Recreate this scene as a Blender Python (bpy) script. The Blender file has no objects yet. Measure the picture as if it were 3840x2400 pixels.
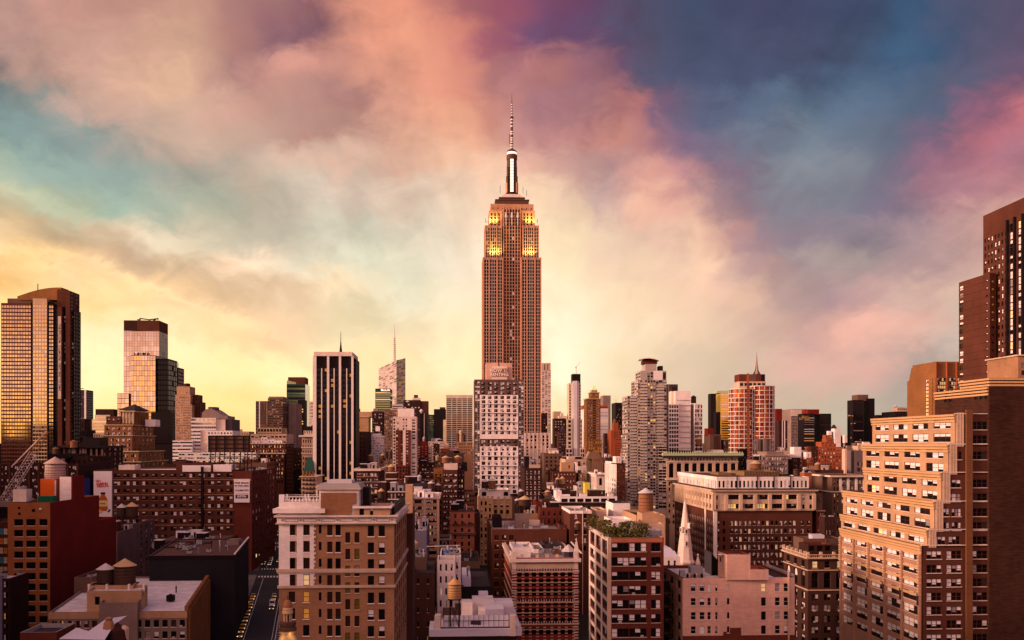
import bpy, math, random
from math import radians as R_, pi, sin, cos, atan2, hypot
random.seed(7)
sc = bpy.context.scene
CAMZ, F, HY = 67.0, 3840.0, 1660.0
# ---------------------------------------------------------------- camera
cd = bpy.data.cameras.new("camera"); cam = bpy.data.objects.new("camera", cd)
sc.collection.objects.link(cam); sc.camera = cam
cd.lens = 36; cd.sensor_width = 36; cd.shift_y = (HY-1200)/3840; cd.clip_start = 1; cd.clip_end = 30000
cam.location = (0, 0, CAMZ); cam.rotation_euler = (R_(90), 0, 0)
# ---------------------------------------------------------------- view
sc.view_settings.view_transform = 'Standard'; sc.view_settings.look = 'None'
sc.view_settings.exposure = 0.0; sc.view_settings.gamma = 1
# ---------------------------------------------------------------- sun
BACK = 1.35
SUN_AZ, SUN_EL = -106, 13            # degrees from the view direction, negative = left
sd = bpy.data.lights.new("sun", 'SUN'); so = bpy.data.objects.new("sun", sd); sc.collection.objects.link(so)
sd.energy = 5.0; sd.angle = R_(10); sd.color = (1.0, 0.62, 0.45)
so.rotation_euler = (R_(90-SUN_EL), 0, R_(180-SUN_AZ)); so.location = (0, 0, 400)
# ---------------------------------------------------------------- sky
def lin(c):
    if c[2] > c[0]+8: m_ = sum(c)/3; c = [m_+(v-m_)*.80 for v in c]      # the blue of this evening sky is greyed by cloud
    elif c[0] > 150 and c[1] < 112 : m_ = sum(c)/3; c = [m_+(v-m_)*.85 for v in c]
    return tuple(((v/255)/12.92 if v/255 <= .04045 else ((v/255+.055)/1.055)**2.4) for v in c)
wd = bpy.data.worlds.new("World"); sc.world = wd; wd.use_nodes = True
nt = wd.node_tree; nt.nodes.clear(); N = nt.nodes.new; LK = nt.links.new
def math_(op, a, b=None, c=None):
    n = N('ShaderNodeMath'); n.operation = op
    for i, v in enumerate((a, b, c)):
        if v is None: continue
        if isinstance(v, (int, float)): n.inputs[i].default_value = v
        else: LK(v, n.inputs[i])
    return n.outputs[0]
tc = N('ShaderNodeTexCoord'); sp = N('ShaderNodeSeparateXYZ'); LK(tc.outputs['Generated'], sp.inputs[0])
X, Y, Z = sp.outputs
az = math_('ARCTAN2', X, Y); hr = math_('SQRT', math_('ADD', math_('MULTIPLY', X, X), math_('MULTIPLY', Y, Y)))
vv = math_('DIVIDE', Z, math_('MAXIMUM', Y, math_('MULTIPLY', hr, .5)))
# cloud-plane coordinates: streaks converge on the horizon as real cloud streets do
zz = math_('ADD', math_('MAXIMUM', Z, 0), .10)
cx = math_('DIVIDE', X, zz); cy = math_('DIVIDE', Y, zz)
cb = N('ShaderNodeCombineXYZ'); LK(cx, cb.inputs[0]); LK(math_('MULTIPLY', cy, .13), cb.inputs[1])
def noise(vec, sc_, det, rough=.55, dist=0):
    n = N('ShaderNodeTexNoise'); n.inputs['Scale'].default_value = sc_; n.inputs['Detail'].default_value = det
    n.inputs['Roughness'].default_value = rough; n.inputs['Distortion'].default_value = dist; LK(vec, n.inputs['Vector']); return n
cb2 = N('ShaderNodeCombineXYZ'); LK(math_('MULTIPLY', az, 9), cb2.inputs[0]); LK(math_('MULTIPLY', vv, 12), cb2.inputs[1])
w1 = noise(cb2.outputs[0], .8, 5, .55, .4); s1 = N('ShaderNodeSeparateXYZ'); LK(w1.outputs['Color'], s1.inputs[0])
w2 = noise(cb.outputs[0], 1.5, 4, .5, .7)
w3 = noise(cb.outputs[0], 4.5, 4, .5, .6)
# warped lookup
s2 = N('ShaderNodeSeparateXYZ'); LK(w2.outputs['Color'], s2.inputs[0]); s3 = N('ShaderNodeSeparateXYZ'); LK(w3.outputs['Color'], s3.inputs[0])
w4 = noise(cb2.outputs[0], 2.9, 7, .62, .5); s4 = N('ShaderNodeSeparateXYZ'); LK(w4.outputs['Color'], s4.inputs[0])
w5 = noise(cb.outputs[0], 11, 4, .55, .5)
def off_(s, a): return math_('MULTIPLY', math_('SUBTRACT', s, .5), a)
high = math_('MINIMUM', math_('MULTIPLY_ADD', math_('MAXIMUM', vv, 0), 3.2, .15), 1)
azw = math_('ADD', math_('ADD', az, math_('ADD', off_(s1.outputs[0], .09), off_(s4.outputs[0], .05))), math_('MULTIPLY', high, math_('ADD', off_(s2.outputs[0], .15), off_(s3.outputs[0], .05))))
vw = math_('ADD', math_('ADD', math_('ADD', vv, .004), math_('ADD', off_(s1.outputs[1], .06), off_(s4.outputs[1], .05))), math_('MULTIPLY', high, math_('ADD', off_(s2.outputs[1], .08), off_(s3.outputs[1], .02))))
azf = math_('MULTIPLY_ADD', azw, 1/(2*pi), .5)
S = 3840/2420.0
def a_of(u): return math.atan((u*S-1920)/F)/(2*pi)+.5
def v_of(y): return (HY-y*S)/F
rows = [
 (-700, [(-1500,(95,100,120)),(500,(120,95,110)),(1800,(70,72,110)),(3500,(90,75,105))]),
 (0,   [(-1500,(150,130,120)),(0,(186,140,128)),(250,(192,136,120)),(500,(196,142,120)),(640,(165,105,100)),(740,(140,88,95)),(830,(220,138,108)),(960,(232,142,108)),(1080,(170,85,92)),(1180,(150,72,98)),(1300,(108,68,105)),(1450,(82,76,112)),(1600,(60,74,112)),(1700,(64,66,106)),(1800,(62,64,104)),(1950,(56,72,112)),(2120,(42,84,126)),(2280,(76,76,112)),(2420,(88,74,110)),(3500,(120,80,100))]),
 (75,  [(-1500,(150,130,120)),(0,(178,134,124)),(200,(196,146,128)),(450,(205,155,128)),(620,(170,115,105)),(740,(128,84,98)),(830,(208,132,108)),(980,(236,148,112)),(1080,(205,115,100)),(1180,(150,76,98)),(1300,(104,70,108)),(1450,(80,80,116)),(1600,(64,76,114)),(1800,(66,70,108)),(1950,(62,82,118)),(2120,(46,88,130)),(2280,(84,80,116)),(2420,(92,74,110)),(3500,(120,80,100))]),
 (150, [(-1500,(130,130,125)),(0,(92,98,104)),(90,(176,136,122)),(220,(200,152,132)),(450,(222,172,138)),(600,(168,118,112)),(740,(196,134,120)),(850,(212,140,116)),(990,(234,148,114)),(1090,(215,130,108)),(1180,(168,98,104)),(1290,(190,106,104)),(1370,(120,82,112)),(1480,(82,82,118)),(1620,(68,78,116)),(1800,(64,74,112)),(1930,(68,96,134)),(2080,(66,96,134)),(2250,(86,88,122)),(2420,(110,82,112)),(3500,(140,85,100))]),
 (225, [(-1500,(120,140,135)),(0,(88,118,122)),(110,(128,138,134)),(260,(196,156,138)),(420,(204,164,140)),(560,(206,158,136)),(700,(190,138,122)),(820,(168,116,110)),(950,(222,150,122)),(1060,(238,160,122)),(1160,(202,128,110)),(1290,(168,104,114)),(1440,(198,108,106)),(1520,(120,92,120)),(1700,(84,90,124)),(1850,(80,106,138)),(2000,(84,110,142)),(2180,(78,96,128)),(2330,(140,86,112)),(2420,(200,92,104)),(3500,(180,95,105))]),
 (300, [(-1500,(130,160,150)),(0,(128,160,152)),(120,(122,150,146)),(270,(134,150,144)),(400,(186,160,142)),(520,(196,164,142)),(660,(190,150,132)),(820,(176,124,112)),(950,(226,164,134)),(1080,(242,170,132)),(1180,(210,146,128)),(1300,(184,122,122)),(1400,(216,138,122)),(1500,(170,112,124)),(1620,(124,98,124)),(1780,(104,112,136)),(1900,(110,126,146)),(2050,(92,108,136)),(2200,(112,90,122)),(2320,(186,90,108)),(2420,(188,96,112)),(3500,(180,95,105))]),
 (375, [(-1500,(160,170,150)),(0,(162,178,156)),(150,(150,176,160)),(330,(140,164,152)),(470,(164,160,144)),(620,(190,166,146)),(760,(206,172,150)),(900,(222,172,146)),(1060,(242,184,148)),(1180,(242,190,156)),(1270,(226,168,144)),(1380,(186,140,140)),(1500,(222,154,136)),(1600,(206,138,132)),(1700,(134,106,126)),(1850,(128,134,148)),(1980,(126,132,146)),(2100,(110,104,130)),(2230,(150,100,122)),(2330,(182,98,114)),(2420,(170,104,120)),(3500,(170,105,115))]),
 (450, [(-1500,(200,180,140)),(0,(192,178,142)),(160,(176,180,148)),(330,(158,178,158)),(480,(170,174,152)),(620,(180,168,146)),(800,(200,180,160)),(950,(228,196,170)),(1080,(242,202,170)),(1180,(246,204,168)),(1290,(248,208,168)),(1400,(206,168,158)),(1520,(240,178,148)),(1620,(228,168,146)),(1720,(150,116,128)),(1850,(126,124,140)),(1980,(122,124,138)),(2100,(118,108,132)),(2230,(164,104,122)),(2420,(190,124,128)),(3500,(180,125,120))]),
 (530, [(-1500,(240,190,110)),(0,(244,212,150)),(130,(196,176,130)),(300,(204,186,146)),(420,(214,204,168)),(540,(196,194,162)),(680,(184,184,158)),(840,(204,196,172)),(1000,(232,210,182)),(1150,(244,214,180)),(1300,(254,222,176)),(1420,(236,200,168)),(1540,(226,180,156)),(1640,(244,192,158)),(1740,(190,136,132)),(1860,(142,122,134)),(2000,(140,124,136)),(2120,(166,136,142)),(2260,(196,146,138)),(2420,(214,160,142)),(3500,(180,140,130))]),
 (610, [(-1500,(250,190,90)),(0,(248,196,104)),(110,(244,206,128)),(240,(228,196,140)),(360,(202,176,134)),(480,(206,184,140)),(580,(246,216,172)),(720,(206,204,172)),(860,(222,216,186)),(1000,(238,222,192)),(1150,(244,220,190)),(1300,(255,230,182)),(1420,(244,206,170)),(1560,(240,196,164)),(1700,(248,200,162)),(1790,(186,142,136)),(1880,(164,140,140)),(1980,(172,152,146)),(2100,(176,142,142)),(2250,(206,160,148)),(2420,(214,170,150)),(3500,(180,140,130))]),
 (690, [(-1500,(255,190,80)),(0,(252,212,116)),(170,(255,222,140)),(300,(252,222,148)),(430,(244,206,142)),(560,(214,186,136)),(680,(226,198,152)),(780,(244,214,168)),(900,(232,222,188)),(1030,(244,226,190)),(1150,(246,222,184)),(1320,(255,234,192)),(1460,(250,214,172)),(1600,(244,200,164)),(1720,(240,190,158)),(1820,(190,154,144)),(1950,(176,140,142)),(2080,(196,152,146)),(2250,(222,184,160)),(2420,(222,184,160)),(3500,(180,140,130))]),
 (780, [(-1500,(255,190,70)),(0,(255,216,120)),(190,(255,240,178)),(300,(255,234,170)),(430,(255,236,170)),(560,(252,216,146)),(700,(232,196,144)),(830,(226,204,156)),(950,(236,212,168)),(1080,(252,226,178)),(1180,(250,220,170)),(1330,(255,238,200)),(1480,(252,220,178)),(1620,(244,204,168)),(1760,(214,172,152)),(1900,(206,158,146)),(2030,(238,172,150)),(2130,(234,176,156)),(2250,(206,182,164)),(2420,(206,182,164)),(3500,(180,140,130))]),
 (860, [(-1500,(255,180,60)),(0,(255,205,100)),(210,(255,240,172)),(330,(255,232,160)),(460,(255,234,160)),(600,(255,226,150)),(720,(255,236,164)),(840,(252,214,150)),(960,(250,214,158)),(1060,(254,230,176)),(1180,(252,218,160)),(1320,(255,244,204)),(1450,(248,218,172)),(1600,(226,196,162)),(1750,(216,184,156)),(1880,(226,172,154)),(2010,(222,168,152)),(2150,(178,156,146)),(2420,(190,165,150)),(3500,(170,130,125))]),
 (960, [(-1500,(255,170,50)),(0,(255,190,80)),(200,(255,232,150)),(330,(255,224,130)),(560,(255,218,126)),(740,(250,214,130)),(860,(246,208,138)),(1000,(244,204,140)),(1180,(246,208,150)),(1320,(250,228,172)),(1450,(240,206,160)),(1600,(224,188,154)),(1750,(206,176,150)),(1880,(206,178,152)),(1980,(196,178,154)),(2150,(176,162,146)),(2420,(180,160,145)),(3500,(160,125,120))]),
 (1060,[(-1500,(255,160,50)),(0,(255,190,80)),(400,(255,205,110)),(1000,(240,196,130)),(1400,(230,200,150)),(2000,(190,170,148)),(3500,(150,120,115))]),
]
BEHIND = {  # unseen sky behind the camera, coloured to warm the facades: gold at far left, rose elsewhere (azimuth fraction -> colour) low and high
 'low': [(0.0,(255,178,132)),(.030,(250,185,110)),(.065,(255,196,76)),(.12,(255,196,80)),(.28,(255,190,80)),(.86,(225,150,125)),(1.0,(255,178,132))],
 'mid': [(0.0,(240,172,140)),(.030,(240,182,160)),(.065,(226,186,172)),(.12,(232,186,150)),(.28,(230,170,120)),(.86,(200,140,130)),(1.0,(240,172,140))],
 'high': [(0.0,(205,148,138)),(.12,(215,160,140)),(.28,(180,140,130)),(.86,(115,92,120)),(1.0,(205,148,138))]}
prev = None; pv = None
for y, stops in reversed(rows):
    r = N('ShaderNodeValToRGB'); cr = r.color_ramp; cr.interpolation = 'CARDINAL' if False else 'EASE'
    allst = [(a_of(u) if -1400 < u < 3400 else (.34 if u < 0 else .66), lin((min(255, c[0]+4), c[1]-7, c[2]-3) if u < 760 and y > 520 else c)) for u, c in stops]
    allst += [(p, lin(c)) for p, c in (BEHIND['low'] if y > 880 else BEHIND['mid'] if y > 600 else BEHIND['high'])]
    allst.sort(key=lambda t: t[0])
    while len(cr.elements) < len(allst): cr.elements.new(.5)
    for e, (p, c) in zip(cr.elements, allst): e.position = p
    for e, (p, c) in zip(cr.elements, allst): e.position = p; e.color = (*c, 1)
    LK(azf, r.inputs[0]); v = v_of(y)
    if prev is None: prev = r.outputs[0]
    else:
        mr = N('ShaderNodeMapRange'); mr.interpolation_type = 'SMOOTHSTEP'; LK(vw, mr.inputs[0])
        mr.inputs[1].default_value = pv; mr.inputs[2].default_value = v
        mx = N('ShaderNodeMix'); mx.data_type = 'RGBA'; LK(mr.outputs[0], mx.inputs[0]); LK(prev, mx.inputs[6]); LK(r.outputs[0], mx.inputs[7])
        prev = mx.outputs[2]
    pv = v
# wisps: brightness and saturation of the cloud streets
amp = math_('ADD', math_('ADD', math_('ADD', off_(w2.outputs[0], .52), off_(w5.outputs[0], .20)), off_(w3.outputs[0], .44)), math_('ADD', off_(w4.outputs[0], .36), off_(w1.outputs[0], .30)))
south = math_('MULTIPLY', math_('MINIMUM', math_('MAXIMUM', math_('MULTIPLY', Y, -2.0), 0), 1), BACK)   # unseen sky behind the camera, brightened to light the facing walls
glow_q = math_('DIVIDE', math_('SUBTRACT', vv, .07), .10)
glow_m = N('ShaderNodeMapRange'); glow_m.interpolation_type = 'SMOOTHSTEP'; LK(az, glow_m.inputs[0]); glow_m.inputs[1].default_value = .25; glow_m.inputs[2].default_value = -.25
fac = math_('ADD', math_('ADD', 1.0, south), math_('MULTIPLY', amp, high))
fac = math_('ADD', fac, math_('MULTIPLY', math_('MULTIPLY', math_('EXPONENT', math_('MULTIPLY', math_('MULTIPLY', glow_q, glow_q), -1)), glow_m.outputs[0]), .17))
# long low cloud bank at the left: a shaded bar, a bright lip above it and a thin bright streak below
def bar_(a, b, wid, amt, lo, hi):
    L_ = math_('SUBTRACT', math_('ADD', vw, 0), math_('MULTIPLY_ADD', azw, b, a+b*.4636)); q_ = math_('DIVIDE', L_, wid); g_ = math_('EXPONENT', math_('MULTIPLY', math_('MULTIPLY', q_, q_), -1))
    k_ = N('ShaderNodeMapRange'); k_.interpolation_type = 'SMOOTHSTEP'; LK(az, k_.inputs[0]); k_.inputs[1].default_value = hi; k_.inputs[2].default_value = lo
    k2 = N('ShaderNodeMapRange'); k2.interpolation_type = 'SMOOTHSTEP'; LK(az, k2.inputs[0]); k2.inputs[1].default_value = -1.2; k2.inputs[2].default_value = -.7
    return math_('MULTIPLY', math_('MULTIPLY', math_('MULTIPLY', g_, k_.outputs[0]), k2.outputs[0]), amt)
fac = math_('ADD', fac, math_('ADD', math_('ADD', bar_(.228,-.332,.014,-.13,-.18,-.05), bar_(.262,-.345,.010,.16,-.25,-.08)), math_('ADD', bar_(.200,-.350,.006,.16,-.28,-.16), bar_(.170,-.30,.010,-.09,-.25,-.1))))
mu = N('ShaderNodeVectorMath'); mu.operation = 'SCALE'; LK(prev, mu.inputs[0]); LK(fac, mu.inputs[3])
hs = N('ShaderNodeHueSaturation'); hs.inputs['Saturation'].default_value = .92; hs.inputs['Value'].default_value = 1.04; LK(mu.outputs[0], hs.inputs['Color'])
nis = N('ShaderNodeTexSky'); nis.sky_type = 'NISHITA'; nis.sun_disc = False; nis.sun_elevation = R_(SUN_EL); nis.sun_rotation = R_(SUN_AZ)
ns = N('ShaderNodeVectorMath'); ns.operation = 'SCALE'; LK(nis.outputs[0], ns.inputs[0]); ns.inputs[3].default_value = .002
ad = N('ShaderNodeVectorMath'); ad.operation = 'ADD'; LK(hs.outputs[0], ad.inputs[0]); LK(ns.outputs[0], ad.inputs[1])
bg = N('ShaderNodeBackground'); bg.inputs[1].default_value = 1.0; LK(ad.outputs[0], bg.inputs[0])
ow = N('ShaderNodeOutputWorld'); LK(bg.outputs[0], ow.inputs[0])
wd.cycles.sampling_method = 'MANUAL'; wd.cycles.sample_map_resolution = 512
sc.cycles.use_denoising = True; sc.cycles.max_bounces = 5; sc.cycles.diffuse_bounces = 1; sc.cycles.glossy_bounces = 3
# ================================================================ materials
MATS = {}
def mat(name, rgb=(.4,.4,.4), rough=.85, var=.28, metal=0.0, emit=0, streak=1.0, ns=.25, spec=.08, course=0.0):
    if name in MATS: return MATS[name]
    m = bpy.data.materials.new(name); m.use_nodes = True; t = m.node_tree; b = t.nodes['Principled BSDF']
    b.inputs['Roughness'].default_value = rough; b.inputs['Metallic'].default_value = metal
    b.inputs['Specular IOR Level'].default_value = spec
    if emit:
        b.inputs['Emission Color'].default_value = (*rgb, 1); b.inputs['Emission Strength'].default_value = emit
    if var:
        tc = t.nodes.new('ShaderNodeTexCoord'); out = None
        for k, (scx, scz, a, det) in enumerate(((ns*.35, ns*.35, .9, 6), (1.1, .16, .22*streak, 3), (.8, .8, .30, 5), (.45, 2.8, course, 3), (5, 5, .35, 2))):
            if not a: continue
            mp = t.nodes.new('ShaderNodeMapping'); mp.inputs['Scale'].default_value = (scx, scx, scz)
            n = t.nodes.new('ShaderNodeTexNoise'); n.inputs['Scale'].default_value = 1; n.inputs['Detail'].default_value = det
            t.links.new(tc.outputs['Object'], mp.inputs[0]); t.links.new(mp.outputs[0], n.inputs['Vector'])
            q = t.nodes.new('ShaderNodeMath'); q.operation = 'MULTIPLY_ADD'; t.links.new(n.outputs[0], q.inputs[0])
            q.inputs[1].default_value = a*var*2.4
            if out is None: q.inputs[2].default_value = 1-a*var*1.2
            else:
                t.links.new(out, q.inputs[2])
                q2 = t.nodes.new('ShaderNodeMath'); q2.operation = 'SUBTRACT'; t.links.new(q.outputs[0], q2.inputs[0]); q2.inputs[1].default_value = a*var*1.2; q = q2
            out = q.outputs[0]
        v = t.nodes.new('ShaderNodeVectorMath'); v.operation = 'SCALE'; v.inputs[0].default_value = rgb; t.links.new(out, v.inputs[3])
        t.links.new(v.outputs[0], b.inputs['Base Color'])
    else: b.inputs['Base Color'].default_value = (*rgb, 1)
    MATS[name] = m; return m
def M(n): return MATS[n]
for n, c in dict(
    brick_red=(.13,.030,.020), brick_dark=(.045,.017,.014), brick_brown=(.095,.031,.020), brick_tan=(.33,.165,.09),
    brick_orange=(.34,.085,.035), brick_crimson=(.17,.016,.012), brick_ochre=(.23,.095,.035), limestone=(.56,.38,.27), limestone_pale=(.72,.55,.47),
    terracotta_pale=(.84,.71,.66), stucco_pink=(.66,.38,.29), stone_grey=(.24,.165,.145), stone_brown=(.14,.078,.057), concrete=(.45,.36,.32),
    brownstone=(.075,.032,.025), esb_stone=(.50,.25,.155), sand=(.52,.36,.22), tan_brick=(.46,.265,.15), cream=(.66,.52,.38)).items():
    mat(n, c, .88, .38, course=.42)
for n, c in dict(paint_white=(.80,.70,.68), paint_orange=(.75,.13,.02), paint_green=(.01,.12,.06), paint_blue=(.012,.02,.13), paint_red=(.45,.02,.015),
    metal_dark=(.013,.007,.009), metal_brown=(.10,.05,.035), metal_grey=(.30,.27,.28), copper_green=(.42,.50,.27), copper_dark=(.02,.06,.045), paint_yellow=(.75,.60,.10),
    slate=(.055,.035,.05), mullion_pale=(.72,.62,.58), frame_dark=(.016,.009,.009), frame_brown=(.09,.03,.02), frame_pale=(.6,.5,.46)).items():
    mat(n, c, .6, .15)
mat('tar', (.05,.038,.042), .95, .7, ns=1.2, streak=0); mat('roof_pale', (.68,.60,.63), .85, .45, ns=.9, streak=0); mat('roof_gravel', (.30,.23,.23), .95, .5, ns=1.2, streak=0)
mat('roof_brown', (.12,.06,.05), .95, .5, ns=1.2, streak=0)
mat('wood_dark', (.085,.045,.032), .9, .5, streak=2); mat('wood_tan', (.46,.27,.14), .85, .25, streak=2); mat('wood_rust', (.28,.12,.06), .9, .4, streak=2); mat('wood_pink',(.52,.34,.28),.9,.2)
mat('cone_pale', (.58,.50,.50), .8, .2); mat('cone_tan', (.55,.36,.20), .8, .2)
mat('asphalt', (.035,.032,.036), .9, .3, streak=0); mat('pavement', (.16,.14,.14), .9, .3, streak=0); mat('marking', (.62,.58,.58), .8, .2, streak=0)
mat('ground', (.04,.032,.032), .95, .5, streak=0)
mat('glass', (.008,.006,.007), .10, 0, spec=.14); mat('glass_warm', (.035,.016,.010), .12, 0, spec=.3)
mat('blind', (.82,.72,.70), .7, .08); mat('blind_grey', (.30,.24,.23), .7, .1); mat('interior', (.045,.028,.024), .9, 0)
mat('lit', (1.0,.62,.14), .6, 0, emit=.75); mat('lit_pale', (.9,.62,.30), .6, 0, emit=.4); mat('lit_dim', (.6,.28,.05), .6, 0, emit=.28)
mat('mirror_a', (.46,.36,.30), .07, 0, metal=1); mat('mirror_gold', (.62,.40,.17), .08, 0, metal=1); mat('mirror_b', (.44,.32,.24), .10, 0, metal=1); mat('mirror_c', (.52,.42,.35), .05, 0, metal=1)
mat('green_glass', (.20,.24,.14), .12, 0, metal=.8); mat('green_glass_b', (.13,.16,.10), .15, 0, metal=.8)
mat('red_glass', (.36,.07,.02), .25, .3, metal=.4); mat('red_glass_b', (.17,.03,.015), .25, 0, metal=.4)
mat('foliage', (.055,.060,.014), .8, .5, streak=0, ns=4); mat('foliage_olive', (.15,.115,.03), .8, .5, streak=0, ns=4); mat('bark', (.08,.05,.03), .9, .3)
mat('gold', (.85,.42,.10), .35, .2, metal=.3)
# ================================================================ mesh helpers
C = sc.collection
def zf(py, D): return CAMZ-(py-HY)*D/F
def xf(px, D): return (px-1920)*D/F
class MB:
    def __init__(s): s.v = []; s.f = []; s.mi = []; s.ms = []
    def m(s, name):
        if name not in s.ms: s.ms.append(name)
        return s.ms.index(name)
    def poly(s, pts, mt=None):
        n = len(s.v); s.v += [tuple(p) for p in pts]; s.f.append(tuple(range(n, n+len(pts)))); s.mi.append(s.m(mt) if mt else 0)
    def prism(s, pl, z0, z1, mt=None, bottom=False):
        k = len(pl)
        for i in range(k):
            a, b = pl[i], pl[(i+1) % k]
            s.poly([(a[0],a[1],z0),(b[0],b[1],z0),(b[0],b[1],z1),(a[0],a[1],z1)], mt)
        s.poly([(p[0],p[1],z1) for p in pl], mt)
        if bottom: s.poly([(p[0],p[1],z0) for p in reversed(pl)], mt)
    def box(s, x0, y0, z0, x1, y1, z1, mt=None): s.prism([(x0,y0),(x1,y0),(x1,y1),(x0,y1)], z0, z1, mt, True)
    def lathe(s, cx, cy, prof, n=16, mt=None, a0=0):
        for (r0, z0), (r1, z1) in zip(prof, prof[1:]):
            for i in range(n):
                a, b = a0+2*pi*i/n, a0+2*pi*(i+1)/n
                p = [(cx+r0*cos(a),cy+r0*sin(a),z0),(cx+r0*cos(b),cy+r0*sin(b),z0),(cx+r1*cos(b),cy+r1*sin(b),z1),(cx+r1*cos(a),cy+r1*sin(a),z1)]
                if r0 < 1e-4: p = [p[0]]+p[2:]
                elif r1 < 1e-4: p = p[:3]
                s.poly(p, mt)
        if prof[-1][0] > 1e-3: s.poly([(cx+prof[-1][0]*cos(a0+2*pi*i/n), cy+prof[-1][0]*sin(a0+2*pi*i/n), prof[-1][1]) for i in range(n)], mt)
    def bar(s, p, q, r, mt=None, n=4):
        d = [q[i]-p[i] for i in range(3)]; L = math.sqrt(sum(c*c for c in d)) or 1; d = [c/L for c in d]
        u = (0,0,1) if abs(d[2]) < .9 else (1,0,0)
        a = [d[1]*u[2]-d[2]*u[1], d[2]*u[0]-d[0]*u[2], d[0]*u[1]-d[1]*u[0]]; l = math.sqrt(sum(c*c for c in a)); a = [c/l for c in a]
        b = [d[1]*a[2]-d[2]*a[1], d[2]*a[0]-d[0]*a[2], d[0]*a[1]-d[1]*a[0]]
        ring = lambda o: [tuple(o[i]+r*(a[i]*cos(t)+b[i]*sin(t)) for i in range(3)) for t in [2*pi*(k+.5)/n for k in range(n)]]
        P, Q = ring(p), ring(q)
        for k in range(n): s.poly([P[k], P[(k+1)%n], Q[(k+1)%n], Q[k]], mt)
        s.poly(P[::-1], mt); s.poly(Q, mt)
    def mesh(s, name, off=(0,0,0), default=None):
        me = bpy.data.meshes.new(name); me.from_pydata([(v[0]-off[0],v[1]-off[1],v[2]-off[2]) for v in s.v], [], s.f)
        for x in (s.ms or [default or 'concrete']): me.materials.append(MATS[x])
        if len(s.ms) > 1: me.polygons.foreach_set('material_index', s.mi)
        me.update(); return me
def link(name, data, parent=None, loc=(0,0,0), rz=0, **kw):
    o = bpy.data.objects.new(name, data); C.objects.link(o); o.parent = parent; o.location = loc
    if rz: o.rotation_euler = (0,0,rz)
    for k, v in kw.items(): o[k] = v
    return o
def thing(name, label, cat, loc, group=None, data=None):
    o = link(name, data, None, loc); o['label'] = label; o['category'] = cat
    if group: o['group'] = group
    return o
def structure(name, mb): o = link(name, mb.mesh(name)); o['kind'] = 'structure'; return o
KA = -0.057
def quad(x0, x1, D, L, k=KA, kf=.057):
    X0 = xf(x0, D); c, s_ = 1/hypot(1, kf), kf/hypot(1, kf); t = (x1-1920)/F
    w = (t*D-X0)/(c-t*s_); A = (X0, D); B = (X0+w*c, D+w*s_); h = hypot(k, 1); d = (k/h*L, L/h)
    return [A, B, (B[0]+d[0], B[1]+d[1]), (A[0]+d[0], A[1]+d[1])]
def offset(poly, d):
    n = len(poly); out = []
    for i in range(n):
        p0, p, p1 = poly[i-1], poly[i], poly[(i+1) % n]
        def nrm(a, b): l = hypot(b[0]-a[0], b[1]-a[1]) or 1; return ((b[1]-a[1])/l, -(b[0]-a[0])/l)
        n0, n1 = nrm(p0, p), nrm(p, p1); q = 1+n0[0]*n1[0]+n0[1]*n1[1]; q = max(q, .3)
        out.append((p[0]+d*(n0[0]+n1[0])/q, p[1]+d*(n0[1]+n1[1])/q))
    return out
# ---------------------------------------------------------------- windows
PICK = {
 'm': (('glass',.52),('blind',.26),('blind_grey',.10),('interior',.06),('lit_pale',.012),('lit',.004),('lit_dim',.008)),
 'd': (('glass',.80),('blind_grey',.07),('interior',.10),('blind',.02),('lit_dim',.01)),
 'b': (('blind',.62),('glass',.28),('blind_grey',.08),('lit_pale',.02)),
 'l': (('glass',.50),('blind',.26),('lit_pale',.08),('lit',.03),('lit_dim',.05),('blind_grey',.06)),
 'G': (('mirror_a',.40),('mirror_b',.30),('mirror_c',.30)),
 'c': (('glass_warm',.35),('glass',.33),('lit_dim',.17),('lit_pale',.15)),
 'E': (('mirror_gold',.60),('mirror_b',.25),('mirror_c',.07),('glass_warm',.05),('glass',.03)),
 'N': (('green_glass',.6),('green_glass_b',.25),('lit_pale',.06),('glass',.09)),
 'R': (('red_glass',.5),('red_glass_b',.38),('lit_dim',.07),('glass',.05)),
 'k': (('glass',1),), 'K': (('interior',1),), 'w': (('blind',.9),('glass',.1)), 'y': (('lit_pale',.4),('blind',.3),('glass',.3)), 'o': (('lit_dim',.7),('glass_warm',.3)),
 'v': (('glass',.94),('lit',.02),('lit_dim',.04)), 'Z': (('blind',.80),('glass',.13),('blind_grey',.05),('lit_pale',.02)), 'B': (('glass_warm',.7),('glass',.25),('lit_dim',.05))}
def pick(v, rnd):
    t = rnd.random()
    for m_, p in PICK[v]:
        t -= p
        if t <= 0: return m_
    return PICK[v][0][0]
WC = {}
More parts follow.
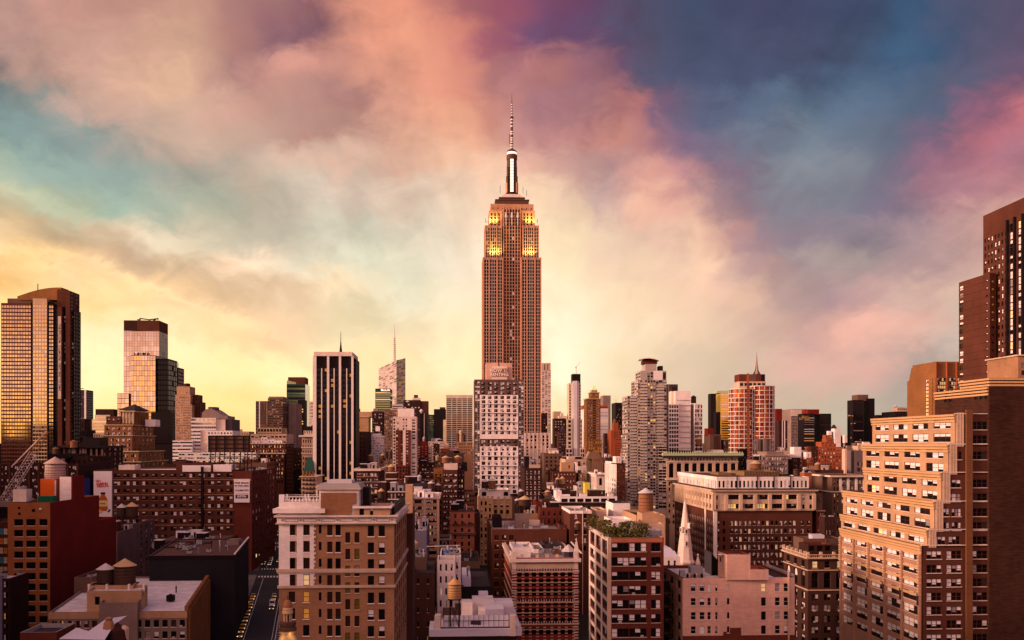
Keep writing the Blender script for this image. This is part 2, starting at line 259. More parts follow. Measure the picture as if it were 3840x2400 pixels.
def window_mesh(w, h, l, v, fr, detail, i, arch):
    key = (round(w,2), round(h,2), l, v, fr, detail, i, arch)
    if key in WC: return WC[key]
    rnd = random.Random(str(key)); mb = MB(); lw = w/l
    for k in range(l):
        a, b = k*lw-w/2, (k+1)*lw-w/2; m_ = pick(v, rnd); fr_ = rnd.choice((.5,.5,.35,.7,1,1)) if m_ in ('blind','blind_grey') else .5
        m2 = m_ if fr_ == 1 or m_ not in ('blind','blind_grey') else 'glass'
        zs = h*(1-fr_) if fr_ < 1 else 0
        if zs and m2 == m_ or m_ in ('interior',): zs = 0
        if zs: mb.poly([(a,0,0),(b,0,0),(b,0,zs),(a,0,zs)], m2)
        mb.poly([(a,0,zs),(b,0,zs),(b,0,h),(a,0,h)], m_)
    if detail:
        t = min(.09, w*.05+.02)
        for k in range(l+1):
            u = k*lw-w/2; u0 = max(-w/2, u-t); u1 = min(w/2, u+t); mb.box(u0,-.07,0,u1,.02,h, fr)
        mb.box(-w/2,-.05,h-t*1.2,w/2,.02,h,fr); mb.box(-w/2,-.05,0,w/2,.02,t*1.2,fr); mb.box(-w/2,-.06,h*.5-t*.5,w/2,.02,h*.5+t*.5,fr)
    me = mb.mesh('window'); WC[key] = me; return me
def sill_mesh(w, m_):
    key = ('sill', round(w,2), m_)
    if key not in WC:
        mb = MB(); mb.box(-w/2-.12,-.42,-.16,w/2+.12,0,0,m_); WC[key] = mb.mesh('sill')
    return WC[key]
def ac_mesh():
    if 'ac' not in WC:
        mb = MB(); mb.box(-.35,-.45,0,.35,0,.42,'paint_white'); mb.box(-.28,-.47,.06,.28,-.452,.36,'metal_grey'); WC['ac'] = mb.mesh('air_conditioner')
    return WC['ac']
def W(n, f, wf=.5, hf=.6, l=1, top=6, m=0., v='m', fr='frame_dark', sill=None, ac=0, rec=.25, cols=None, arch=False, rows=None, pr=0, bot=None):
    return dict(n=n, f=f, wf=wf, hf=hf, l=l, top=top, m=m, v=v, fr=fr, sill=sill, ac=ac, rec=rec, cols=cols, arch=arch, rows=rows, pr=pr, bot=bot)
NB = [0]; FOOT = []
STUFFY = {'voussoir','stone_stripe','zigzag_ornament'}
class B:
    def __init__(s, name, label, D, origin, cat='building', group=None, ybot=2450, zb=None):
        s.o = origin; s.D = D; s.root = thing(name, label, cat, (origin[0], origin[1], 0), group); s.parts = {}; s.wins = []; s.px = D/F
        s.zmin = max(0, zf(ybot, D)) if zb is None else zb; s.rnd = random.Random(label); s.fix = None
    def P(s, name, mt=None, uniq=None):
        k = (name, uniq)
        if k not in s.parts: s.parts[k] = MB()
        return s.parts[k]
    def U(s, name):
        s.n = getattr(s, 'n', 0)+1; c = getattr(s, 'cnt', None)
        if c is None: c = s.cnt = {}
        c[name] = c.get(name, 0)+1
        return s.P(name, uniq=('u', s.n) if c[name] <= 100 and name not in STUFFY else 'rest')
    def facade(s, p, q, z0, z1, spec, mt):
        L = hypot(q[0]-p[0], q[1]-p[1]); u = ((q[0]-p[0])/L, (q[1]-p[1])/L); n = (u[1], -u[0]); wl = s.P('wall')
        if isinstance(spec, list):
            for a, b, sp_ in spec:
                s.facade((p[0]+u[0]*L*a, p[1]+u[1]*L*a), (p[0]+u[0]*L*b, p[1]+u[1]*L*b), z0, z1, sp_, mt)
            return
        def pt(a, z, d=0): return (p[0]+u[0]*a-n[0]*d, p[1]+u[1]*a-n[1]*d, z)
        def rect(a0, a1, za, zb, m_=mt):
            if a1-a0 > 1e-4 and zb-za > 1e-4: wl.poly([pt(a0,za),pt(a1,za),pt(a1,zb),pt(a0,zb)], m_)
        if not spec: rect(0, L, z0, z1); return
        if isinstance(spec, str): rect(0, L, z0, z1, spec); return
        f = spec['f']*s.px; ms = spec['m']*L
        if spec['cols']: cols = [(c*L, w*L) for c, w in spec['cols']]
        else:
            bay = (L-2*ms)/spec['n']; g = spec['pr']
            cols = []
            for i in range(spec['n']):
                sh = (bay*g if i % 2 == 0 else -bay*g) if g else 0
                cols.append((ms+bay*(i+.5)+sh, bay*spec['wf']))
        rows = []; zt = z1-spec['top']*s.px; k = 0; lo = max(z0 if spec['bot'] is None else z0+spec['bot']*s.px, s.zmin-f)
        while zt-f*spec['hf'] > lo+.3 and (spec['rows'] is None or k < spec['rows']):
            rows.append((zt-f*spec['hf'], zt)); zt -= f; k += 1
        zc = z1; r = spec['rec']; det = spec['wf'] and cols and cols[0][1]/s.px/max(spec['l'],1) > 5
        ang = atan2(u[1], u[0])
        for (za, zb) in rows:
            rect(0, L, zb, zc); a = 0
            for c, w in cols:
                rect(a, c-w/2, za, zb); a = c+w/2; b0, b1 = c-w/2, c+w/2
                for pp in ((pt(b0,za,0),pt(b0,za,r),pt(b0,zb,r),pt(b0,zb,0)), (pt(b1,za,r),pt(b1,za,0),pt(b1,zb,0),pt(b1,zb,r)),
                           (pt(b0,za,0),pt(b1,za,0),pt(b1,za,r),pt(b0,za,r)), (pt(b0,zb,r),pt(b1,zb,r),pt(b1,zb,0),pt(b0,zb,0))): wl.poly(pp, mt)
                if spec['arch']:
                    rr = w/2; zc_ = zb-rr; ns = 8
                    for i in range(ns):
                        t0, t1 = pi*i/ns, pi*(i+1)/ns; A = (c-rr*cos(t0), zc_+rr*sin(t0)); Bq = (c-rr*cos(t1), zc_+rr*sin(t1))
                        wl.poly([pt(A[0],A[1]),pt(Bq[0],Bq[1]),pt(Bq[0],zb),pt(A[0],zb)][::-1], mt)
                s.wins.append((w/s.px*(abs(u[0])+.15), pt(c, za, r), ang, w, zb-za, spec, det, s.rnd.randrange(9)))
            rect(a, L, za, zb); zc = za
        rect(0, L, z0, zc)
    def tier(s, poly, z0, z1, mt, specs=None, roof='tar', par=1.0, cap=None, capname='coping'):
        specs = specs or {}; k = len(poly); FOOT.append((min(p[0] for p in poly), max(p[0] for p in poly), min(p[1] for p in poly), max(p[1] for p in poly)))
        for i in range(k): s.facade(poly[i], poly[(i+1) % k], z0, z1, specs.get(i), mt)
        inn = offset(poly, -.35); rf = s.U('roof'); w = s.U('parapet')
        rf.poly([(a[0],a[1],z1-par) for a in inn], roof)
        for i in range(k):
            a, b, c, d = poly[i], poly[(i+1)%k], inn[(i+1)%k], inn[i]
            w.poly([(a[0],a[1],z1),(b[0],b[1],z1),(c[0],c[1],z1),(d[0],d[1],z1)], cap or mt)
            w.poly([(d[0],d[1],z1),(c[0],c[1],z1),(c[0],c[1],z1-par),(d[0],d[1],z1-par)], cap or mt)
        s.top = (poly, z1-par); return s
    def ring(s, poly, z, h, proj, mt, name='cornice'):
        o = offset(poly, proj); i_ = offset(poly, .01); k = len(poly); b = s.U(name)
        for i in range(k):
            A, Bq, c, d = o[i], o[(i+1)%k], i_[(i+1)%k], i_[i]
            b.poly([(A[0],A[1],z),(Bq[0],Bq[1],z),(Bq[0],Bq[1],z+h),(A[0],A[1],z+h)], mt)
            b.poly([(A[0],A[1],z+h),(Bq[0],Bq[1],z+h),(c[0],c[1],z+h),(d[0],d[1],z+h)], mt)
            b.poly([(d[0],d[1],z),(c[0],c[1],z),(Bq[0],Bq[1],z),(A[0],A[1],z)], mt)
        return s
    def ribs(s, p, q, fr, w, proj, z0, z1, mt, name='pier'):
        L = hypot(q[0]-p[0], q[1]-p[1]); u = ((q[0]-p[0])/L, (q[1]-p[1])/L); n = (u[1], -u[0])
        for f in fr:
            b = s.U(name)
            c = (p[0]+u[0]*L*f, p[1]+u[1]*L*f); h = w/2
            b.prism([(c[0]-u[0]*h+n[0]*proj, c[1]-u[1]*h+n[1]*proj),(c[0]+u[0]*h+n[0]*proj, c[1]+u[1]*h+n[1]*proj),(c[0]+u[0]*h, c[1]+u[1]*h),(c[0]-u[0]*h, c[1]-u[1]*h)], z0, z1, mt)
        return s
    def clutter(s, n=4, poly=None, z=None, seed=0, big=True, mats=('brick_brown','metal_grey','concrete','metal_dark','paint_white')):
        poly = poly or s.top[0]; z = s.top[1] if z is None else z; r = random.Random(seed+len(s.root['label'])*7)
        A, Bq, Cq, Dq = poly[0], poly[1], poly[2], poly[-1]
        def at(a, b): return (A[0]+(Bq[0]-A[0])*a+(Dq[0]-A[0])*b, A[1]+(Bq[1]-A[1])*a+(Dq[1]-A[1])*b)
        Wd = hypot(Bq[0]-A[0], Bq[1]-A[1]); Ld = hypot(Dq[0]-A[0], Dq[1]-A[1])
        for i in range(n):
            t = r.random(); c = at(r.uniform(.15,.85), r.uniform(.12,.85)); m_ = r.choice(mats)
            if big and (i == 0 or t < .25):
                w, d, h = min(Wd*.3, r.uniform(3,6)), min(Ld*.3, r.uniform(3,6)), r.uniform(2.6,4.2); b = s.P('bulkhead', uniq=i)
                b.box(c[0]-w/2,c[1]-d/2,z,c[0]+w/2,c[1]+d/2,z+h,m_); b.box(c[0]-w/2-.2,c[1]-d/2-.2,z+h,c[0]+w/2+.2,c[1]+d/2+.2,z+h+.25,'roof_pale' if t < .5 else 'tar')
                b.box(c[0]-.5,c[1]-d/2-.06,z,c[0]+.5,c[1]-d/2+.1,z+2.1,'metal_dark')
            elif t < .6:
                w, d, h = r.uniform(1,2.4), r.uniform(1,2), r.uniform(.9,1.8); b = s.P('air_handler', uniq=i)
                b.box(c[0]-w/2,c[1]-d/2,z+.25,c[0]+w/2,c[1]+d/2,z+h,'metal_grey'); b.lathe(c[0],c[1],[(.35,z+h),(.35,z+h+.25)],8,'metal_dark')
                for sx in (-1,1): b.box(c[0]+sx*w*.4-.08,c[1]-d/2,z,c[0]+sx*w*.4+.08,c[1]+d/2,z+.25,'metal_dark')
            else:
                h = r.uniform(1,2.8); b = s.P('vent_pipe', uniq=i); b.lathe(c[0],c[1],[(.16,z),(.16,z+h),(.3,z+h+.05),(.3,z+h+.3),(.02,z+h+.45)],8,r.choice(('metal_grey','metal_dark','mullion_pale')))
        return s
    def done(s):
        off = (s.o[0], s.o[1], 0)
        for (nm, uq), mb in s.parts.items():
            if mb.f:
                po = link(nm, mb.mesh(nm, off), s.root)
                if uq == 'rest': po['kind'] = 'stuff'
        ws = [w for w in s.wins if w[1][2] > s.zmin-1]; ws.sort(key=lambda w: -w[0]*w[4]); ind = ws[:100]; rest = ws[100:]
        for wpx, p, ang, w, h, sp_, det, i in ind:
            nd = bool(det)
            me = window_mesh(w, h, sp_['l'], sp_['v'], sp_['fr'], nd, i, sp_['arch'])
            lc = (p[0]-off[0], p[1]-off[1], p[2]); o = link('window', me, s.root, lc, ang)
            if sp_['sill']: link('sill', sill_mesh(w, sp_['sill']), o, (0,.0,0))
            if sp_['ac'] and s.rnd.random() < sp_['ac']: link('air_conditioner', ac_mesh(), o, (s.rnd.choice((-.25,.25,0))*w, -.0, 0))
        if rest:
            mb = MB()
            for wpx, p, ang, w, h, sp_, det, i in rest:
                ca, sa = cos(ang), sin(ang); me_key = window_mesh(w, h, sp_['l'], sp_['v'], sp_['fr'], bool(det), i, sp_['arch'])
                vs = [tuple(v.co) for v in me_key.vertices]; names = [m_.name for m_ in me_key.materials]
                base = len(mb.v); mb.v += [(p[0]+x*ca-y*sa, p[1]+x*sa+y*ca, p[2]+z) for x, y, z in vs]
                for pl in me_key.polygons: mb.f.append(tuple(base+k for k in pl.vertices)); mb.mi.append(mb.m(names[pl.material_index]))
                if sp_['sill']:
                    pass
            o = link('window', mb.mesh('window', off), s.root); o['kind'] = 'stuff'
        return s
def fit(x0, x1, D, L, Lf, fix):
    if fix is False or Lf is not None or x0 < 2150 or D < 400: return x0, L
    L = max(5, min(L, D*.36*(x1-x0)/(x0-1700))); return min(x1-2, 1700+(x0-1700)*(D+L)/D), L
def bld(name, label, x0, x1, y, D, L, mt, F_=None, R=None, Lf=None, roof='tar', k=KA, kf=.057, ybot=2450, par=1.0, cap=None, cor=None, group=None, z0=0, cat='building', fix=None):
    x0, L = fit(x0, x1, D, L, Lf, fix)
    pl = quad(x0, x1, D, L, k, kf); b = B(name, label, D, pl[0], cat, group, ybot); b.pl = pl; b.k = k; b.kf = kf; b.fix = fix
    b.tier(pl, z0, zf(y, D), mt, {0:F_, 1:R, 3:Lf}, roof, par, cap)
    if cor: b.ring(pl, zf(y, D)-cor[0]*b.px, cor[0]*b.px, cor[1], cor[2])
    b.zt = zf(y, D); return b
def add(b, x0, x1, y, dy, L, mt, F_=None, R=None, Lf=None, roof='tar', z0=None, par=.8, cap=None, cor=None):
    """another block of the same building, its front dy metres behind (or before) the first front"""
    D = b.D+dy; x0, L = fit(x0, x1, D, L, Lf, b.fix); pl = quad(x0, x1, D, L, b.k, b.kf); px = b.px; b.px = D/F
    z0 = (b.zt-1.0) if z0 is None else z0
    b.tier(pl, z0, zf(y, D), mt, {0:F_, 1:R, 3:Lf}, roof, par, cap)
    if cor: b.ring(pl, zf(y, D)-cor[0]*b.px, cor[0]*b.px, cor[1], cor[2])
    b.px = px; b.lp = pl; b.lz = zf(y, D); return b
def pyramid(b, poly, z0, z1, mt, name='roof', inset=0.0, top=0.0):
    pl = offset(poly, -inset); cx_ = sum(p[0] for p in pl)/len(pl); cy_ = sum(p[1] for p in pl)/len(pl); mb = b.P(name); k = len(pl)
    tp = [(cx_+(p[0]-cx_)*top, cy_+(p[1]-cy_)*top) for p in pl]
    for i in range(k):
        a, c = pl[i], pl[(i+1)%k]; d, e = tp[(i+1)%k], tp[i]
        mb.poly([(a[0],a[1],z0),(c[0],c[1],z0),(d[0],d[1],z1),(e[0],e[1],z1)] if top else [(a[0],a[1],z0),(c[0],c[1],z0),(cx_,cy_,z1)], mt)
    if top: mb.poly([(p[0],p[1],z1) for p in tp], mt)
def text(body, parent, loc, size, mt, rz=0, ry=0, name='lettering', ex=.03, bold=0):
    cu = bpy.data.curves.new(name, 'FONT'); cu.body = body; cu.size = size; cu.extrude = ex; cu.align_x = 'CENTER'; cu.align_y = 'CENTER'; cu.offset = bold
    t = bpy.data.objects.new(name, cu); C.objects.link(t); dg = bpy.context.evaluated_depsgraph_get()
    me = bpy.data.meshes.new_from_object(t.evaluated_get(dg)); bpy.data.objects.remove(t); me.materials.clear(); me.materials.append(MATS[mt])
    o = link(name, me, parent, loc); o.rotation_euler = (pi/2, ry, rz); return o
# ---------------------------------------------------------------- rooftop water tanks
def tank(label, px, D, ytop, ycone, ybot, wpx, yroof, wood='wood_dark', cone='cone_pale', group='rooftop water tanks'):
    x = xf(px, D); r = wpx*D/F/2; zt, zc, zb, zr = zf(ytop, D), zf(ycone, D), zf(ybot, D), zf(yroof, D)
    t = thing('water_tank', label, 'water tank', (x, D, zr), group)
    b = MB(); h = zc-zb; b.lathe(0,0,[(r*.98,zb-zr),(r*.94,zc-zr)],20,wood); link('tank', b.mesh('tank'), t)
    b = MB()
    for i in range(6):
        z = zb-zr+h*(.08+.84*(i/5)**1.2); b.lathe(0,0,[(r*.985,z),(r*1.005,z+.05),(r*.975,z+.1)],20,'metal_dark')
    link('hoop', b.mesh('hoop'), t)['kind'] = 'stuff'
    b = MB(); b.lathe(0,0,[(r*1.08,zc-zr-.05),(r*1.08,zc-zr+.06),(.0001,zt-zr)],20,cone); link('roof', b.mesh('roof'), t)
    if zb-zr > .5:
        b = MB(); q = r*.68
        for sx in (-1,1):
            for sy in (-1,1): b.bar((sx*q,sy*q,0),(sx*q,sy*q,zb-zr),.16,'metal_dark')
            b.bar((sx*q,-q,0),(sx*q,q,(zb-zr)*.9),.08,'metal_dark'); b.bar((-q,sx*q,0),(q,sx*q,(zb-zr)*.9),.08,'metal_dark'); b.bar((q,sx*q,0),(-q,sx*q,(zb-zr)*.9),.08,'metal_dark')
        b.box(-r,-r,zb-zr-.3,r,r,zb-zr,'metal_dark'); link('support_frame', b.mesh('support_frame'), t)
    return t
mat('brick_mauve', (.13,.07,.06), .9, .3)
PICK['e'] = (('glass',.84),('interior',.09),('blind_grey',.045),('blind',.02),('lit_pale',.005))
mat('strip_light', (1.0,.88,.74), .5, 0, emit=.85)
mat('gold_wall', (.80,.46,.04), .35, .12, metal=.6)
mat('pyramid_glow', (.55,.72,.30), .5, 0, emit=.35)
# ================================================================ the Art Deco tower in the middle
def make_esb():
    D = 1100; pl = quad(1810, 2030, D, 40); b = B('art_deco_skyscraper', 'tallest tower in the middle, brown stone Art Deco skyscraper with mast and antenna', D, pl[0], 'skyscraper', ybot=1860); b.k = KA; b.kf = .057; b.pl = pl
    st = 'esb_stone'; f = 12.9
    def side(n): return W(n, f, .5, .80, 1, 8, .06, 'd', rec=.3)
    L3 = [(.13,.092),(.235,.092),(.395,.092),(.50,.092),(.605,.092),(.785,.092),(.89,.092)]
    def blk(a, c, y, dy, L, cols, z0, roofn='tar', sides=True, v='e', cap=None):
        add(b, a, c, y, dy, L, st, W(0, f, cols=cols, hf=.80, top=9, v=v, rec=.4), side(9) if sides else None, side(9) if sides else None, roofn, z0=z0, par=.6)
        A, Bq = b.lp[0], b.lp[1]; w = hypot(Bq[0]-A[0], Bq[1]-A[1]); z1 = b.lz
        mids = [(cols[i][0]+cols[i+1][0])/2 for i in range(len(cols)-1) if cols[i+1][0]-cols[i][0] < .13]
        b.ribs(A, Bq, mids, .35, .25, max(z0, b.zmin), z1-2.5, 'mullion_pale', 'mullion')
        wide = [(cols[i][0]+cols[i+1][0])/2 for i in range(len(cols)-1) if cols[i+1][0]-cols[i][0] >= .13]
        b.ribs(A, Bq, [.04]+wide+[.96], w*.055, .45, max(z0, b.zmin), z1, st, 'pier')
        # metal spandrels between the windows
    # base wings
    G = [(i, .07) for i in (.12,.27,.42,.57,.72,.87)]
    for (a, c, y, dy) in ((1966,2066,1623,-14),(1776,1874,1623,-14),(2056,2106,1681,-20),(1736,1786,1675,-20)):
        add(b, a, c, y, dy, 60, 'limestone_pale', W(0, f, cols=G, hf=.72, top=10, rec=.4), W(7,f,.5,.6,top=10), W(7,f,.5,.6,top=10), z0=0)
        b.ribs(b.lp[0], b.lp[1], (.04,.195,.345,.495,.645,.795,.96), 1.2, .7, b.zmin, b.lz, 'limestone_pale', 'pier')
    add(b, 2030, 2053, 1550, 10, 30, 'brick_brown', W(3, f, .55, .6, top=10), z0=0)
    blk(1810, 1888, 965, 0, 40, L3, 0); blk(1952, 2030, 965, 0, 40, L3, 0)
    C3 = [(.12,.13),(.26,.13),(.44,.12),(.57,.12),(.74,.13),(.88,.13)]
    blk(1886, 1954, 776, 5, 34, C3, 0, sides=False, v='d')
    blk(1818, 1882, 845, 3, 34, L3, zf(965,D)-1, v='d'); blk(1959, 2021, 845, 3, 34, L3, zf(965,D)-1, v='d')
    U = [(.2,.12),(.45,.12),(.75,.12)]
    blk(1834, 1884, 790, 6, 28, U, zf(845,D)-1, v='K'); blk(1956, 2006, 790, 6, 28, U, zf(845,D)-1, v='K')
    add(b, 1840, 2001, 764, 8, 24, st, W(9, 16, .2, .35, top=14, v='K'), z0=zf(790,D)-1, cap='metal_brown')
    add(b, 1859, 1983, 747, 11, 20, 'metal_brown', None, z0=zf(764,D)-1, cor=(3,.6,'metal_brown'))
    add(b, 1873, 1967, 739, 12, 18, 'metal_brown', None, z0=zf(747,D)-1, cor=(3,.6,'metal_brown'))
    add(b, 1881, 1959, 734, 13, 16, 'mullion_pale', None, z0=zf(739,D)-.9); add(b, 1887, 1952, 727, 14, 14, 'mullion_pale', None, z0=zf(734,D)-.9)
    # mooring mast
    Dm = D+22; cx_, cy_ = xf(1919.5, Dm), Dm; z = lambda y: zf(y, Dm); p = Dm/F
    m = b.P('mast'); m.lathe(cx_, cy_, [(22*p, z(727)),(21*p,z(700)),(19.5*p,z(660)),(18.5*p,z(610)),(18*p,z(600))], 20, 'metal_brown')
    for k in range(4):   # winged buttresses
        a = pi/4+k*pi/2; ca, sa = cos(a), sin(a)
        for r_, y_ in ((28,690),(25.5,665),(22.5,630)):
            m.prism([(cx_+ca*8*p-sa*4*p, cy_+sa*8*p+ca*4*p),(cx_+ca*8*p+sa*4*p, cy_+sa*8*p-ca*4*p),(cx_+ca*r_*p*1.05+sa*4*p, cy_+sa*r_*p*1.05-ca*4*p),(cx_+ca*r_*p*1.05-sa*4*p, cy_+sa*r_*p*1.05+ca*4*p)], z(728), z(y_), 'esb_stone' if y_ == 690 else 'metal_brown')
    for i in range(11):
        y0, y1 = 602+i*11.3, 611.5+i*11.3
        b.U('lit_window').box(cx_-6*p, cy_-23*p, z(y1), cx_+6*p, cy_-19*p, z(y0), 'strip_light')
    m.box(cx_-7.5*p, cy_-22*p, z(727), cx_+7.5*p, cy_-10*p, z(600), 'metal_dark')
    d = b.P('drum'); d.lathe(cx_, cy_, [(18*p,z(604)),(20*p,z(600)),(20*p,z(583)),(17*p,z(580))], 24, 'metal_brown')
    d.lathe(cx_, cy_, [(18.5*p,z(572)),(19.5*p,z(570)),(18*p,z(567)),(13*p,z(563)),(5*p,z(559))], 24, 'metal_brown'); b.P('ring_light').lathe(cx_, cy_, [(17*p,z(581)),(18.4*p,z(576)),(18*p,z(571))], 24, 'strip_light')
    an = b.P('antenna'); an.lathe(cx_, cy_, [(5*p,z(562)),(5*p,z(500)),(4.2*p,z(490)),(4*p,z(442))], 8, 'metal_brown')
    an.lathe(cx_, cy_, [(6.5*p,z(444)),(6.8*p,z(440)),(3*p,z(436))], 10, 'metal_brown'); an.lathe(cx_, cy_, [(2.6*p,z(438)),(2.2*p,z(385))], 8, 'metal_brown'); an.lathe(cx_, cy_, [(1.4*p,z(385)),(.3*p,z(350))], 6, 'metal_brown')
    for y in (554,545,535,526,518,503,495,474,461,449): b.U('antenna_panel').lathe(cx_, cy_, [(5.3*p,z(y+2.5)),(5.3*p,z(y-2.5))], 8, 'paint_white')
    for y in (432,422,412,402,392): b.U('antenna_panel').lathe(cx_, cy_, [(2.9*p,z(y+2)),(2.9*p,z(y-2))], 8, 'paint_white')
    an.bar((cx_-9*p,cy_,z(537)),(cx_-9*p,cy_,z(503)),.5,'metal_brown'); an.bar((cx_-9*p,cy_,z(537)),(cx_,cy_,z(537)),.4,'metal_brown')
    for x, y0, y1 in ((1876,735,706),(1961,735,712),(1974,745,722),(1821,845,828),(2014,845,830),(1827,845,836)):
        b.U('whip_antenna').bar((xf(x,Dm),Dm-12,zf(y0,Dm)),(xf(x,Dm),Dm-12,zf(y1,Dm)),.3,'metal_dark')
    # pointed fins over the central bays
    for x in (1897.5,1919.5,1941.5):
        D2 = D+5; c = (xf(x, D2), D2-.2); fin = b.P('fin', uniq=x); q = 5*D2/F
        fin.poly([(c[0]-q,c[1]-.8,zf(816,D2)),(c[0]+q,c[1]-.8,zf(816,D2)),(c[0]+q*.5,c[1]-.8,zf(797,D2)),(c[0]-q*.5,c[1]-.8,zf(797,D2))],'mullion_pale'); fin.box(c[0]-.4,c[1]-1,zf(845,D2),c[0]+.4,c[1]-.2,zf(797,D2),'mullion_pale')
    b.done()
    # the floodlights on the setbacks, which the photograph shows burning
    for x, y, dy, e in ((1856,843,-4,9000),(1982,843,-4,9000),(1846,963,-4,11000),(1868,963,-4,8000),(1994,963,-4,11000),(1973,963,-4,8000),(1838,843,-3,5000),(2003,843,-3,5000)):
        ld = bpy.data.lights.new('floodlight', 'SPOT'); ld.energy = e*2.0; ld.color = (1,.78,.20); ld.spot_size = R_(110); ld.spot_blend = 1; ld.shadow_soft_size = 1.0
        lo = bpy.data.objects.new('floodlight', ld); C.objects.link(lo); lo.parent = b.root; Dq = D+(6 if y < 900 else 3)+dy
        lo.location = (xf(x,Dq)-b.o[0], Dq-b.o[1], zf(y,Dq)+1.5); lo.rotation_euler = (R_(155),0,0)
make_esb()
# ================================================================ far and middle towers, left to right
def tower_left():
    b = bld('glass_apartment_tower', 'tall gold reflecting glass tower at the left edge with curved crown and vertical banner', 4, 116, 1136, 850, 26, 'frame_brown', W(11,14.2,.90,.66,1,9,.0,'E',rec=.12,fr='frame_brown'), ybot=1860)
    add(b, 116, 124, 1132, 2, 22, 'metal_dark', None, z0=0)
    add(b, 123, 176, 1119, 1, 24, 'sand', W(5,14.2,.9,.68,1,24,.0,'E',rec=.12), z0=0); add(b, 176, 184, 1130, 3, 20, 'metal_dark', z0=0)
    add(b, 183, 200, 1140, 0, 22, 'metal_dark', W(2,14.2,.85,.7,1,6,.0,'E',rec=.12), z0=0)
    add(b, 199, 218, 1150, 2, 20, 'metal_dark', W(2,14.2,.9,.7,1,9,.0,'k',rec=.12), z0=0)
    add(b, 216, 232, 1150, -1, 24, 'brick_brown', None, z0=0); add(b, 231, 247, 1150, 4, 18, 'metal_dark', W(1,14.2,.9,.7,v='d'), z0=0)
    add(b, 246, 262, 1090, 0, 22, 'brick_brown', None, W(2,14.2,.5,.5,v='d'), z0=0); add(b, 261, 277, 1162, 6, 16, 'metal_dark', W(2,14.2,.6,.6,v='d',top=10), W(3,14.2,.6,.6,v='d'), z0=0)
    add(b, 28, 176, 1119, 6, 16, 'stone_brown', z0=b.zt-1)
    # curved crown
    D = b.D+6; cr = b.P('crown'); pts = [(x, 1111-33*sin(min(1,(x-65)/150)*pi/2)) for x in range(65, 231, 15)]
    A = [(xf(x,D), zf(y,D)) for x, y in pts]
    for (xa, za), (xb, zb) in zip(A, A[1:]):
        for dy, fl in ((0,0),(14,0)): cr.poly([(xa,D+dy,zf(1125,D)),(xb,D+dy,zf(1125,D)),(xb,D+dy,zb),(xa,D+dy,za)],'brick_ochre')
        cr.poly([(xa,D,za),(xb,D,zb),(xb,D+14,zb),(xa,D+14,za)],'roof_brown')
    xb, zb = A[-1]; cr.poly([(xb,D,zf(1160,D)),(xb,D+14,zf(1160,D)),(xb,D+14,zb),(xb,D,zb)],'brick_brown')
    add(b, 214, 248, 1085, 5, 14, 'brick_brown', z0=b.zt-8)
    bn = b.P('banner'); Db = b.D-1.2; bn.box(xf(218,Db),Db-.3,zf(1496,Db),xf(229.5,Db),Db+.1,zf(1186,Db),'concrete')
    b.P('mast').bar((xf(142,D),D,zf(1090,D)),(xf(142,D),D,zf(1064,D)),.35,'metal_dark')
    b.done(); text('THE EPIC.COM   212.684.2700   TEXT "EPIC" TO 70847', b.root, (xf(223.7,Db)-b.o[0],Db-.36-b.o[1],zf(1341,Db)), 2.35, 'metal_dark', 0, pi/2, bold=.03)
tower_left()
b = bld('office_tower', 'narrow purple grey tower with white vertical stripe beside the tall gold glass tower', 279, 323, 1462, 1500, 30, 'slate', [(0,.84,W(5,9,.8,.5,v='d',rec=.1)),(.84,1,'paint_white')], W(5,9,.8,.55,v='d',rec=.1), ybot=1660)
b.P('roof_crane').bar((xf(290,1500),1505,zf(1458,1500)),(xf(308,1500),1505,zf(1456,1500)),.6,'metal_dark'); b.done()
b = bld('office_building', 'yellow banded office building with brown roof storey behind the temple topped tower', 345, 402, 1573, 1400, 30, 'cream', W(1,12,.98,.45,v='G',rec=.2), ybot=1660); add(b,355,412,1556,3,22,'cream',W(1,12,.98,.4,v='G')); add(b,358,426,1534,6,16,'brick_dark'); b.done()
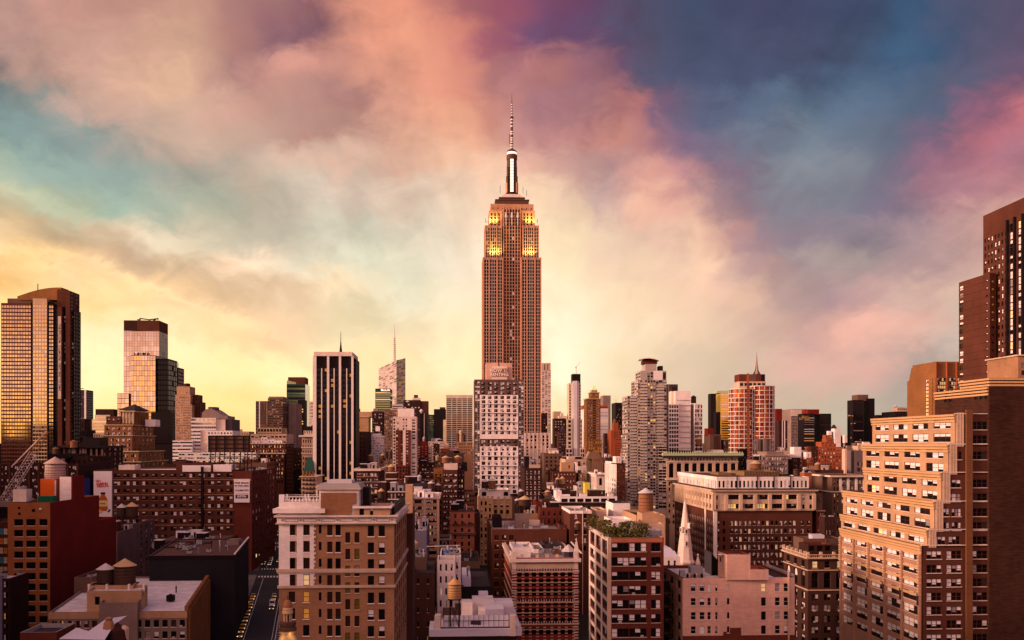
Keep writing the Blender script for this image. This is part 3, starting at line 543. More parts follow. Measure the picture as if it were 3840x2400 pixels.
def twin():
    b = bld('glass_tower', 'pink and gold mirrored glass tower with brown roof storey and gantry on top', 464, 597, 1239, 1300, 40, 'frame_pale', W(13,19,.97,.94,1,2,0,'G',rec=.05), W(6,19,.95,.9,1,2,0,'B',rec=.05), ybot=1660)
    add(b, 464, 597, 1201, 0, 40, 'brick_brown', [(0,.03,None),(.03,.38,'brick_dark'),(.38,1,None)], z0=b.zt-1, roof='tar')
    g = b.P('roof_gantry'); D = 1310
    for p, q in (((525,1203),(525,1194)),((525,1194),(560,1199)),((560,1199),(592,1195)),((592,1199),(592,1193)),((515,1199),(525,1199)),((560,1199),(560,1203)),((575,1203),(585,1197))): g.bar((xf(p[0],D),D,zf(p[1],D)),(xf(q[0],D),D,zf(q[1],D)),.9,'metal_dark')
    b.done()
    b = bld('glass_tower', 'shorter golden mirrored glass tower with planted roof in front of the pink mirrored one', 491, 583, 1332, 1240, 44, 'frame_brown', W(9,19,.97,.94,1,2,0,'E',rec=.05), W(7,19,.93,.85,1,2,0,'d',rec=.05), ybot=1660)
    r = random.Random(3); fo = b.P('roof_planting')
    for i in range(26):
        x = 502+r.random()*60; D = 1241+r.random()*4; z = zf(1332,D); fo.lathe(xf(x,D),D,[(.1,z),(.9,z+1+r.random()),(.2,z+1.6+r.random()*2)],5,'metal_dark')
    add(b, 560, 632, 1345, 6, 40, 'metal_dark', W(7,19,.93,.8,v='d'), W(5,19,.9,.8,v='d'), z0=0); add(b, 566, 645, 1545, -4, 30, 'metal_dark', W(8,11,.6,.5,v='v'), W(5,11,.6,.5,v='v'), z0=0); b.done()
    bld('glass_building', 'low golden mirrored glass block left of the mirrored towers', 440, 483, 1475, 1235, 30, 'frame_dark', W(3,19,.97,.94,1,1,0,'E',rec=.05), ybot=1660).done()
    b = bld('office_tower', 'dark tower with bare steel roof frame right of the mirrored towers', 640, 669, 1378, 1400, 30, 'metal_dark', W(4,14,.8,.6,v='v'), W(4,14,.8,.6,v='d'), ybot=1660)
    fr = b.P('roof_frame')
    for x in (648,654,660,667): fr.bar((xf(x,1400),1401,zf(1380,1400)),(xf(x,1400),1401,zf(1361,1400)),.4,'metal_dark')
    for y in (1361,1370): fr.bar((xf(648,1400),1401,zf(y,1400)),(xf(667,1400),1401,zf(y,1400)),.4,'metal_dark')
    b.done()
twin()
def stepped_tan():
    b = bld('apartment_tower', 'tan and dark brown stepped apartment tower with round cap right of the mirrored towers', 657, 714, 1480, 1150, 26, 'tan_brick', W(8,9.5,.5,.6,v='w',m=.05), W(6,9.5,.5,.6,v='d'), ybot=1660)
    add(b, 663, 712, 1449, 2, 24, 'tan_brick', [(0,.3,None),(.3,1,W(4,12,.35,.6,v='w',rows=2))], W(4,11,.5,.6,v='d'))
    add(b, 700, 742, 1480, 10, 22, 'brick_brown', W(4,9.5,.5,.6,v='d'), W(4,9.5,.5,.6,v='d'), z0=0)
    add(b, 706, 752, 1507, 8, 24, 'brick_brown', W(5,9.5,.5,.6,v='d'), W(4,9.5,.5,.6,v='d'), z0=0); add(b, 690, 720, 1518, -3, 20, 'tan_brick', W(4,9.5,.5,.6,v='w'), None, z0=0)
    c = b.P('cap'); c.lathe(xf(702,1160), 1160, [(3.4,zf(1450,1160)),(3.4,zf(1441,1160)),(2.6,zf(1438,1160))], 16, 'brick_dark'); b.done()
stepped_tan()
def temple():
    D = 700; b = bld('loft_tower', 'orange brown stepped brick tower crowned by a columned temple with black pyramid roof', 330, 519, 1691, D, 62, 'brick_ochre', W(6,19,.62,.62,3,11,.02,'b',fr='frame_brown',arch=True), W(5,19,.6,.6,3,11,.04,'d',fr='frame_brown'), cor=(4,.8,'sand'), ybot=1800)
    add(b, 330, 525, 1730, -3, 66, 'brick_ochre', W(6,18,.62,.62,3,10,.02,'b',fr='frame_brown'), W(5,18,.6,.6,3,10,.04,'d',fr='frame_brown'), z0=0, cor=(4,1.0,'sand'))
    add(b, 386, 495, 1632, 6, 54, 'brick_ochre', W(5,19,.58,.62,2,12,.03,'b',fr='frame_brown'), W(5,19,.5,.6,2,12,.04,'d',fr='frame_brown'), cor=(3,.8,'sand'))
    add(b, 391, 497, 1592, 9, 50, 'brick_ochre', W(5,19,.58,.66,2,9,.03,'w',fr='frame_brown',arch=True), W(5,19,.5,.6,2,9,.04,'d',fr='frame_brown'), cor=(3,.6,'sand'))
    z1 = b.zt; b.zt = b.lz
    add(b, 398, 452, 1561, 12, 30, 'brick_brown', W(3,22,.4,.5,v='w',top=8,arch=True))
    add(b, 449, 501, 1540, 14, 36, 'brick_ochre', W(4,40,.3,.7,1,14,.06,'b',arch=True,rows=1), [(0,1,W(5,40,.2,.7,1,14,.05,'d',rows=1))], cor=(4,1.2,'limestone'))
    b.ribs(b.lp[0], b.lp[1], (.03,.28,.5,.72,.97), 1.3, .7, zf(1588,D+14), zf(1546,D+14), 'sand', 'column')
    pyramid(b, b.lp, zf(1537,D+14), zf(1512,D+14), 'tar', 'pyramid_roof', -1.2)
    add(b, 545, 582, 1573, 30, 12, 'paint_white'); b.done()
temple()
def white_mid():
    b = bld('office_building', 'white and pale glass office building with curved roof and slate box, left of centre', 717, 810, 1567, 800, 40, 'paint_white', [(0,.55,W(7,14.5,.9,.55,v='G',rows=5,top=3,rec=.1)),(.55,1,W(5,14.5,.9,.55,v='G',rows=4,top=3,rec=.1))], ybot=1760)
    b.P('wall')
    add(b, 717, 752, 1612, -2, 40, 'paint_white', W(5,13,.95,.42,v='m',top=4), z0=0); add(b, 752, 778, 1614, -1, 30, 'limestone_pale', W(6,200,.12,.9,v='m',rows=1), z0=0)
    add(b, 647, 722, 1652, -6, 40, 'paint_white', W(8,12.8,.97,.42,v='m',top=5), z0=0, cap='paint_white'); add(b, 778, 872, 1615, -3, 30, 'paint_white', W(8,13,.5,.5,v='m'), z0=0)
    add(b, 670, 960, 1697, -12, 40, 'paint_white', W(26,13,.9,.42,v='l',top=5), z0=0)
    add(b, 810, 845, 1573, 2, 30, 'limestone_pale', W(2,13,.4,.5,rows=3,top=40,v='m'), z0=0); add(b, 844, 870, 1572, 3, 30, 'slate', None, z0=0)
    D = 812; p = b.P('curved_roof'); pts = [(757,1567),(757,1548),(772,1535),(790,1531),(808,1540),(830,1556),(845,1560),(853,1560),(853,1572)]
    A = [(xf(x,D), zf(y,D)) for x, y in pts]; p.poly([(x,D,z) for x, z in A],'stone_grey'); p.poly([(x,D+22,z) for x, z in A[::-1]],'stone_grey')
    for (x0,z0),(x1,z1) in zip(A,A[1:]): p.poly([(x0,D,z0),(x1,D,z1),(x1,D+22,z1),(x0,D+22,z0)],'roof_gravel')
    add(b, 781, 809, 1526, 14, 12, 'slate', z0=zf(1545,812)); b.done()
white_mid()
def mid_brown_offices():
    b = bld('office_tower', 'brown ribbed office tower with pale horizontal bands, left of the green glass tower', 1004, 1061, 1493, 1000, 34, 'stone_brown', W(8,8.6,.8,.5,v='m',top=6), W(1,8.6,.96,.5,v='d',top=6), ybot=1690)
    add(b, 1007, 1062, 1487, 1, 30, 'stone_grey', z0=b.zt-3); add(b, 959, 1007, 1504, 4, 34, 'stone_brown', [(0,.25,W(2,12,.6,.6,v='d')),(.25,.33,'paint_white'),(.33,1,W(7,95,.35,.85,v='m',rows=2,top=6))], z0=0)
    add(b, 1082, 1110, 1512, 30, 40, 'stone_grey', None, None, z0=0); b.done()
    b = bld('office_building', 'tan grid fronted building with cream ledge below the brown ribbed office tower', 966, 1056, 1604, 900, 30, 'sand', W(8,16,.75,.6,v='d',top=5), W(3,16,.6,.6,v='d'), ybot=1720); add(b, 940, 1074, 1627, -3, 40, 'limestone', W(9,20,.7,.3,v='m',top=8), z0=0); b.done()
    b = bld('loft_building', 'brown brick loft block with white roof houses behind the back of the black billboard', 937, 1068, 1662, 800, 45, 'brick_brown', W(12,17,.62,.55,2,8,.02,'l',fr='frame_brown'), W(4,17,.5,.5,v='d'), ybot=1800, roof='roof_pale', cor=(3,.5,'sand'))
    for x0,x1,y in ((978,1003,1640),(1003,1030,1648),(1030,1058,1652),(945,975,1652)): add(b,x0,x1,y,6+x0%5,10,'paint_white',W(2,12,.25,.4,rows=1,v='k'))
    add(b, 936, 1066, 1698, -2, 45, 'brick_brown', W(13,16,.62,.55,2,8,.02,'l',fr='frame_brown'), W(5,16,.5,.5,v='v'), z0=0, cor=(4,.7,'limestone')); b.done()
    b = bld('office_tower', 'green glass tower with brown slanted roof left of the white finned black tower', 1075, 1145, 1440, 1500, 45, 'copper_dark', W(1,9,.98,.6,v='N',top=6,rec=.1), 'mirror_c', ybot=1680)
    D = 1500; b.P('slanted_roof').prism([(xf(1079,D),D+2),(xf(1144,D),D+2),(xf(1156,D+40),D+40),(xf(1084,D+40),D+40)], zf(1442,D), zf(1414,D), 'brick_brown')
    m = b.P('glass_crest'); z = zf(1441,D); m.poly([(xf(1075,D),D+.1,z),(xf(1145,D),D+4.1,z),(xf(1128,D),D+3.1,zf(1438,D)),(xf(1076,D),D+.1,zf(1426,D))],'green_glass')
    add(b, 1117, 1144, 1500, -6, 20, 'metal_dark', W(4,9,.8,.5,v='v'), z0=0); b.done()
    bld('office_tower', 'pale slim tower partly hidden left of the white finned black tower', 1158, 1182, 1505, 1700, 30, 'limestone_pale', W(3,12,.6,.4), ybot=1660).done()
    b = bld('office_building', 'dark street canyon building with small lit windows below the brown ribbed office tower', 1074, 1100, 1680, 760, 120, 'brick_dark', W(4,14,.6,.4,v='v'), W(16,14,.6,.45,v='v'), ybot=1860); b.done()
    bld('office_building', 'purple brown narrow block with a few lit windows left of the ornate cream corner building', 1098, 1131, 1690, 900, 60, 'brick_dark', W(4,13,.6,.45,v='v'), None, ybot=1840).done()
mid_brown_offices()
def finned():
    D = 700; b = bld('office_tower', 'black office tower with tall white vertical fins and white roof slab', 1183, 1322, 1337, D, 40, 'metal_dark', [(0,1,W(6,19.4,.92,.62,2,44,.0,'v',rec=.15,pr=0))], W(6,19.4,.8,.6,v='d',top=40), ybot=1830)
    A, Bq = b.pl[0], b.pl[1]
    b.ribs(A, Bq, (0.0,.345,.665,1.0), 1.5, 1.2, 0, zf(1335,D), 'mullion_pale', 'fin'); b.ribs(A, Bq, (.17,.505,.845), .6, .8, 0, zf(1381,D), 'mullion_pale', 'slim_fin')
    add(b, 1177, 1321, 1319, -1.5, 42, 'limestone_pale', z0=zf(1337,D)+.3, roof='roof_pale'); add(b, 1173, 1183, 1334, -1, 20, 'limestone_pale', z0=0)
    add(b, 1322, 1334, 1345, 6, 28, 'metal_dark', None, z0=0); D+=10
    b.P('antenna').lathe(xf(1278,D),D,[(1.1,zf(1322,D)),(.8,zf(1310,D)),(.25,zf(1280,D)),(.1,zf(1242,D))],6,'metal_dark'); b.done()
finned()
def bofa():
    D = 2300; b = B('glass_skyscraper', 'faceted glass skyscraper with slanted crown and pale lattice spire behind the green glass block', D, (xf(1420,D),D), 'skyscraper', ybot=1640)
    f0, f1, f2 = (xf(1420,D),D), (xf(1488,D),D-6), (xf(1514,D),D+36); w = b.P('curtain_wall'); z = lambda y: zf(y,D)
    bk = (xf(1436,D),D+45)
    rows_ = 42
    def pan(p, q, y0p, y0q, mts, split=8):
        for r in range(rows_):
            for c in range(split):
                a0, a1 = c/split, (c+1)/split; yt = lambda a: y0p+(y0q-y0p)*a
                t = r/rows_; t2 = (r+.72)/rows_; t3 = (r+1)/rows_
                P = lambda a, tt: (p[0]+(q[0]-p[0])*a, p[1]+(q[1]-p[1])*a, z(max(yt(a), 1338)+(1700-yt(a))*tt))
                w.poly([P(a0,t),P(a1,t),P(a1,t2),P(a0,t2)], b.rnd.choice(mts)); w.poly([P(a0,t2),P(a1,t2),P(a1,t3),P(a0,t3)], 'limestone_pale')
    pan(f0, f1, 1383, 1352, ('mirror_a','mirror_b','mirror_c','blind_grey')); pan(f1, f2, 1352, 1338, ('green_glass','green_glass_b','lit_dim','mirror_b'), 4)
    w.poly([(*f0,z(1383)),(*f1,z(1352)),(*bk,z(1380))],'metal_grey'); w.poly([(*f1,z(1352)),(*f2,z(1338)),(*bk,z(1380))],'metal_grey')
    w.poly([(*bk,0),(*f0,0),(*f0,z(1383)),(*bk,z(1380))],'metal_grey'); w.poly([(*f2,0),(*bk,0),(*bk,z(1380)),(*f2,z(1338))],'metal_grey')
    sx = xf(1476,D); sp = b.P('spire'); sp.lathe(sx,D+15,[(3,z(1372)),(2.4,z(1300)),(1.2,z(1262)),(.3,z(1213))],6,'mullion_pale')
    for y in range(1264,1360,8): sp.lathe(sx,D+15,[(3.4,z(y+1.5)),(3.4,z(y))],6,'limestone_pale')
    b.done()
    D = 1900; b = bld('office_building', 'dark green glass office block carrying a white roof sign', 1407, 1464, 1457, D, 60, 'copper_dark', W(1,8.5,.98,.6,v='N',top=13,rec=.1), W(1,8.5,.98,.6,v='d',top=13), ybot=1600)
    Ds = D-1; sg = b.P('sign_board'); sg.box(xf(1429,Ds),Ds-1,zf(1469,Ds),xf(1462,Ds),Ds,zf(1457,Ds),'metal_dark'); b.done()
    text('MetLife', b.root, (xf(1445.5,Ds)-b.o[0],Ds-1.1-b.o[1],zf(1463,Ds)), 5.6, 'strip_light', bold=.12)
bofa()
def cluster():
    b = bld('office_tower', 'dark red brown tower with pink roof tier and small satellite dish', 1513, 1577, 1500, 1800, 30, 'brick_dark', W(5,12,.5,.5,v='m',top=14), W(3,12,.5,.5,v='d'), ybot=1640); add(b,1546,1575,1492,5,16,'limestone_pale'); add(b,1552,1567,1481,8,10,'slate')
    b.P('satellite_dish').lathe(xf(1529,1790),1790,[(.5,zf(1510,1790)),(3.6,zf(1506,1790)),(.4,zf(1502,1790))],12,'paint_white'); b.done()
    b = bld('office_tower', 'rust brown slab tower with sloping shoulder behind the tan apartment tower', 1577, 1606, 1504, 1850, 30, 'brick_brown', [(0,.3,'brick_dark'),(.3,1,None)], ybot=1660); b.done()
    b = bld('office_tower', 'black glass slab with thin white edge beside the tan apartment tower', 1576, 1607, 1550, 1500, 30, 'metal_dark', [(0,.45,'metal_dark'),(.45,.5,'paint_white'),(.5,.9,'glass'),(.9,1,'slate')], ybot=1700); b.P('satellite_dish').lathe(xf(1580,1502),1502,[(.5,zf(1550,1500)),(3,zf(1540,1500)),(.4,zf(1534,1500))],12,'paint_white'); b.done()
    b = bld('office_building', 'orange brown office block with boxy roof house right of the finned black tower', 1336, 1382, 1560, 1100, 30, 'tan_brick', W(9,12,.34,.5,v='o',top=14,pr=.1), W(4,12,.4,.5,v='d'), ybot=1700, cor=(5,1,'sand')); add(b,1343,1394,1544,4,20,'tan_brick'); b.done()
    bld('office_tower', 'small dark block peeping over the roofs right of the finned black tower', 1333, 1347, 1532, 1700, 20, 'slate', W(2,9,.6,.5), ybot=1600).done()
    b = bld('apartment_building', 'dark brown block with red brick bays left of the tan twin tower', 1395, 1434, 1542, 1000, 40, 'brick_dark', W(5,11,.6,.5,v='b',top=10), W(5,11,.6,.5,v='N'), ybot=1720); add(b,1400,1418,1532,4,8,'stone_grey')
    bd = b.P('roof_board'); D=980; bd.box(xf(1409,D),D-1,zf(1617,D),xf(1425,D),D,zf(1599,D),'paint_white'); b.done()
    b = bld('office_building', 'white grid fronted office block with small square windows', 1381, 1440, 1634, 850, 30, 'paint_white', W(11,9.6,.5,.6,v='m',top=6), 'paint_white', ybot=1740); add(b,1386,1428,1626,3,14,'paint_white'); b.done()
    b = bld('apartment_building', 'narrow black side wall building with brown flank beside the white grid fronted block', 1345, 1373, 1618, 800, 60, 'brick_dark', W(2,16,.4,.5,v='v'), None, ybot=1760); b.done()
    b = bld('apartment_tower', 'tan twin apartment tower with small windows standing behind the pink capped tower', 1441, 1490, 1537, 750, 26, 'tan_brick', W(8,11,.5,.55,v='b',top=8), None, ybot=1790); add(b,1470,1510,1516,14,20,'limestone_pale',W(1,9,.9,.4)); b.done()
    D = 650; b = bld('apartment_tower', 'pale and red brick apartment tower with pink concrete roof box, right of the tan twin', 1473, 1562, 1562, D, 24, 'limestone_pale', [(0,.13,W(1,11.6,.6,.66,1,8,0,'m')),(.13,.30,W(1,11.6,.55,.66,1,8,0,'b')),(.30,.40,None),(.40,.63,W(2,11.6,.55,.6,1,8,0,'m')),(.63,.76,None),(.76,1,W(1,11.6,.6,.66,1,8,0,'b'))], W(3,11.6,.5,.6,v='d'), ybot=1800)
    add(b, 1484, 1540, 1613, -1.5, 10, 'brick_red', [(0,.16,W(1,11.6,.8,.6,v='b')),(.16,.32,None),(.32,.48,W(1,11.6,.8,.6)),(.48,.66,'limestone_pale'),(.66,.86,W(1,11.6,.8,.6,v='b')),(.86,1,None)], z0=0)
    add(b, 1491, 1552, 1532, 5, 14, 'terracotta_pale'); add(b, 1485, 1530, 1745, -3.5, 8, 'brick_red', W(4,11.6,.6,.6), z0=0); b.done()
    D = 850; b = bld('apartment_building', 'crimson brick apartment block with pale striped wings', 1562, 1618, 1674, D, 24, 'limestone', [(0,.22,W(1,9,.9,.45,v='d')),(.22,.8,'brick_crimson'),(.8,1,W(1,9,.9,.45,v='b'))], ybot=1760)
    add(b,1574,1606,1668,-1,10,'brick_crimson',[(0,.2,None),(.2,.45,W(1,9,.8,.5,v='w')),(.45,.6,None),(.6,.85,W(1,9,.8,.5,v='w')),(.85,1,None)],z0=0); add(b,1580,1601,1655,4,8,'brick_crimson'); b.done()
    tank('grey round tank on the crimson brick apartment block', 1590, 856, 1637, 1643, 1654, 10, 1655, 'concrete', 'cone_pale')
    b = bld('office_tower', 'near black office tower with dim lit rows left of the pale green office slab', 1627, 1672, 1534, 1800, 40, 'metal_dark', W(6,7,.7,.5,v='v',top=4), ybot=1680); add(b,1649,1670,1527,5,20,'slate'); b.done()
    bld('office_tower', 'dark green lower tower left of the near black office tower', 1607, 1628, 1555, 1900, 30, 'copper_dark', W(4,7,.7,.5,v='N'), ybot=1680).done()
    D = 1600; b = bld('office_tower', 'pale green gold office slab with five columns of wide dark windows', 1673, 1773, 1481, D, 40, 'cream', W(5,7.1,.86,.58,1,13,.01,'v',rec=.4), 'metal_dark', ybot=1700); b.done()
    bld('office_building', 'plain pale green slab edge left of the pale green office slab', 1662, 1674, 1574, 1620, 30, 'cream', None, ybot=1680).done()
    b = bld('office_building', 'orange brown block with ornate dark turreted top in front of the pale green office slab', 1706, 1772, 1658, 900, 30, 'brick_tan', W(10,11,.45,.5,v='m',top=5), ybot=1700, cor=(2,.5,'sand'))
    c = b.P('turret'); 
    for x, y in ((1718,1622),(1728,1611),(1738,1624)): c.lathe(xf(x,906),906,[(1.9,zf(1658,906)),(1.7,zf(y+10,906)),(2.1,zf(y+8,906)),(.2,zf(y,906))],8,'metal_brown' if x != 1728 else 'sand')
    b.done()
    b = bld('unfinished_building', 'orange open framed building under construction left of the striped pale tower', 1651, 1720, 1682, 800, 24, 'brick_orange', W(9,9,.85,.62,v='d',top=2,rec=.8), ybot=1715); b.done()
    D = 600 if False else 650
    b = bld('hotel_tower', 'slim white gridded tower with dark top floors and a renting sign on its roof', 1779, 1965, 1423, 650, 26, 'brick_mauve', [(0,.115,W(1,16.7,.84,.80,2,7,0,'b',fr='frame_pale')),(.115,.885,W(6,16.7,.62,.72,2,10,0,'b')),(.885,1,W(1,16.7,.84,.80,2,7,0,'b',fr='frame_pale'))], W(4,16.7,.6,.7,v='m'), ybot=1850)
    for y0, y1, rw in ((1481,1646,5),(1674,1852,5)):
        add(b, 1800, 1943, y0, -.5, 1.2, 'terracotta_pale', W(6,(y1-y0)/rw/2,.58,.74,2,3,.01,'b',fr='frame_brown',rows=rw*2), z0=zf(y1,650))
        for i in range(1,rw): b.P('white_band').box(b.lp[0][0],b.lp[0][1]-.3,zf(y0+(y1-y0)/rw*i,650)-.25,b.lp[1][0],b.lp[0][1]+.2,zf(y0+(y1-y0)/rw*i,650)+.25,'paint_white')
        # floor slab splitting each tall window bay
        for i in range(rw):
            z = zf(y0+(y1-y0)/rw*(i+.52),650); 
            pass
    add(b, 1823, 1868, 1361, 4, 14, 'stucco_pink'); add(b, 1874, 1920, 1361, 4, 14, 'stucco_pink'); add(b, 1866, 1876, 1376, 5, 10, 'metal_dark'); Ds = 652
    sg = b.P('sign_board'); sg.box(xf(1844,Ds),Ds,zf(1424,Ds),xf(1902,Ds),Ds+1.5,zf(1373,Ds),'limestone_pale'); sg.box(xf(1845.5,Ds),Ds-.25,zf(1412,Ds),xf(1900,Ds),Ds,zf(1382,Ds),'wood_rust'); b.done()
    ox, oy = b.o[0], b.o[1]
    text('NOW', b.root, (xf(1860,Ds)-ox,Ds-.3-oy,zf(1389.5,Ds)), 2.9, 'paint_white', bold=.06); text('RENTING', b.root, (xf(1872.5,Ds)-ox,Ds-.3-oy,zf(1404.5,Ds)), 2.75, 'paint_white', bold=.06); text('31', b.root, (xf(1895,Ds)-ox,Ds-.3-oy,zf(1391,Ds)), 2.0, 'paint_white', bold=.04)
cluster()
def right_towers():
    b = bld('office_tower', 'pale lilac striped tower with notched crown directly right of the tallest tower', 2031, 2066, 1388, 1600, 40, 'limestone_pale', W(3,5.9,.74,.55,v='b',top=6), None, ybot=1640)
    for i in range(3): add(b, 2032+i*12, 2041+i*12, 1361, 0, 20, 'limestone'); 
    b.done()
    b = bld('office_building', 'khaki box topped tower behind the dark brown tower right of the tallest tower', 2076, 2104, 1543, 1500, 20, 'sand', None, ybot=1600); b.done()
    b = bld('apartment_tower', 'dark brown brick tower with pinkish roof frame right of the tallest tower', 2079, 2120, 1569, 1200, 26, 'brick_dark', W(4,10,.42,.4,v='b',top=10), W(3,10,.4,.4,v='d'), ybot=1690); add(b,2095,2126,1560,5,10,'limestone_pale'); add(b,2103,2113,1548,7,6,'limestone_pale'); b.done()
    b = bld('apartment_building', 'purple brown narrow block with grey domed cap left of the slender black and white tower', 2096, 2122, 1620, 1000, 20, 'brownstone', W(3,10,.5,.5,v='b'), ybot=1720); b.P('dome').lathe(xf(2113,1010),1010,[(2.6,zf(1612,1010)),(2.4,zf(1602,1010)),(1.5,zf(1597,1010))],12,'slate'); add(b,2106,2121,1610,4,8,'slate'); b.done()
    D = 1200; b = bld('apartment_tower', 'slender tower of white and black vertical stripes with black cap and small crane', 2133, 2178, 1437, D, 22, 'cream', [(0,.22,W(1,11,.5,.6,v='m')),(.22,.34,'paint_white'),(.34,.42,W(1,5000,1,.99,v='k',rows=1)),(.42,.52,'paint_white'),(.52,.60,W(1,5000,1,.99,v='k',rows=1)),(.60,.66,'paint_white'),(.66,.78,W(1,5000,1,.99,v='k',rows=1)),(.78,.84,'paint_white'),(.84,1,W(1,11,.6,.6,v='d'))], W(3,11,.5,.6,v='d'), ybot=1720)
    for s_ in ((.22,.42),(.42,.60),(.60,.84)): pass
    b.ribs(b.pl[0], b.pl[1], (.30,.47,.62,.80), 1.2, .8, 0, zf(1430,D), 'paint_white', 'fin')
    add(b,2147,2177,1402,2,16,'metal_dark',W(6,12,.5,.5,v='k')); add(b,2126,2146,1570,-3,20,'cream',W(1,16,.5,.6,v='k'),z0=0); add(b,2170,2183,1571,-3,20,'cream',W(1,16,.6,.6,v='k'),z0=0)
    add(b,2122,2146,1679,-6,20,'limestone_pale',W(2,17,.7,.7,v='d'),z0=0); add(b,2168,2192,1679,-6,20,'limestone_pale',W(2,17,.7,.7,v='d'),z0=0); add(b,2150,2165,1428,-4,2,'paint_white',None,z0=0)
    cr = b.P('crane'); q = lambda x,y: (xf(x,D+8),D+8,zf(y,D+8)); cr.bar(q(2161,1404),q(2161,1373),.5,'paint_white'); cr.bar(q(2161,1378),q(2176,1358),.35,'paint_white'); cr.bar(q(2161,1376),q(2156,1380),.6,'paint_white'); b.done()
    b = bld('office_tower', 'white banded office tower with brown top floors behind the golden brown tower', 2178, 2281, 1532, 1700, 40, 'paint_white', W(1,5.2,.99,.34,v='blind_grey' if 0 else 'b',top=4), ybot=1680); add(b,2178,2278,1520,1,30,'brick_orange',W(10,8,.7,.4,v='d')); b.done()
    D = 1250; b = bld('apartment_tower', 'golden brown tower with lit green pyramid roof', 2200, 2252, 1494, D, 26, 'brick_ochre', [(0,.1,None),(.1,.42,W(3,9.3,.42,.55,v='b')),(.42,.7,W(1,9.3,.8,.6,v='k')),(.7,.92,W(2,9.3,.42,.55,v='b')),(.92,1,None)], W(5,9.3,.5,.55,v='d'), W(4,9.3,.5,.55,v='d'), ybot=1700, cor=(3,1,'sand'))
    add(b,2207,2247,1471,3,20,'brick_ochre',W(4,14,.4,.5,v='o',rows=1,top=6),cor=(2,.8,'sand')); b.zt=b.lz; add(b,2212,2240,1462,5,14,'sand',W(4,9,.4,.6,v='y',rows=1,top=2)); pyramid(b,b.lp,b.lz,zf(1444,D+8),'pyramid_glow','pyramid_roof')
    add(b,2196,2256,1650,-3,28,'brick_ochre',W(6,11,.45,.55,v='o'),z0=0); b.done()
    b = bld('office_tower', 'hazy grey ribbed tower behind the golden brown tower', 2251, 2290, 1483, 2100, 40, 'stone_grey', W(10,400,.4,.9,v='k',rows=1,top=6), ybot=1640); b.done()
    b = bld('office_tower', 'dark box tower with dotted lit windows and thin mast left of the balcony tower', 2293, 2340, 1510, 2000, 50, 'metal_dark', W(10,6,.7,.5,v='v',top=18), ybot=1640); b.P('mast').bar((xf(2310,2010),2010,zf(1511,2010)),(xf(2310,2010),2010,zf(1494,2010)),1,'paint_white'); b.done()
    D = 1000; b = bld('apartment_building', 'bright orange brick stepped apartment block left of the balcony tower', 2278, 2327, 1613, D, 24, 'brick_orange', [(0,.3,None),(.3,1,W(3,9,.5,.4,v='d'))], W(3,9,.5,.4,v='d'), ybot=1730); add(b,2292,2319,1586,2,14,'brick_orange'); add(b,2290,2331,1655,-2,24,'brick_orange',W(5,9,.45,.4,v='d'),z0=0); b.done()
    tank('small brown tank on the bright orange brick block', 2305, 1006, 1571, 1575, 1586, 14, 1587, 'wood_rust', 'wood_rust')
    bld('apartment_building', 'dark brown back building between the golden brown tower and the orange brick block', 2262, 2282, 1625, 1050, 24, 'brick_dark', W(2,9,.4,.4,v='v'), ybot=1720).done()
    bld('office_building', 'small white block between the orange brick block and the balcony tower', 2329, 2350, 1632, 1050, 20, 'paint_white', W(2,11,.6,.4,v='d',top=20), ybot=1720).done()
    bld('office_tower', 'sliver of pink tower just left of the balcony tower', 2340, 2356, 1560, 1500, 20, 'limestone', W(1,9,.3,.3), ybot=1680).done()
right_towers()
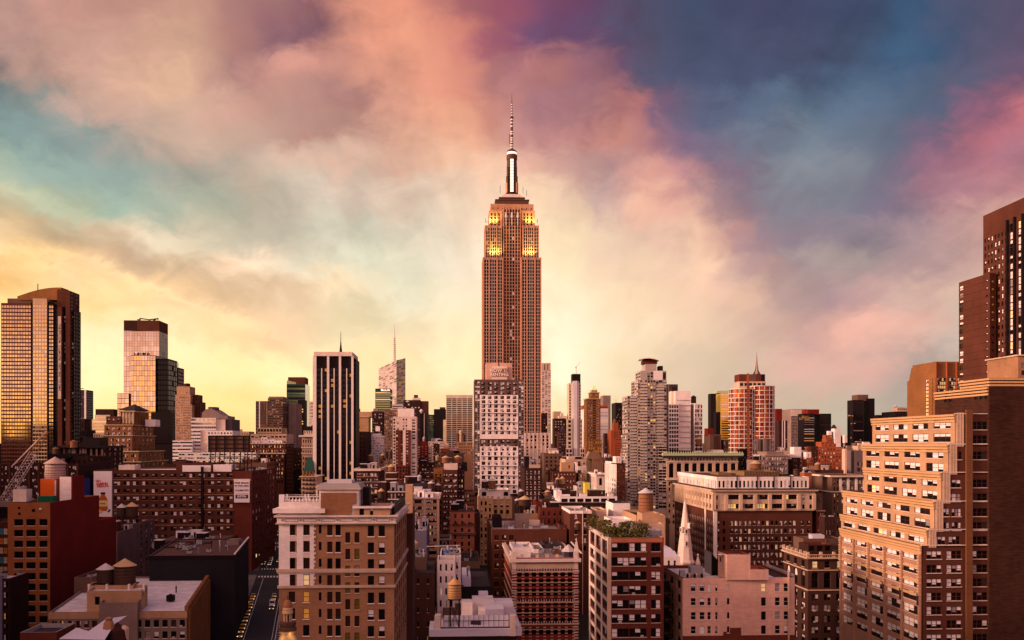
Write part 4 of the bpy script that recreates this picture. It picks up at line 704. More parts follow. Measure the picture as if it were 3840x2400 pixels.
def balcony_tower():
    D = 640; gr = 'glass_grey'
    mat('glass_grey', (.34,.30,.28), .25, .1, metal=.5)
    b = bld('apartment_tower', 'grey glass apartment tower with stacked balconies and arched roof canopy', 2392, 2500, 1424, D, 24, 'concrete', [(0,.16,W(2,11.2,.86,.8,1,2,0,'m')),(.16,.24,None),(.24,.62,W(4,11.2,.8,.74,1,2,0,'m')),(.62,.72,W(1,11.2,.9,.8,v='d')),(.72,1,W(2,11.2,.95,.8,1,2,0,'m'))], W(3,11.2,.8,.7), W(4,11.2,.8,.74), ybot=1900)
    add(b, 2353, 2394, 1484, 3, 20, 'concrete', W(4,11.2,.8,.74,1,3,0,'m'), None, W(4,11.2,.8,.74), z0=0)
    add(b, 2402, 2499, 1390, 2, 18, 'concrete', [(0,.25,'glass_grey'),(.25,.5,W(2,11.2,.8,.74)),(.5,.85,'blind'),(.85,1,W(1,30,.8,.9,v='k'))], None, W(3,11.2,.8,.7))
    b.zt = b.lz; add(b, 2407, 2462, 1365, 5, 12, 'concrete', None); add(b, 2464, 2486, 1372, 6, 8, 'metal_dark', W(2,14,.7,.7,v='k'))
    Dq = D+9; cn = b.P('roof_canopy')
    pts = [(2397,1349),(2412,1345),(2430,1344),(2450,1347),(2467,1353)]
    for (x0,y0),(x1,y1) in zip(pts,pts[1:]): 
        for dz, mm in ((0,'mullion_pale'),(-.5,'metal_brown')): cn.poly([(xf(x0,Dq),Dq-6,zf(y0,Dq)+dz),(xf(x1,Dq),Dq-6,zf(y1,Dq)+dz),(xf(x1,Dq),Dq+8,zf(y1,Dq)+dz),(xf(x0,Dq),Dq+8,zf(y0,Dq)+dz)],mm)
        cn.poly([(xf(x0,Dq),Dq-6,zf(y0,Dq)-.5),(xf(x1,Dq),Dq-6,zf(y1,Dq)-.5),(xf(x1,Dq),Dq-6,zf(y1,Dq)),(xf(x0,Dq),Dq-6,zf(y0,Dq))],'mullion_pale')
    b.P('penthouse').box(xf(2408,Dq),Dq-3,zf(1366,Dq),xf(2462,Dq),Dq+6,zf(1352,Dq),'brick_red')
    # balconies: slab and rail, each one its own part
    made = 0
    for x0, x1, ys in ((2362,2388,1492),(2402,2426,1440),(2462,2490,1450)):
        y = ys
        while y < 1880:
            Db = D-(0 if x0 > 2390 else -3); bb = MB(); w = (x1-x0)*Db/F; 
            bb.box(0,-1.7,0,w,0,.22,'limestone_pale'); bb.box(0,-1.7,.22,w,-1.64,1.15,'glass_grey'); bb.box(0,-1.64,.22,.06,0,1.15,'glass_grey'); bb.box(w-.06,-1.64,.22,w,0,1.15,'glass_grey')
            if made < 96: link('balcony', bb.mesh('balcony'), b.root, (xf(x0,Db)-b.o[0], Db-b.o[1]+ (x0-2392)*.009, zf(y,Db)))
            made += 1; y += 11.2
    for y in range(1484, 1900, 11): 
        z = zf(y+.9*0,D); b.P('floor_slab').box(xf(2392,D),D-.25,z-.2,xf(2500,D),D+.1,z,'limestone_pale')
    for y in range(1515,1880,45): b.P('setback_rail').box(xf(2500,D)-.1,D+1,zf(y,D)-.2,xf(2511,D),D+8,zf(y,D)+.1,'glass_grey')
    add(b, 2500, 2508, 1440, 6, 14, 'glass_grey', None, z0=0); b.done()
balcony_tower()
def right_mid():
    bld('office_tower', 'dark banded tower with flat roof slab behind the pink blank walled building', 2506, 2541, 1451, 1500, 30, 'brick_dark', W(1,7,.96,.4,v='d'), ybot=1560).done()
    b2 = bld('roof_slab_building', 'dark roofed slab rising just behind the pink blank walled building', 2500, 2542, 1441, 1560, 20, 'tar', ybot=1500, cat='building'); b2.done()
    D = 700; b = bld('apartment_building', 'pink blank walled slab flanked by white gridded window wings and a roof tank', 2533, 2590, 1466, D, 30, 'terracotta_pale', None, None, 'limestone_pale', ybot=1710)
    add(b, 2463, 2546, 1514, -2, 26, 'terracotta_pale', W(9,16,.86,.72,1,5,.01,'d',fr='frame_pale'), None, W(4,16,.8,.7,v='b'), z0=0, roof='roof_pale'); add(b, 2590, 2634, 1514, -2, 26, 'terracotta_pale', W(5,16,.86,.72,1,5,.01,'d'), None, z0=0); add(b, 2508, 2535, 1467, 6, 16, 'limestone_pale', z0=0)
    for y in range(1500,1700,20): b.P('ledge').box(xf(2533,D)-.05,D-.15,zf(y,D)-.1,xf(2590,D),D+.3,zf(y,D)+.1,'concrete')
    b.done(); tank('dark pointed tank beside the pink blank walled slab', 2601, 706, 1482, 1489, 1512, 20, 1514, 'wood_dark', 'wood_dark')
    b = bld('office_tower', 'black glass tower with dim lit floors left of the yellow glowing facade', 2655, 2685, 1476, 1500, 40, 'metal_dark', W(4,7.5,.8,.5,v='v'), ybot=1680); b.done()
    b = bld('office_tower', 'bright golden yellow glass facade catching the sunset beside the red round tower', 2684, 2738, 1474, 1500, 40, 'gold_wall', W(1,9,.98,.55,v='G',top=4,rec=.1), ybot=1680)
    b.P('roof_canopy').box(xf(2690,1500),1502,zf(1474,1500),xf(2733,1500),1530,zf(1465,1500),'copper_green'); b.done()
    b = bld('office_tower', 'dark stepped tower in front of the yellow glowing facade', 2676, 2702, 1545, 1400, 30, 'metal_dark', W(5,7,.6,.5,v='v'), ybot=1680); b.done()
right_mid()
def round_red():
    D = 900; b = bld('apartment_tower', 'red and orange clad round cornered tower under construction with a hoist track and spire', 2790, 2850, 1462, D+14, 24, 'red_glass', None, ybot=1720)
    b.D = D; b.px = D/F
    cx0, cx1 = 2780, 2856; r = 46*D/F
    z1 = zf(1455,D); fl = 17
    for cxp, y0, nm in ((2780,1458,'left'),(2856,1447,'right')):
        c = (xf(cxp,D+12), D+12); n = 24; pane = b.P('curtain_wall'); slab = b.P('floor_slab'); y = y0; rr = 46*D/F
        while y < 1725:
            za, zb = zf(y+fl,D), zf(y,D)
            for i in range(n):
                a, a2 = pi+pi*i/n, pi+pi*(i+1)/n
                pane.poly([(c[0]+rr*cos(a),c[1]+rr*sin(a),za),(c[0]+rr*cos(a2),c[1]+rr*sin(a2),za),(c[0]+rr*cos(a2),c[1]+rr*sin(a2),zb),(c[0]+rr*cos(a),c[1]+rr*sin(a),zb)], pick('R', b.rnd))
            slab.lathe(c[0],c[1],[(rr+.05,zb-.22),(rr+.7,zb-.22),(rr+.7,zb+.35),(rr+.05,zb+.35)],32,'mullion_pale'); y += fl
        b.P('column').m('mullion_pale')
        for i in range(1,8):
            a = pi+pi*i/8; q = (c[0]+(rr+.5)*cos(a), c[1]+(rr+.5)*sin(a)); b.P('column').bar((q[0],q[1],0),(q[0],q[1],zf(y0-2,D)),.34,'mullion_pale')
        b.P('roof').lathe(c[0],c[1],[(rr,zf(y0,D)-.1),(.1,zf(y0,D))],32,'roof_gravel')
    add(b,2750,2872,1430,10,20,'limestone',W(6,14,.75,.8,v='B'),z0=zf(1460,D)); b.zt=b.lz; add(b,2754,2869,1403,14,16,'brick_red',[(0,.3,'brick_red'),(.3,.64,'stone_brown'),(.64,.85,'brick_red'),(.85,1,'metal_dark')],z0=b.zt-4)
    h = b.P('hoist_track'); Dh = D-6; h.box(xf(2802,Dh),Dh,0,xf(2809,Dh),Dh+1.5,zf(1400,Dh),'brick_orange'); 
    for y in range(1440,1720,9): h.box(xf(2800,Dh),Dh-.4,zf(y,Dh),xf(2812,Dh),Dh+.1,zf(y+3,Dh),'metal_brown')
    sx, sy = xf(2838,D+20), D+20; s_ = b.P('spire'); s_.lathe(sx,sy,[(3.6,zf(1403,sy)),(1.8,zf(1390,sy)),(.9,zf(1368,sy)),(.45,zf(1345,sy)),(.1,zf(1317,sy))],8,'mirror_b'); b.done()
round_red()
def right_far():
    bld('office_building', 'plain red brown block just right of the red round tower', 2900, 2933, 1533, 1250, 30, 'brick_crimson', None, ybot=1600).done()
    D = 1100; b = bld('office_tower', 'dark tower split by a wide white vertical stripe right of the red round tower', 2904, 2953, 1577, D, 30, 'brick_dark', [(0,.34,None),(.34,.44,'paint_white'),(.44,.60,W(1,5000,1,.99,v='k',rows=1)),(.60,.72,'paint_white'),(.72,1,W(2,9,.6,.5,v='v'))], ybot=1720); b.done()
    b = bld('office_tower', 'grey stone grid tower behind the striped dark tower', 2933, 3028, 1534, 1400, 40, 'stone_grey', [(0,.85,W(13,11,.5,.6,v='m',top=26)),(.85,1,None)], ybot=1700); b.ribs(b.pl[0],b.pl[1],[i/14 for i in range(15)],1.2,.9,zf(1560,1400),zf(1536,1400),'limestone_pale','pier'); b.done()
    D = 1300; b = bld('office_tower', 'broad black glass tower with red brown roof storey right of the grey grid tower', 2992, 3054, 1551, D, 90, 'metal_dark', W(1,8.5,.97,.5,v='d',top=6), W(1,8.5,.97,.5,v='d',top=6), ybot=1700); add(b,3007,3072,1535,6,50,'brick_crimson'); 
    w = b.P('lit_window')
    for i in range(26):
        x = 2997+b.rnd.random()*36; y = 1560+b.rnd.choice((0,6,11))+0; w.box(xf(x,D-1),D-.3,zf(y+2,D),xf(x+4,D-1),D+.1,zf(y,D),'lit_dim')
    add(b, 3054, 3117, 1551, 2, 60, 'metal_dark', W(1,8.5,.97,.5,v='d',top=6), z0=0); b.done()
    b = bld('apartment_tower', 'dark pointed roof tower behind the pink blank wall, right side', 3125, 3160, 1640, 1200, 24, 'metal_dark', W(4,9,.5,.5,v='v'), ybot=1680); A = quad(3122,3160,1205,24); pyramid(b,A,zf(1640,1200),zf(1592,1200),'slate','roof',0,.12); b.done()
    b = bld('apartment_building', 'blank pink stucco building with stepped top behind the orange brick ziggurat', 3117, 3153, 1607, 1000, 30, 'terracotta_pale', None, None, ybot=1700); add(b,3100,3118,1616,2,20,'terracotta_pale',z0=0); b.done()
    D = 800; b = bld('apartment_building', 'orange brown brick ziggurat shaped apartment building with terraces', 3068, 3166, 1676, D, 30, 'brick_orange', W(9,14,.42,.5,v='m',top=6), W(3,14,.4,.5,v='d'), W(3,14,.4,.5), ybot=1800)
    for x0,x1,y in ((3059,3120,1657),(3068,3135,1663),(3082,3128,1646),(3084,3119,1631)): add(b,x0,x1,y,3+(1676-y)*.12,20,'brick_orange',W(5,12,.4,.45,v='m',top=4),z0=0 if y > 1650 else zf(1670,D))
    b.done()
    D = 1300; b = bld('office_tower', 'tall black tower with brown roof house and few lit windows standing alone at right', 3177, 3239, 1500, D, 80, 'metal_dark', W(1,8.2,.97,.5,v='d',top=6), W(1,8.2,.97,.5,v='d',top=6), ybot=1700); add(b,3239,3280,1494,3,60,'metal_dark',None,z0=0); add(b,3194,3256,1480,8,30,'stone_brown')
    w = b.P('lit_window')
    for x,y in ((3180,1558),(3188,1557),(3196,1558),(3183,1556),(3204,1586),(3190,1640),(3226,1648),(3192,1587)): w.box(xf(x,D-1),D-.3,zf(y+3,D),xf(x+4,D-1),D+.1,zf(y,D),'lit_dim')
    b.done()
    b = bld('office_tower', 'wide low black tower with pale roof machinery at right', 3306, 3450, 1543, 1200, 40, 'metal_dark', W(1,9,.97,.4,v='d'), ybot=1600); add(b,3280,3310,1556,4,40,'metal_dark',z0=0); add(b,3346,3424,1528,8,14,'limestone',W(8,8,.6,.4,v='d',rows=1)); b.P('satellite_dish').lathe(xf(3357,1206),1206,[(.5,zf(1528,1206)),(2.6,zf(1524,1206)),(.3,zf(1520,1206))],12,'paint_white'); b.done()
    bld('office_building', 'small lilac block between the pointed roof tower and the tall black tower', 3160, 3178, 1632, 1500, 30, 'terracotta_pale', None, ybot=1680).done()
    bld('office_building', 'wide dark low block behind the orange brick ziggurat', 3140, 3290, 1660, 1000, 60, 'metal_dark', None, ybot=1720).done()
    D = 480; b = bld('apartment_tower', 'orange tan tower with ribbed blank crown and lit bay windows behind the terraced brick building', 3508, 3620, 1415, D, 30, 'brick_ochre', [(0,.36,W(1,14.4,.93,.78,5,2,0,'y')),(.36,.45,None),(.45,.82,W(1,14.4,.93,.78,5,2,0,'y')),(.82,1,W(1,14.4,.93,.78,3,2,0,'y'))], None, None, ybot=1600, fix=False)
    add(b, 3508, 3605, 1356, .6, 24, 'brick_ochre', z0=b.zt-.5); b.ribs(b.lp[0],b.lp[1],(.01,.42,.80),.5,.8,zf(1600,D),zf(1358,D),'brick_orange','pier')
    D2 = D+1; pl = [(xf(3463,D2+6),D2+6),(xf(3509,D2),D2),(xf(3509,D2),D2+24),(xf(3463,D2+6),D2+24)]; b.tier(pl, 0, zf(1417,D), 'brick_ochre', {0:[(0,.15,None),(.15,.42,W(1,14,.85,.75,2,4,0,'y')),(.42,.7,None),(.7,.95,W(1,14,.85,.75,1,0,0,'y')),(.95,1,None)]})
    cr = b.P('chamfered_crown'); z0, z1 = zf(1417,D), zf(1364,D); a, c = (xf(3463,D2+6),D2+6), (xf(3509,D2),D2); a2 = (xf(3477,D2+5),D2+6)
    cr.poly([(*a,z0),(*c,z0),(*c,zf(1360,D)),(*a2,z1)],'brick_ochre'); cr.poly([(*a,z0),(*a2,z1),(a2[0],a2[1]+18,z1),(a[0],a[1]+18,z0)],'brick_ochre'); cr.poly([(*a2,z1),(*c,zf(1360,D)),(c[0],c[1]+24,z1),(a2[0],a2[1]+18,z1)],'tar'); b.done()
right_far()
def tall_right():
    D = 400; k = KA; px = lambda x, Dd: xf(x, Dd)
    b = B('apartment_tower', 'tallest brown concrete tower at the right edge with windowless flank and stepped block', D, (px(3712,D),D), ybot=1500)
    cor = (px(3712,D), D)
    def back(p, L): return (p[0]+k*L, p[1]+L)
    far = back(cor, 24.5); e1 = (px(3736,D+.8), D+.8); e2 = (e1[0]+k*24, e1[1]+24)
    W1 = [(0,.16,W(1,28.8,.8,.62,1,16,0,'b')),(.16,.86,None),(.86,.95,W(1,28.8,.75,.28,1,22,0,'w')),(.95,1,None)]
    b.tier([cor, e1, e2, far], 0, zf(1023,D), 'brick_brown', {3:W1, 0:W(1,28.8,.4,.25,1,28,0,'o')})
    zt = zf(1023,D)
    for i in range(14): 
        z = zt-3-i*3.0; b.P('wall_joint').poly([(cor[0]-.04,cor[1],z),(far[0]-.04,far[1],z),(far[0]-.04,far[1],z+.12),(cor[0]-.04,cor[1],z+.12)],'brick_dark')
    c2 = (px(3687,413),413); zz = zf(810,413); n2 = (c2[0]-k*60, c2[1]-60); 
    # second block: its long west face runs past the frame
    p_far = back(c2,0); m1 = (c2[0]-k*28, c2[1]-28); 
    Wm = [(0,.63,W(6,28.8,.5,.56,1,100,.03,'b'))]
    nearp = (px(3736,400.8)+.2, 401.2)
    q = (nearp[0]-k*20, nearp[1]-20)
    up = [q, (q[0]+30, q[1]+1.7), (c2[0]+30, c2[1]+1.7), c2]
    Lq = hypot(c2[0]-q[0], c2[1]-q[1])
    b.tier(up, 0, zz, 'brick_brown', {3:[(0,.62,W(7,28.8,.52,.56,1,92,.02,'b')),(.62,1,W(2,28.8,.74,.94,1,76,.0,'b',fr='frame_dark',rec=.5))]})
    b.ribs(c2, q, (.63,.80,.985), .9, 1.0, 0, zz-6, 'metal_dark', 'pier')
    b.P('water_tank_cap').lathe(up[1][0]-20, up[0][1]+6, [(3,zz-1),(3,zz+3.2),(2.6,zz+3.6)], 14, 'stone_brown')
    b.done()
tall_right()
# ================================================================ ground, Broadway, side streets
g = MB(); g.poly([(-9000,-400,0),(9000,-400,0),(9000,16000,0),(-9000,16000,0)],'ground'); structure('ground', g)
KB = -0.2; BX0, BD0 = -84.0, 348.0
def bx(D, off=0): return BX0+KB*(D-BD0)+off
def strip(name, D0, D1, o0, o1, z, mt):
    m = MB(); m.poly([(bx(D0,o0),D0,z),(bx(D0,o1),D0,z),(bx(D1,o1),D1,z),(bx(D1,o0),D1,z)],mt); return structure(name, m)
strip('road', 200, 1900, -11, 11, .02, 'asphalt')
m = MB()
for o0, o1 in ((-16.5,-11),(11,16.5)):
    for D0, D1 in ((200,518),(536,660),(676,860),(876,1900)): m.prism([(bx(D0,o0),D0),(bx(D0,o1),D0),(bx(D1,o1),D1),(bx(D1,o0),D1)],0,.14,'pavement')
structure('pavement', m)
m = MB()
for D in (527,668,868): m.poly([(bx(D)-160,D-8,.016),(bx(D)+260,D-8,.016),(bx(D)+260,D+8,.016),(bx(D)-160,D+8,.016)],'asphalt')
m.poly([(60,230,.016),(82,230,.016),(-60,2400,.016),(-84,2400,.016)],'asphalt'); structure('side_street', m)
m = MB()
for D0, o0, o1 in ((509,-10,11),(540,-10,11),(655,-8,11),(680,-10,11),(497,1,5),(856,-9,9)):
    o = o0
    while o < o1: m.poly([(bx(D0,o),D0,.03),(bx(D0,o+.75),D0,.03),(bx(D0+6,o+.75),D0+6,.03),(bx(D0+6,o),D0+6,.03)],'marking'); o += 1.5
for D0, D1, o in ((230,505,-7.4),(230,505,2.2),(548,650,3.0),(548,650,-7.5),(690,850,2),(250,505,7.2)): m.poly([(bx(D0,o),D0,.028),(bx(D0,o+.2),D0,.028),(bx(D1,o+.2),D1,.028),(bx(D1,o),D1,.028)],'marking')
D = 300
while D < 470: m.poly([(bx(D,3.4),D,.03),(bx(D,6.6),D+2.4,.03),(bx(D,6.6),D+3.0,.03),(bx(D,3.4),D+.6,.03)],'marking'); D += 4.6
for o in (3.3,6.5): m.poly([(bx(300,o),300,.032),(bx(300,o+.25),300,.032),(bx(470,o+.25),470,.032),(bx(470,o),470,.032)],'marking')
for i in range(11):
    D = 549+i*4.2; w = 3.2*(1-(i/11)**2); m.poly([(bx(D,4-w),D,.03),(bx(D,4+w),D,.03),(bx(D,4+w),D+1,.03),(bx(D,4-w),D+1,.03)],'marking')
structure('road_marking', m)
# ---------------------------------------------------------------- vehicles
for n, c in dict(car_yellow=(.75,.36,.02), car_white=(.72,.68,.66), car_black=(.02,.02,.022), car_silver=(.38,.37,.38), car_red=(.35,.03,.02), car_blue=(.03,.05,.16)).items(): mat(n, c, .3, 0, spec=.6)
mat('tyre', (.015,.015,.015), .9, 0); mat('headlamp', (1,.86,.6), .4, 0, emit=1.5); mat('tail_lamp', (1,.03,.01), .4, 0, emit=1.2); mat('neon_blue', (.1,.25,1), .5, 0, emit=1.5); mat('neon_pink', (1,.12,.2), .5, 0, emit=.9); mat('shop_light', (1,.75,.45), .5, 0, emit=1.0)
def car_proto(col, kind):
    L, Wd, H = (4.7,1.85,1.45) if kind == 'car' else (6.2,2.1,2.5) if kind == 'van' else (11.5,2.6,3.1)
    parts = []; b = MB(); h = L/2
    hood = .95 if kind == 'car' else 1.25 if kind == 'van' else 1.0
    if kind == 'car': prof = [(-h,.35),(-h,.8),(-h*.95,.92),(h*.52,.95),(h*.97,.78),(h,.6),(h,.35)]
    elif kind == 'van': prof = [(-h,.4),(-h,2.3),(-h*.97,2.45),(h*.38,2.45),(h*.62,1.35),(h*.97,1.2),(h,.9),(h,.4)]
    else: prof = [(-h,.4),(-h,3.0),(-h*.98,3.1),(h*.98,3.1),(h,2.9),(h,.4)]
    w = Wd/2; n = len(prof)
    b.poly([(-w,y,z) for y, z in prof],col); b.poly([(w,y,z) for y, z in prof[::-1]],col)
    for i in range(n): (y0,z0),(y1,z1) = prof[i], prof[(i+1)%n]; b.poly([(-w,y0,z0),(w,y0,z0),(w,y1,z1),(-w,y1,z1)],col)
    parts.append(('body', b.mesh('body')))
    if kind == 'car':
        b = MB(); t = [(-w*.8,-h*.55,1.45),(w*.8,-h*.55,1.45),(w*.8,h*.12,1.45),(-w*.8,h*.12,1.45)]; q = [(-w*.94,-h*.86,.93),(w*.94,-h*.86,.93),(w*.94,h*.5,.95),(-w*.94,h*.5,.95)]
        for i in range(4): b.poly([q[i],q[(i+1)%4],t[(i+1)%4],t[i]],'glass')
        parts.append(('window', b.mesh('window'))); b = MB(); b.box(-w*.82,-h*.57,1.44,w*.82,h*.14,1.5,col); parts.append(('roof', b.mesh('roof')))
    else:
        b = MB(); y = h*.5 if kind == 'van' else h
        if kind == 'bus': b.box(-w-.02,-h*.95,1.5,w+.02,h*.9,2.5,'glass'); b.box(-w*.9,h-.02,1.3,w*.9,h+.02,2.6,'glass')
        else: b.poly([(-w*.9,h*.40,2.38),(w*.9,h*.40,2.38),(w*.9,h*.615,1.42),(-w*.9,h*.615,1.42)],'glass'); b.box(-w-.02,h*.05,1.4,w+.02,h*.36,2.1,'glass')
        parts.append(('window', b.mesh('window')))
    for sx in (-1,1):
        for sy in (-1,1):
            b = MB(); x0 = sx*w-.13*(1 if sx > 0 else -0.0)-(0 if sx > 0 else 0)
            cyl = [(0, sy*h*.62+.34*cos(a), .34+.34*sin(a)) for a in [2*pi*i/12 for i in range(12)]]; xa, xb = sx*(w-.2), sx*(w+.02)
            b.poly([(xa,y,z) for _,y,z in cyl],'tyre'); b.poly([(xb,y,z) for _,y,z in cyl],'tyre')
            for i in range(12): p, q2 = cyl[i], cyl[(i+1)%12]; b.poly([(xa,p[1],p[2]),(xb,p[1],p[2]),(xb,q2[1],q2[2]),(xa,q2[1],q2[2])],'tyre')
            parts.append(('wheel', b.mesh('wheel')))
        b = MB(); b.box(sx*w*.75-.18,h-.02,.6,sx*w*.75+.18,h+.03,.78,'headlamp'); parts.append(('headlight', b.mesh('headlight')))
        b = MB(); b.box(sx*w*.8-.15,-h-.03,.65,sx*w*.8+.15,-h+.02,.82,'tail_lamp'); parts.append(('tail_light', b.mesh('tail_light')))
    return parts
CP = {}
def put_car(D, off, col, kind, label, group, name, toward=True):
    if (col,kind) not in CP: CP[(col,kind)] = car_proto(col, kind)
    t = thing(name, label, {'car':'car','van':'van','bus':'bus'}[kind] if 'taxi' not in name else 'taxi', (bx(D,off),D,.03), group)
    t.rotation_euler = (0,0,math.atan(-KB)+(pi if toward else 0))
    for nm, me in CP[(col,kind)]: link(nm, me, t)
rc = random.Random(11)
for i in range(13): put_car(352+i*7.6+rc.random()*1.5, -9.0+rc.random()*.4, 'car_yellow', 'car', 'yellow taxi in the long kerbside queue on the left of the avenue', 'yellow taxis queueing along the left kerb', 'taxi')
for i, (c, k, l) in enumerate((('car_silver','car','silver car leading the short row by the hatched median'),('car_yellow','car','orange yellow taxi second in the short row by the hatched median'),('car_yellow','car','orange yellow taxi third in the short row by the hatched median'),('car_white','van','white van behind the taxis beside the hatched median'),('car_red','car','dark red car fourth in the short row by the hatched median'))):
    put_car(444-i*8.2, .1, c, k, l, 'vehicles in the lane beside the hatched median', 'taxi' if 'taxi' in l else 'van' if k == 'van' else 'car')
for i in range(11): put_car(560+i*8, -6.2, ('car_white','car_silver','car_white')[i%3], 'car', 'pale car parked in the row beyond the crossing', 'pale cars parked beyond the crossing', 'car')
for i in range(6): put_car(562+i*9.5, -9.6, ('car_black','car_blue')[i%2], 'car', 'dark car parked at the kerb beyond the crossing', 'dark cars parked beyond the crossing', 'car')
put_car(574,-1.8,'car_yellow','car','yellow taxi alone in the dark roadway just past the crossing',None,'taxi')
put_car(592,-9.4,'car_white','van','white van at the left kerb past the crossing',None,'van'); put_car(668,-14,'car_yellow','car','yellow taxi turning at the far crossing',None,'taxi'); put_car(664,-22,'car_yellow','bus','long yellow vehicle standing on the far cross street',None,'bus')
for i in range(13): put_car(694+i*9, 3.5+rc.random(), 'car_white', 'car', 'white car in the packed row on the far stretch of the avenue', 'white cars packed on the far avenue', 'car')
for i in range(8): put_car(694+i*14, -3+rc.random(), ('car_silver','car_black')[i%2], 'car', 'grey or black car on the far stretch of the avenue', 'dark cars on the far avenue', 'car')
put_car(742,-6,'car_yellow','bus','pale yellow bus on the far stretch of the avenue',None,'bus')
for i in range(34):
    D = 900+i*19; put_car(D, rc.uniform(-9,9), rc.choice(('car_white','car_yellow','car_white','car_silver')), rc.choice(('car','car','van')), 'distant pale vehicle in the crowded upper avenue', 'distant traffic on the upper avenue', 'car')
# lit shop fronts the photograph shows on the avenue
def shopfront(px, py, D, w, h, mt, label):
    t = thing('shop_sign', label, 'sign', (xf(px,D),D,0), 'lit signs along the avenue'); z = max(.5,zf(py,D)); b = MB(); b.box(-w/2,-.2,z,w/2,.2,z+h,mt); link('light_panel', b.mesh('light_panel'), t); b = MB(); b.box(-w/2-.15,-.15,z-.2,w/2+.15,.3,z-.03,'metal_dark'); b.box(-w/2-.15,.21,z-.2,w/2+.15,.35,z+h+.2,'metal_dark'); b.box(-.15,.0,0,.15,.3,z-.1,'metal_dark'); link('frame', b.mesh('frame'), t)
shopfront(966,2108,575,1.8,4,'shop_light','tall glowing pale sign at the foot of the narrow corner building')
shopfront(976,2106,578,2.2,3,'lit_pale','wide yellow glowing sign at the foot of the narrow corner building')
shopfront(960,2140,560,2,3.4,'lit_pale','glowing yellow kiosk sign before the narrow corner building')
shopfront(1115,1795,1250,14,9,'neon_blue','big glowing blue screen far up the avenue')
shopfront(1103,1772,1300,8,4,'lit','small amber sign far up the avenue'); shopfront(1090,1775,1200,6,3,'lit_pale','small pale yellow sign far up the avenue')
shopfront(1031,1862,960,5,14,'neon_pink','red vertical banner on the white building far up the avenue')
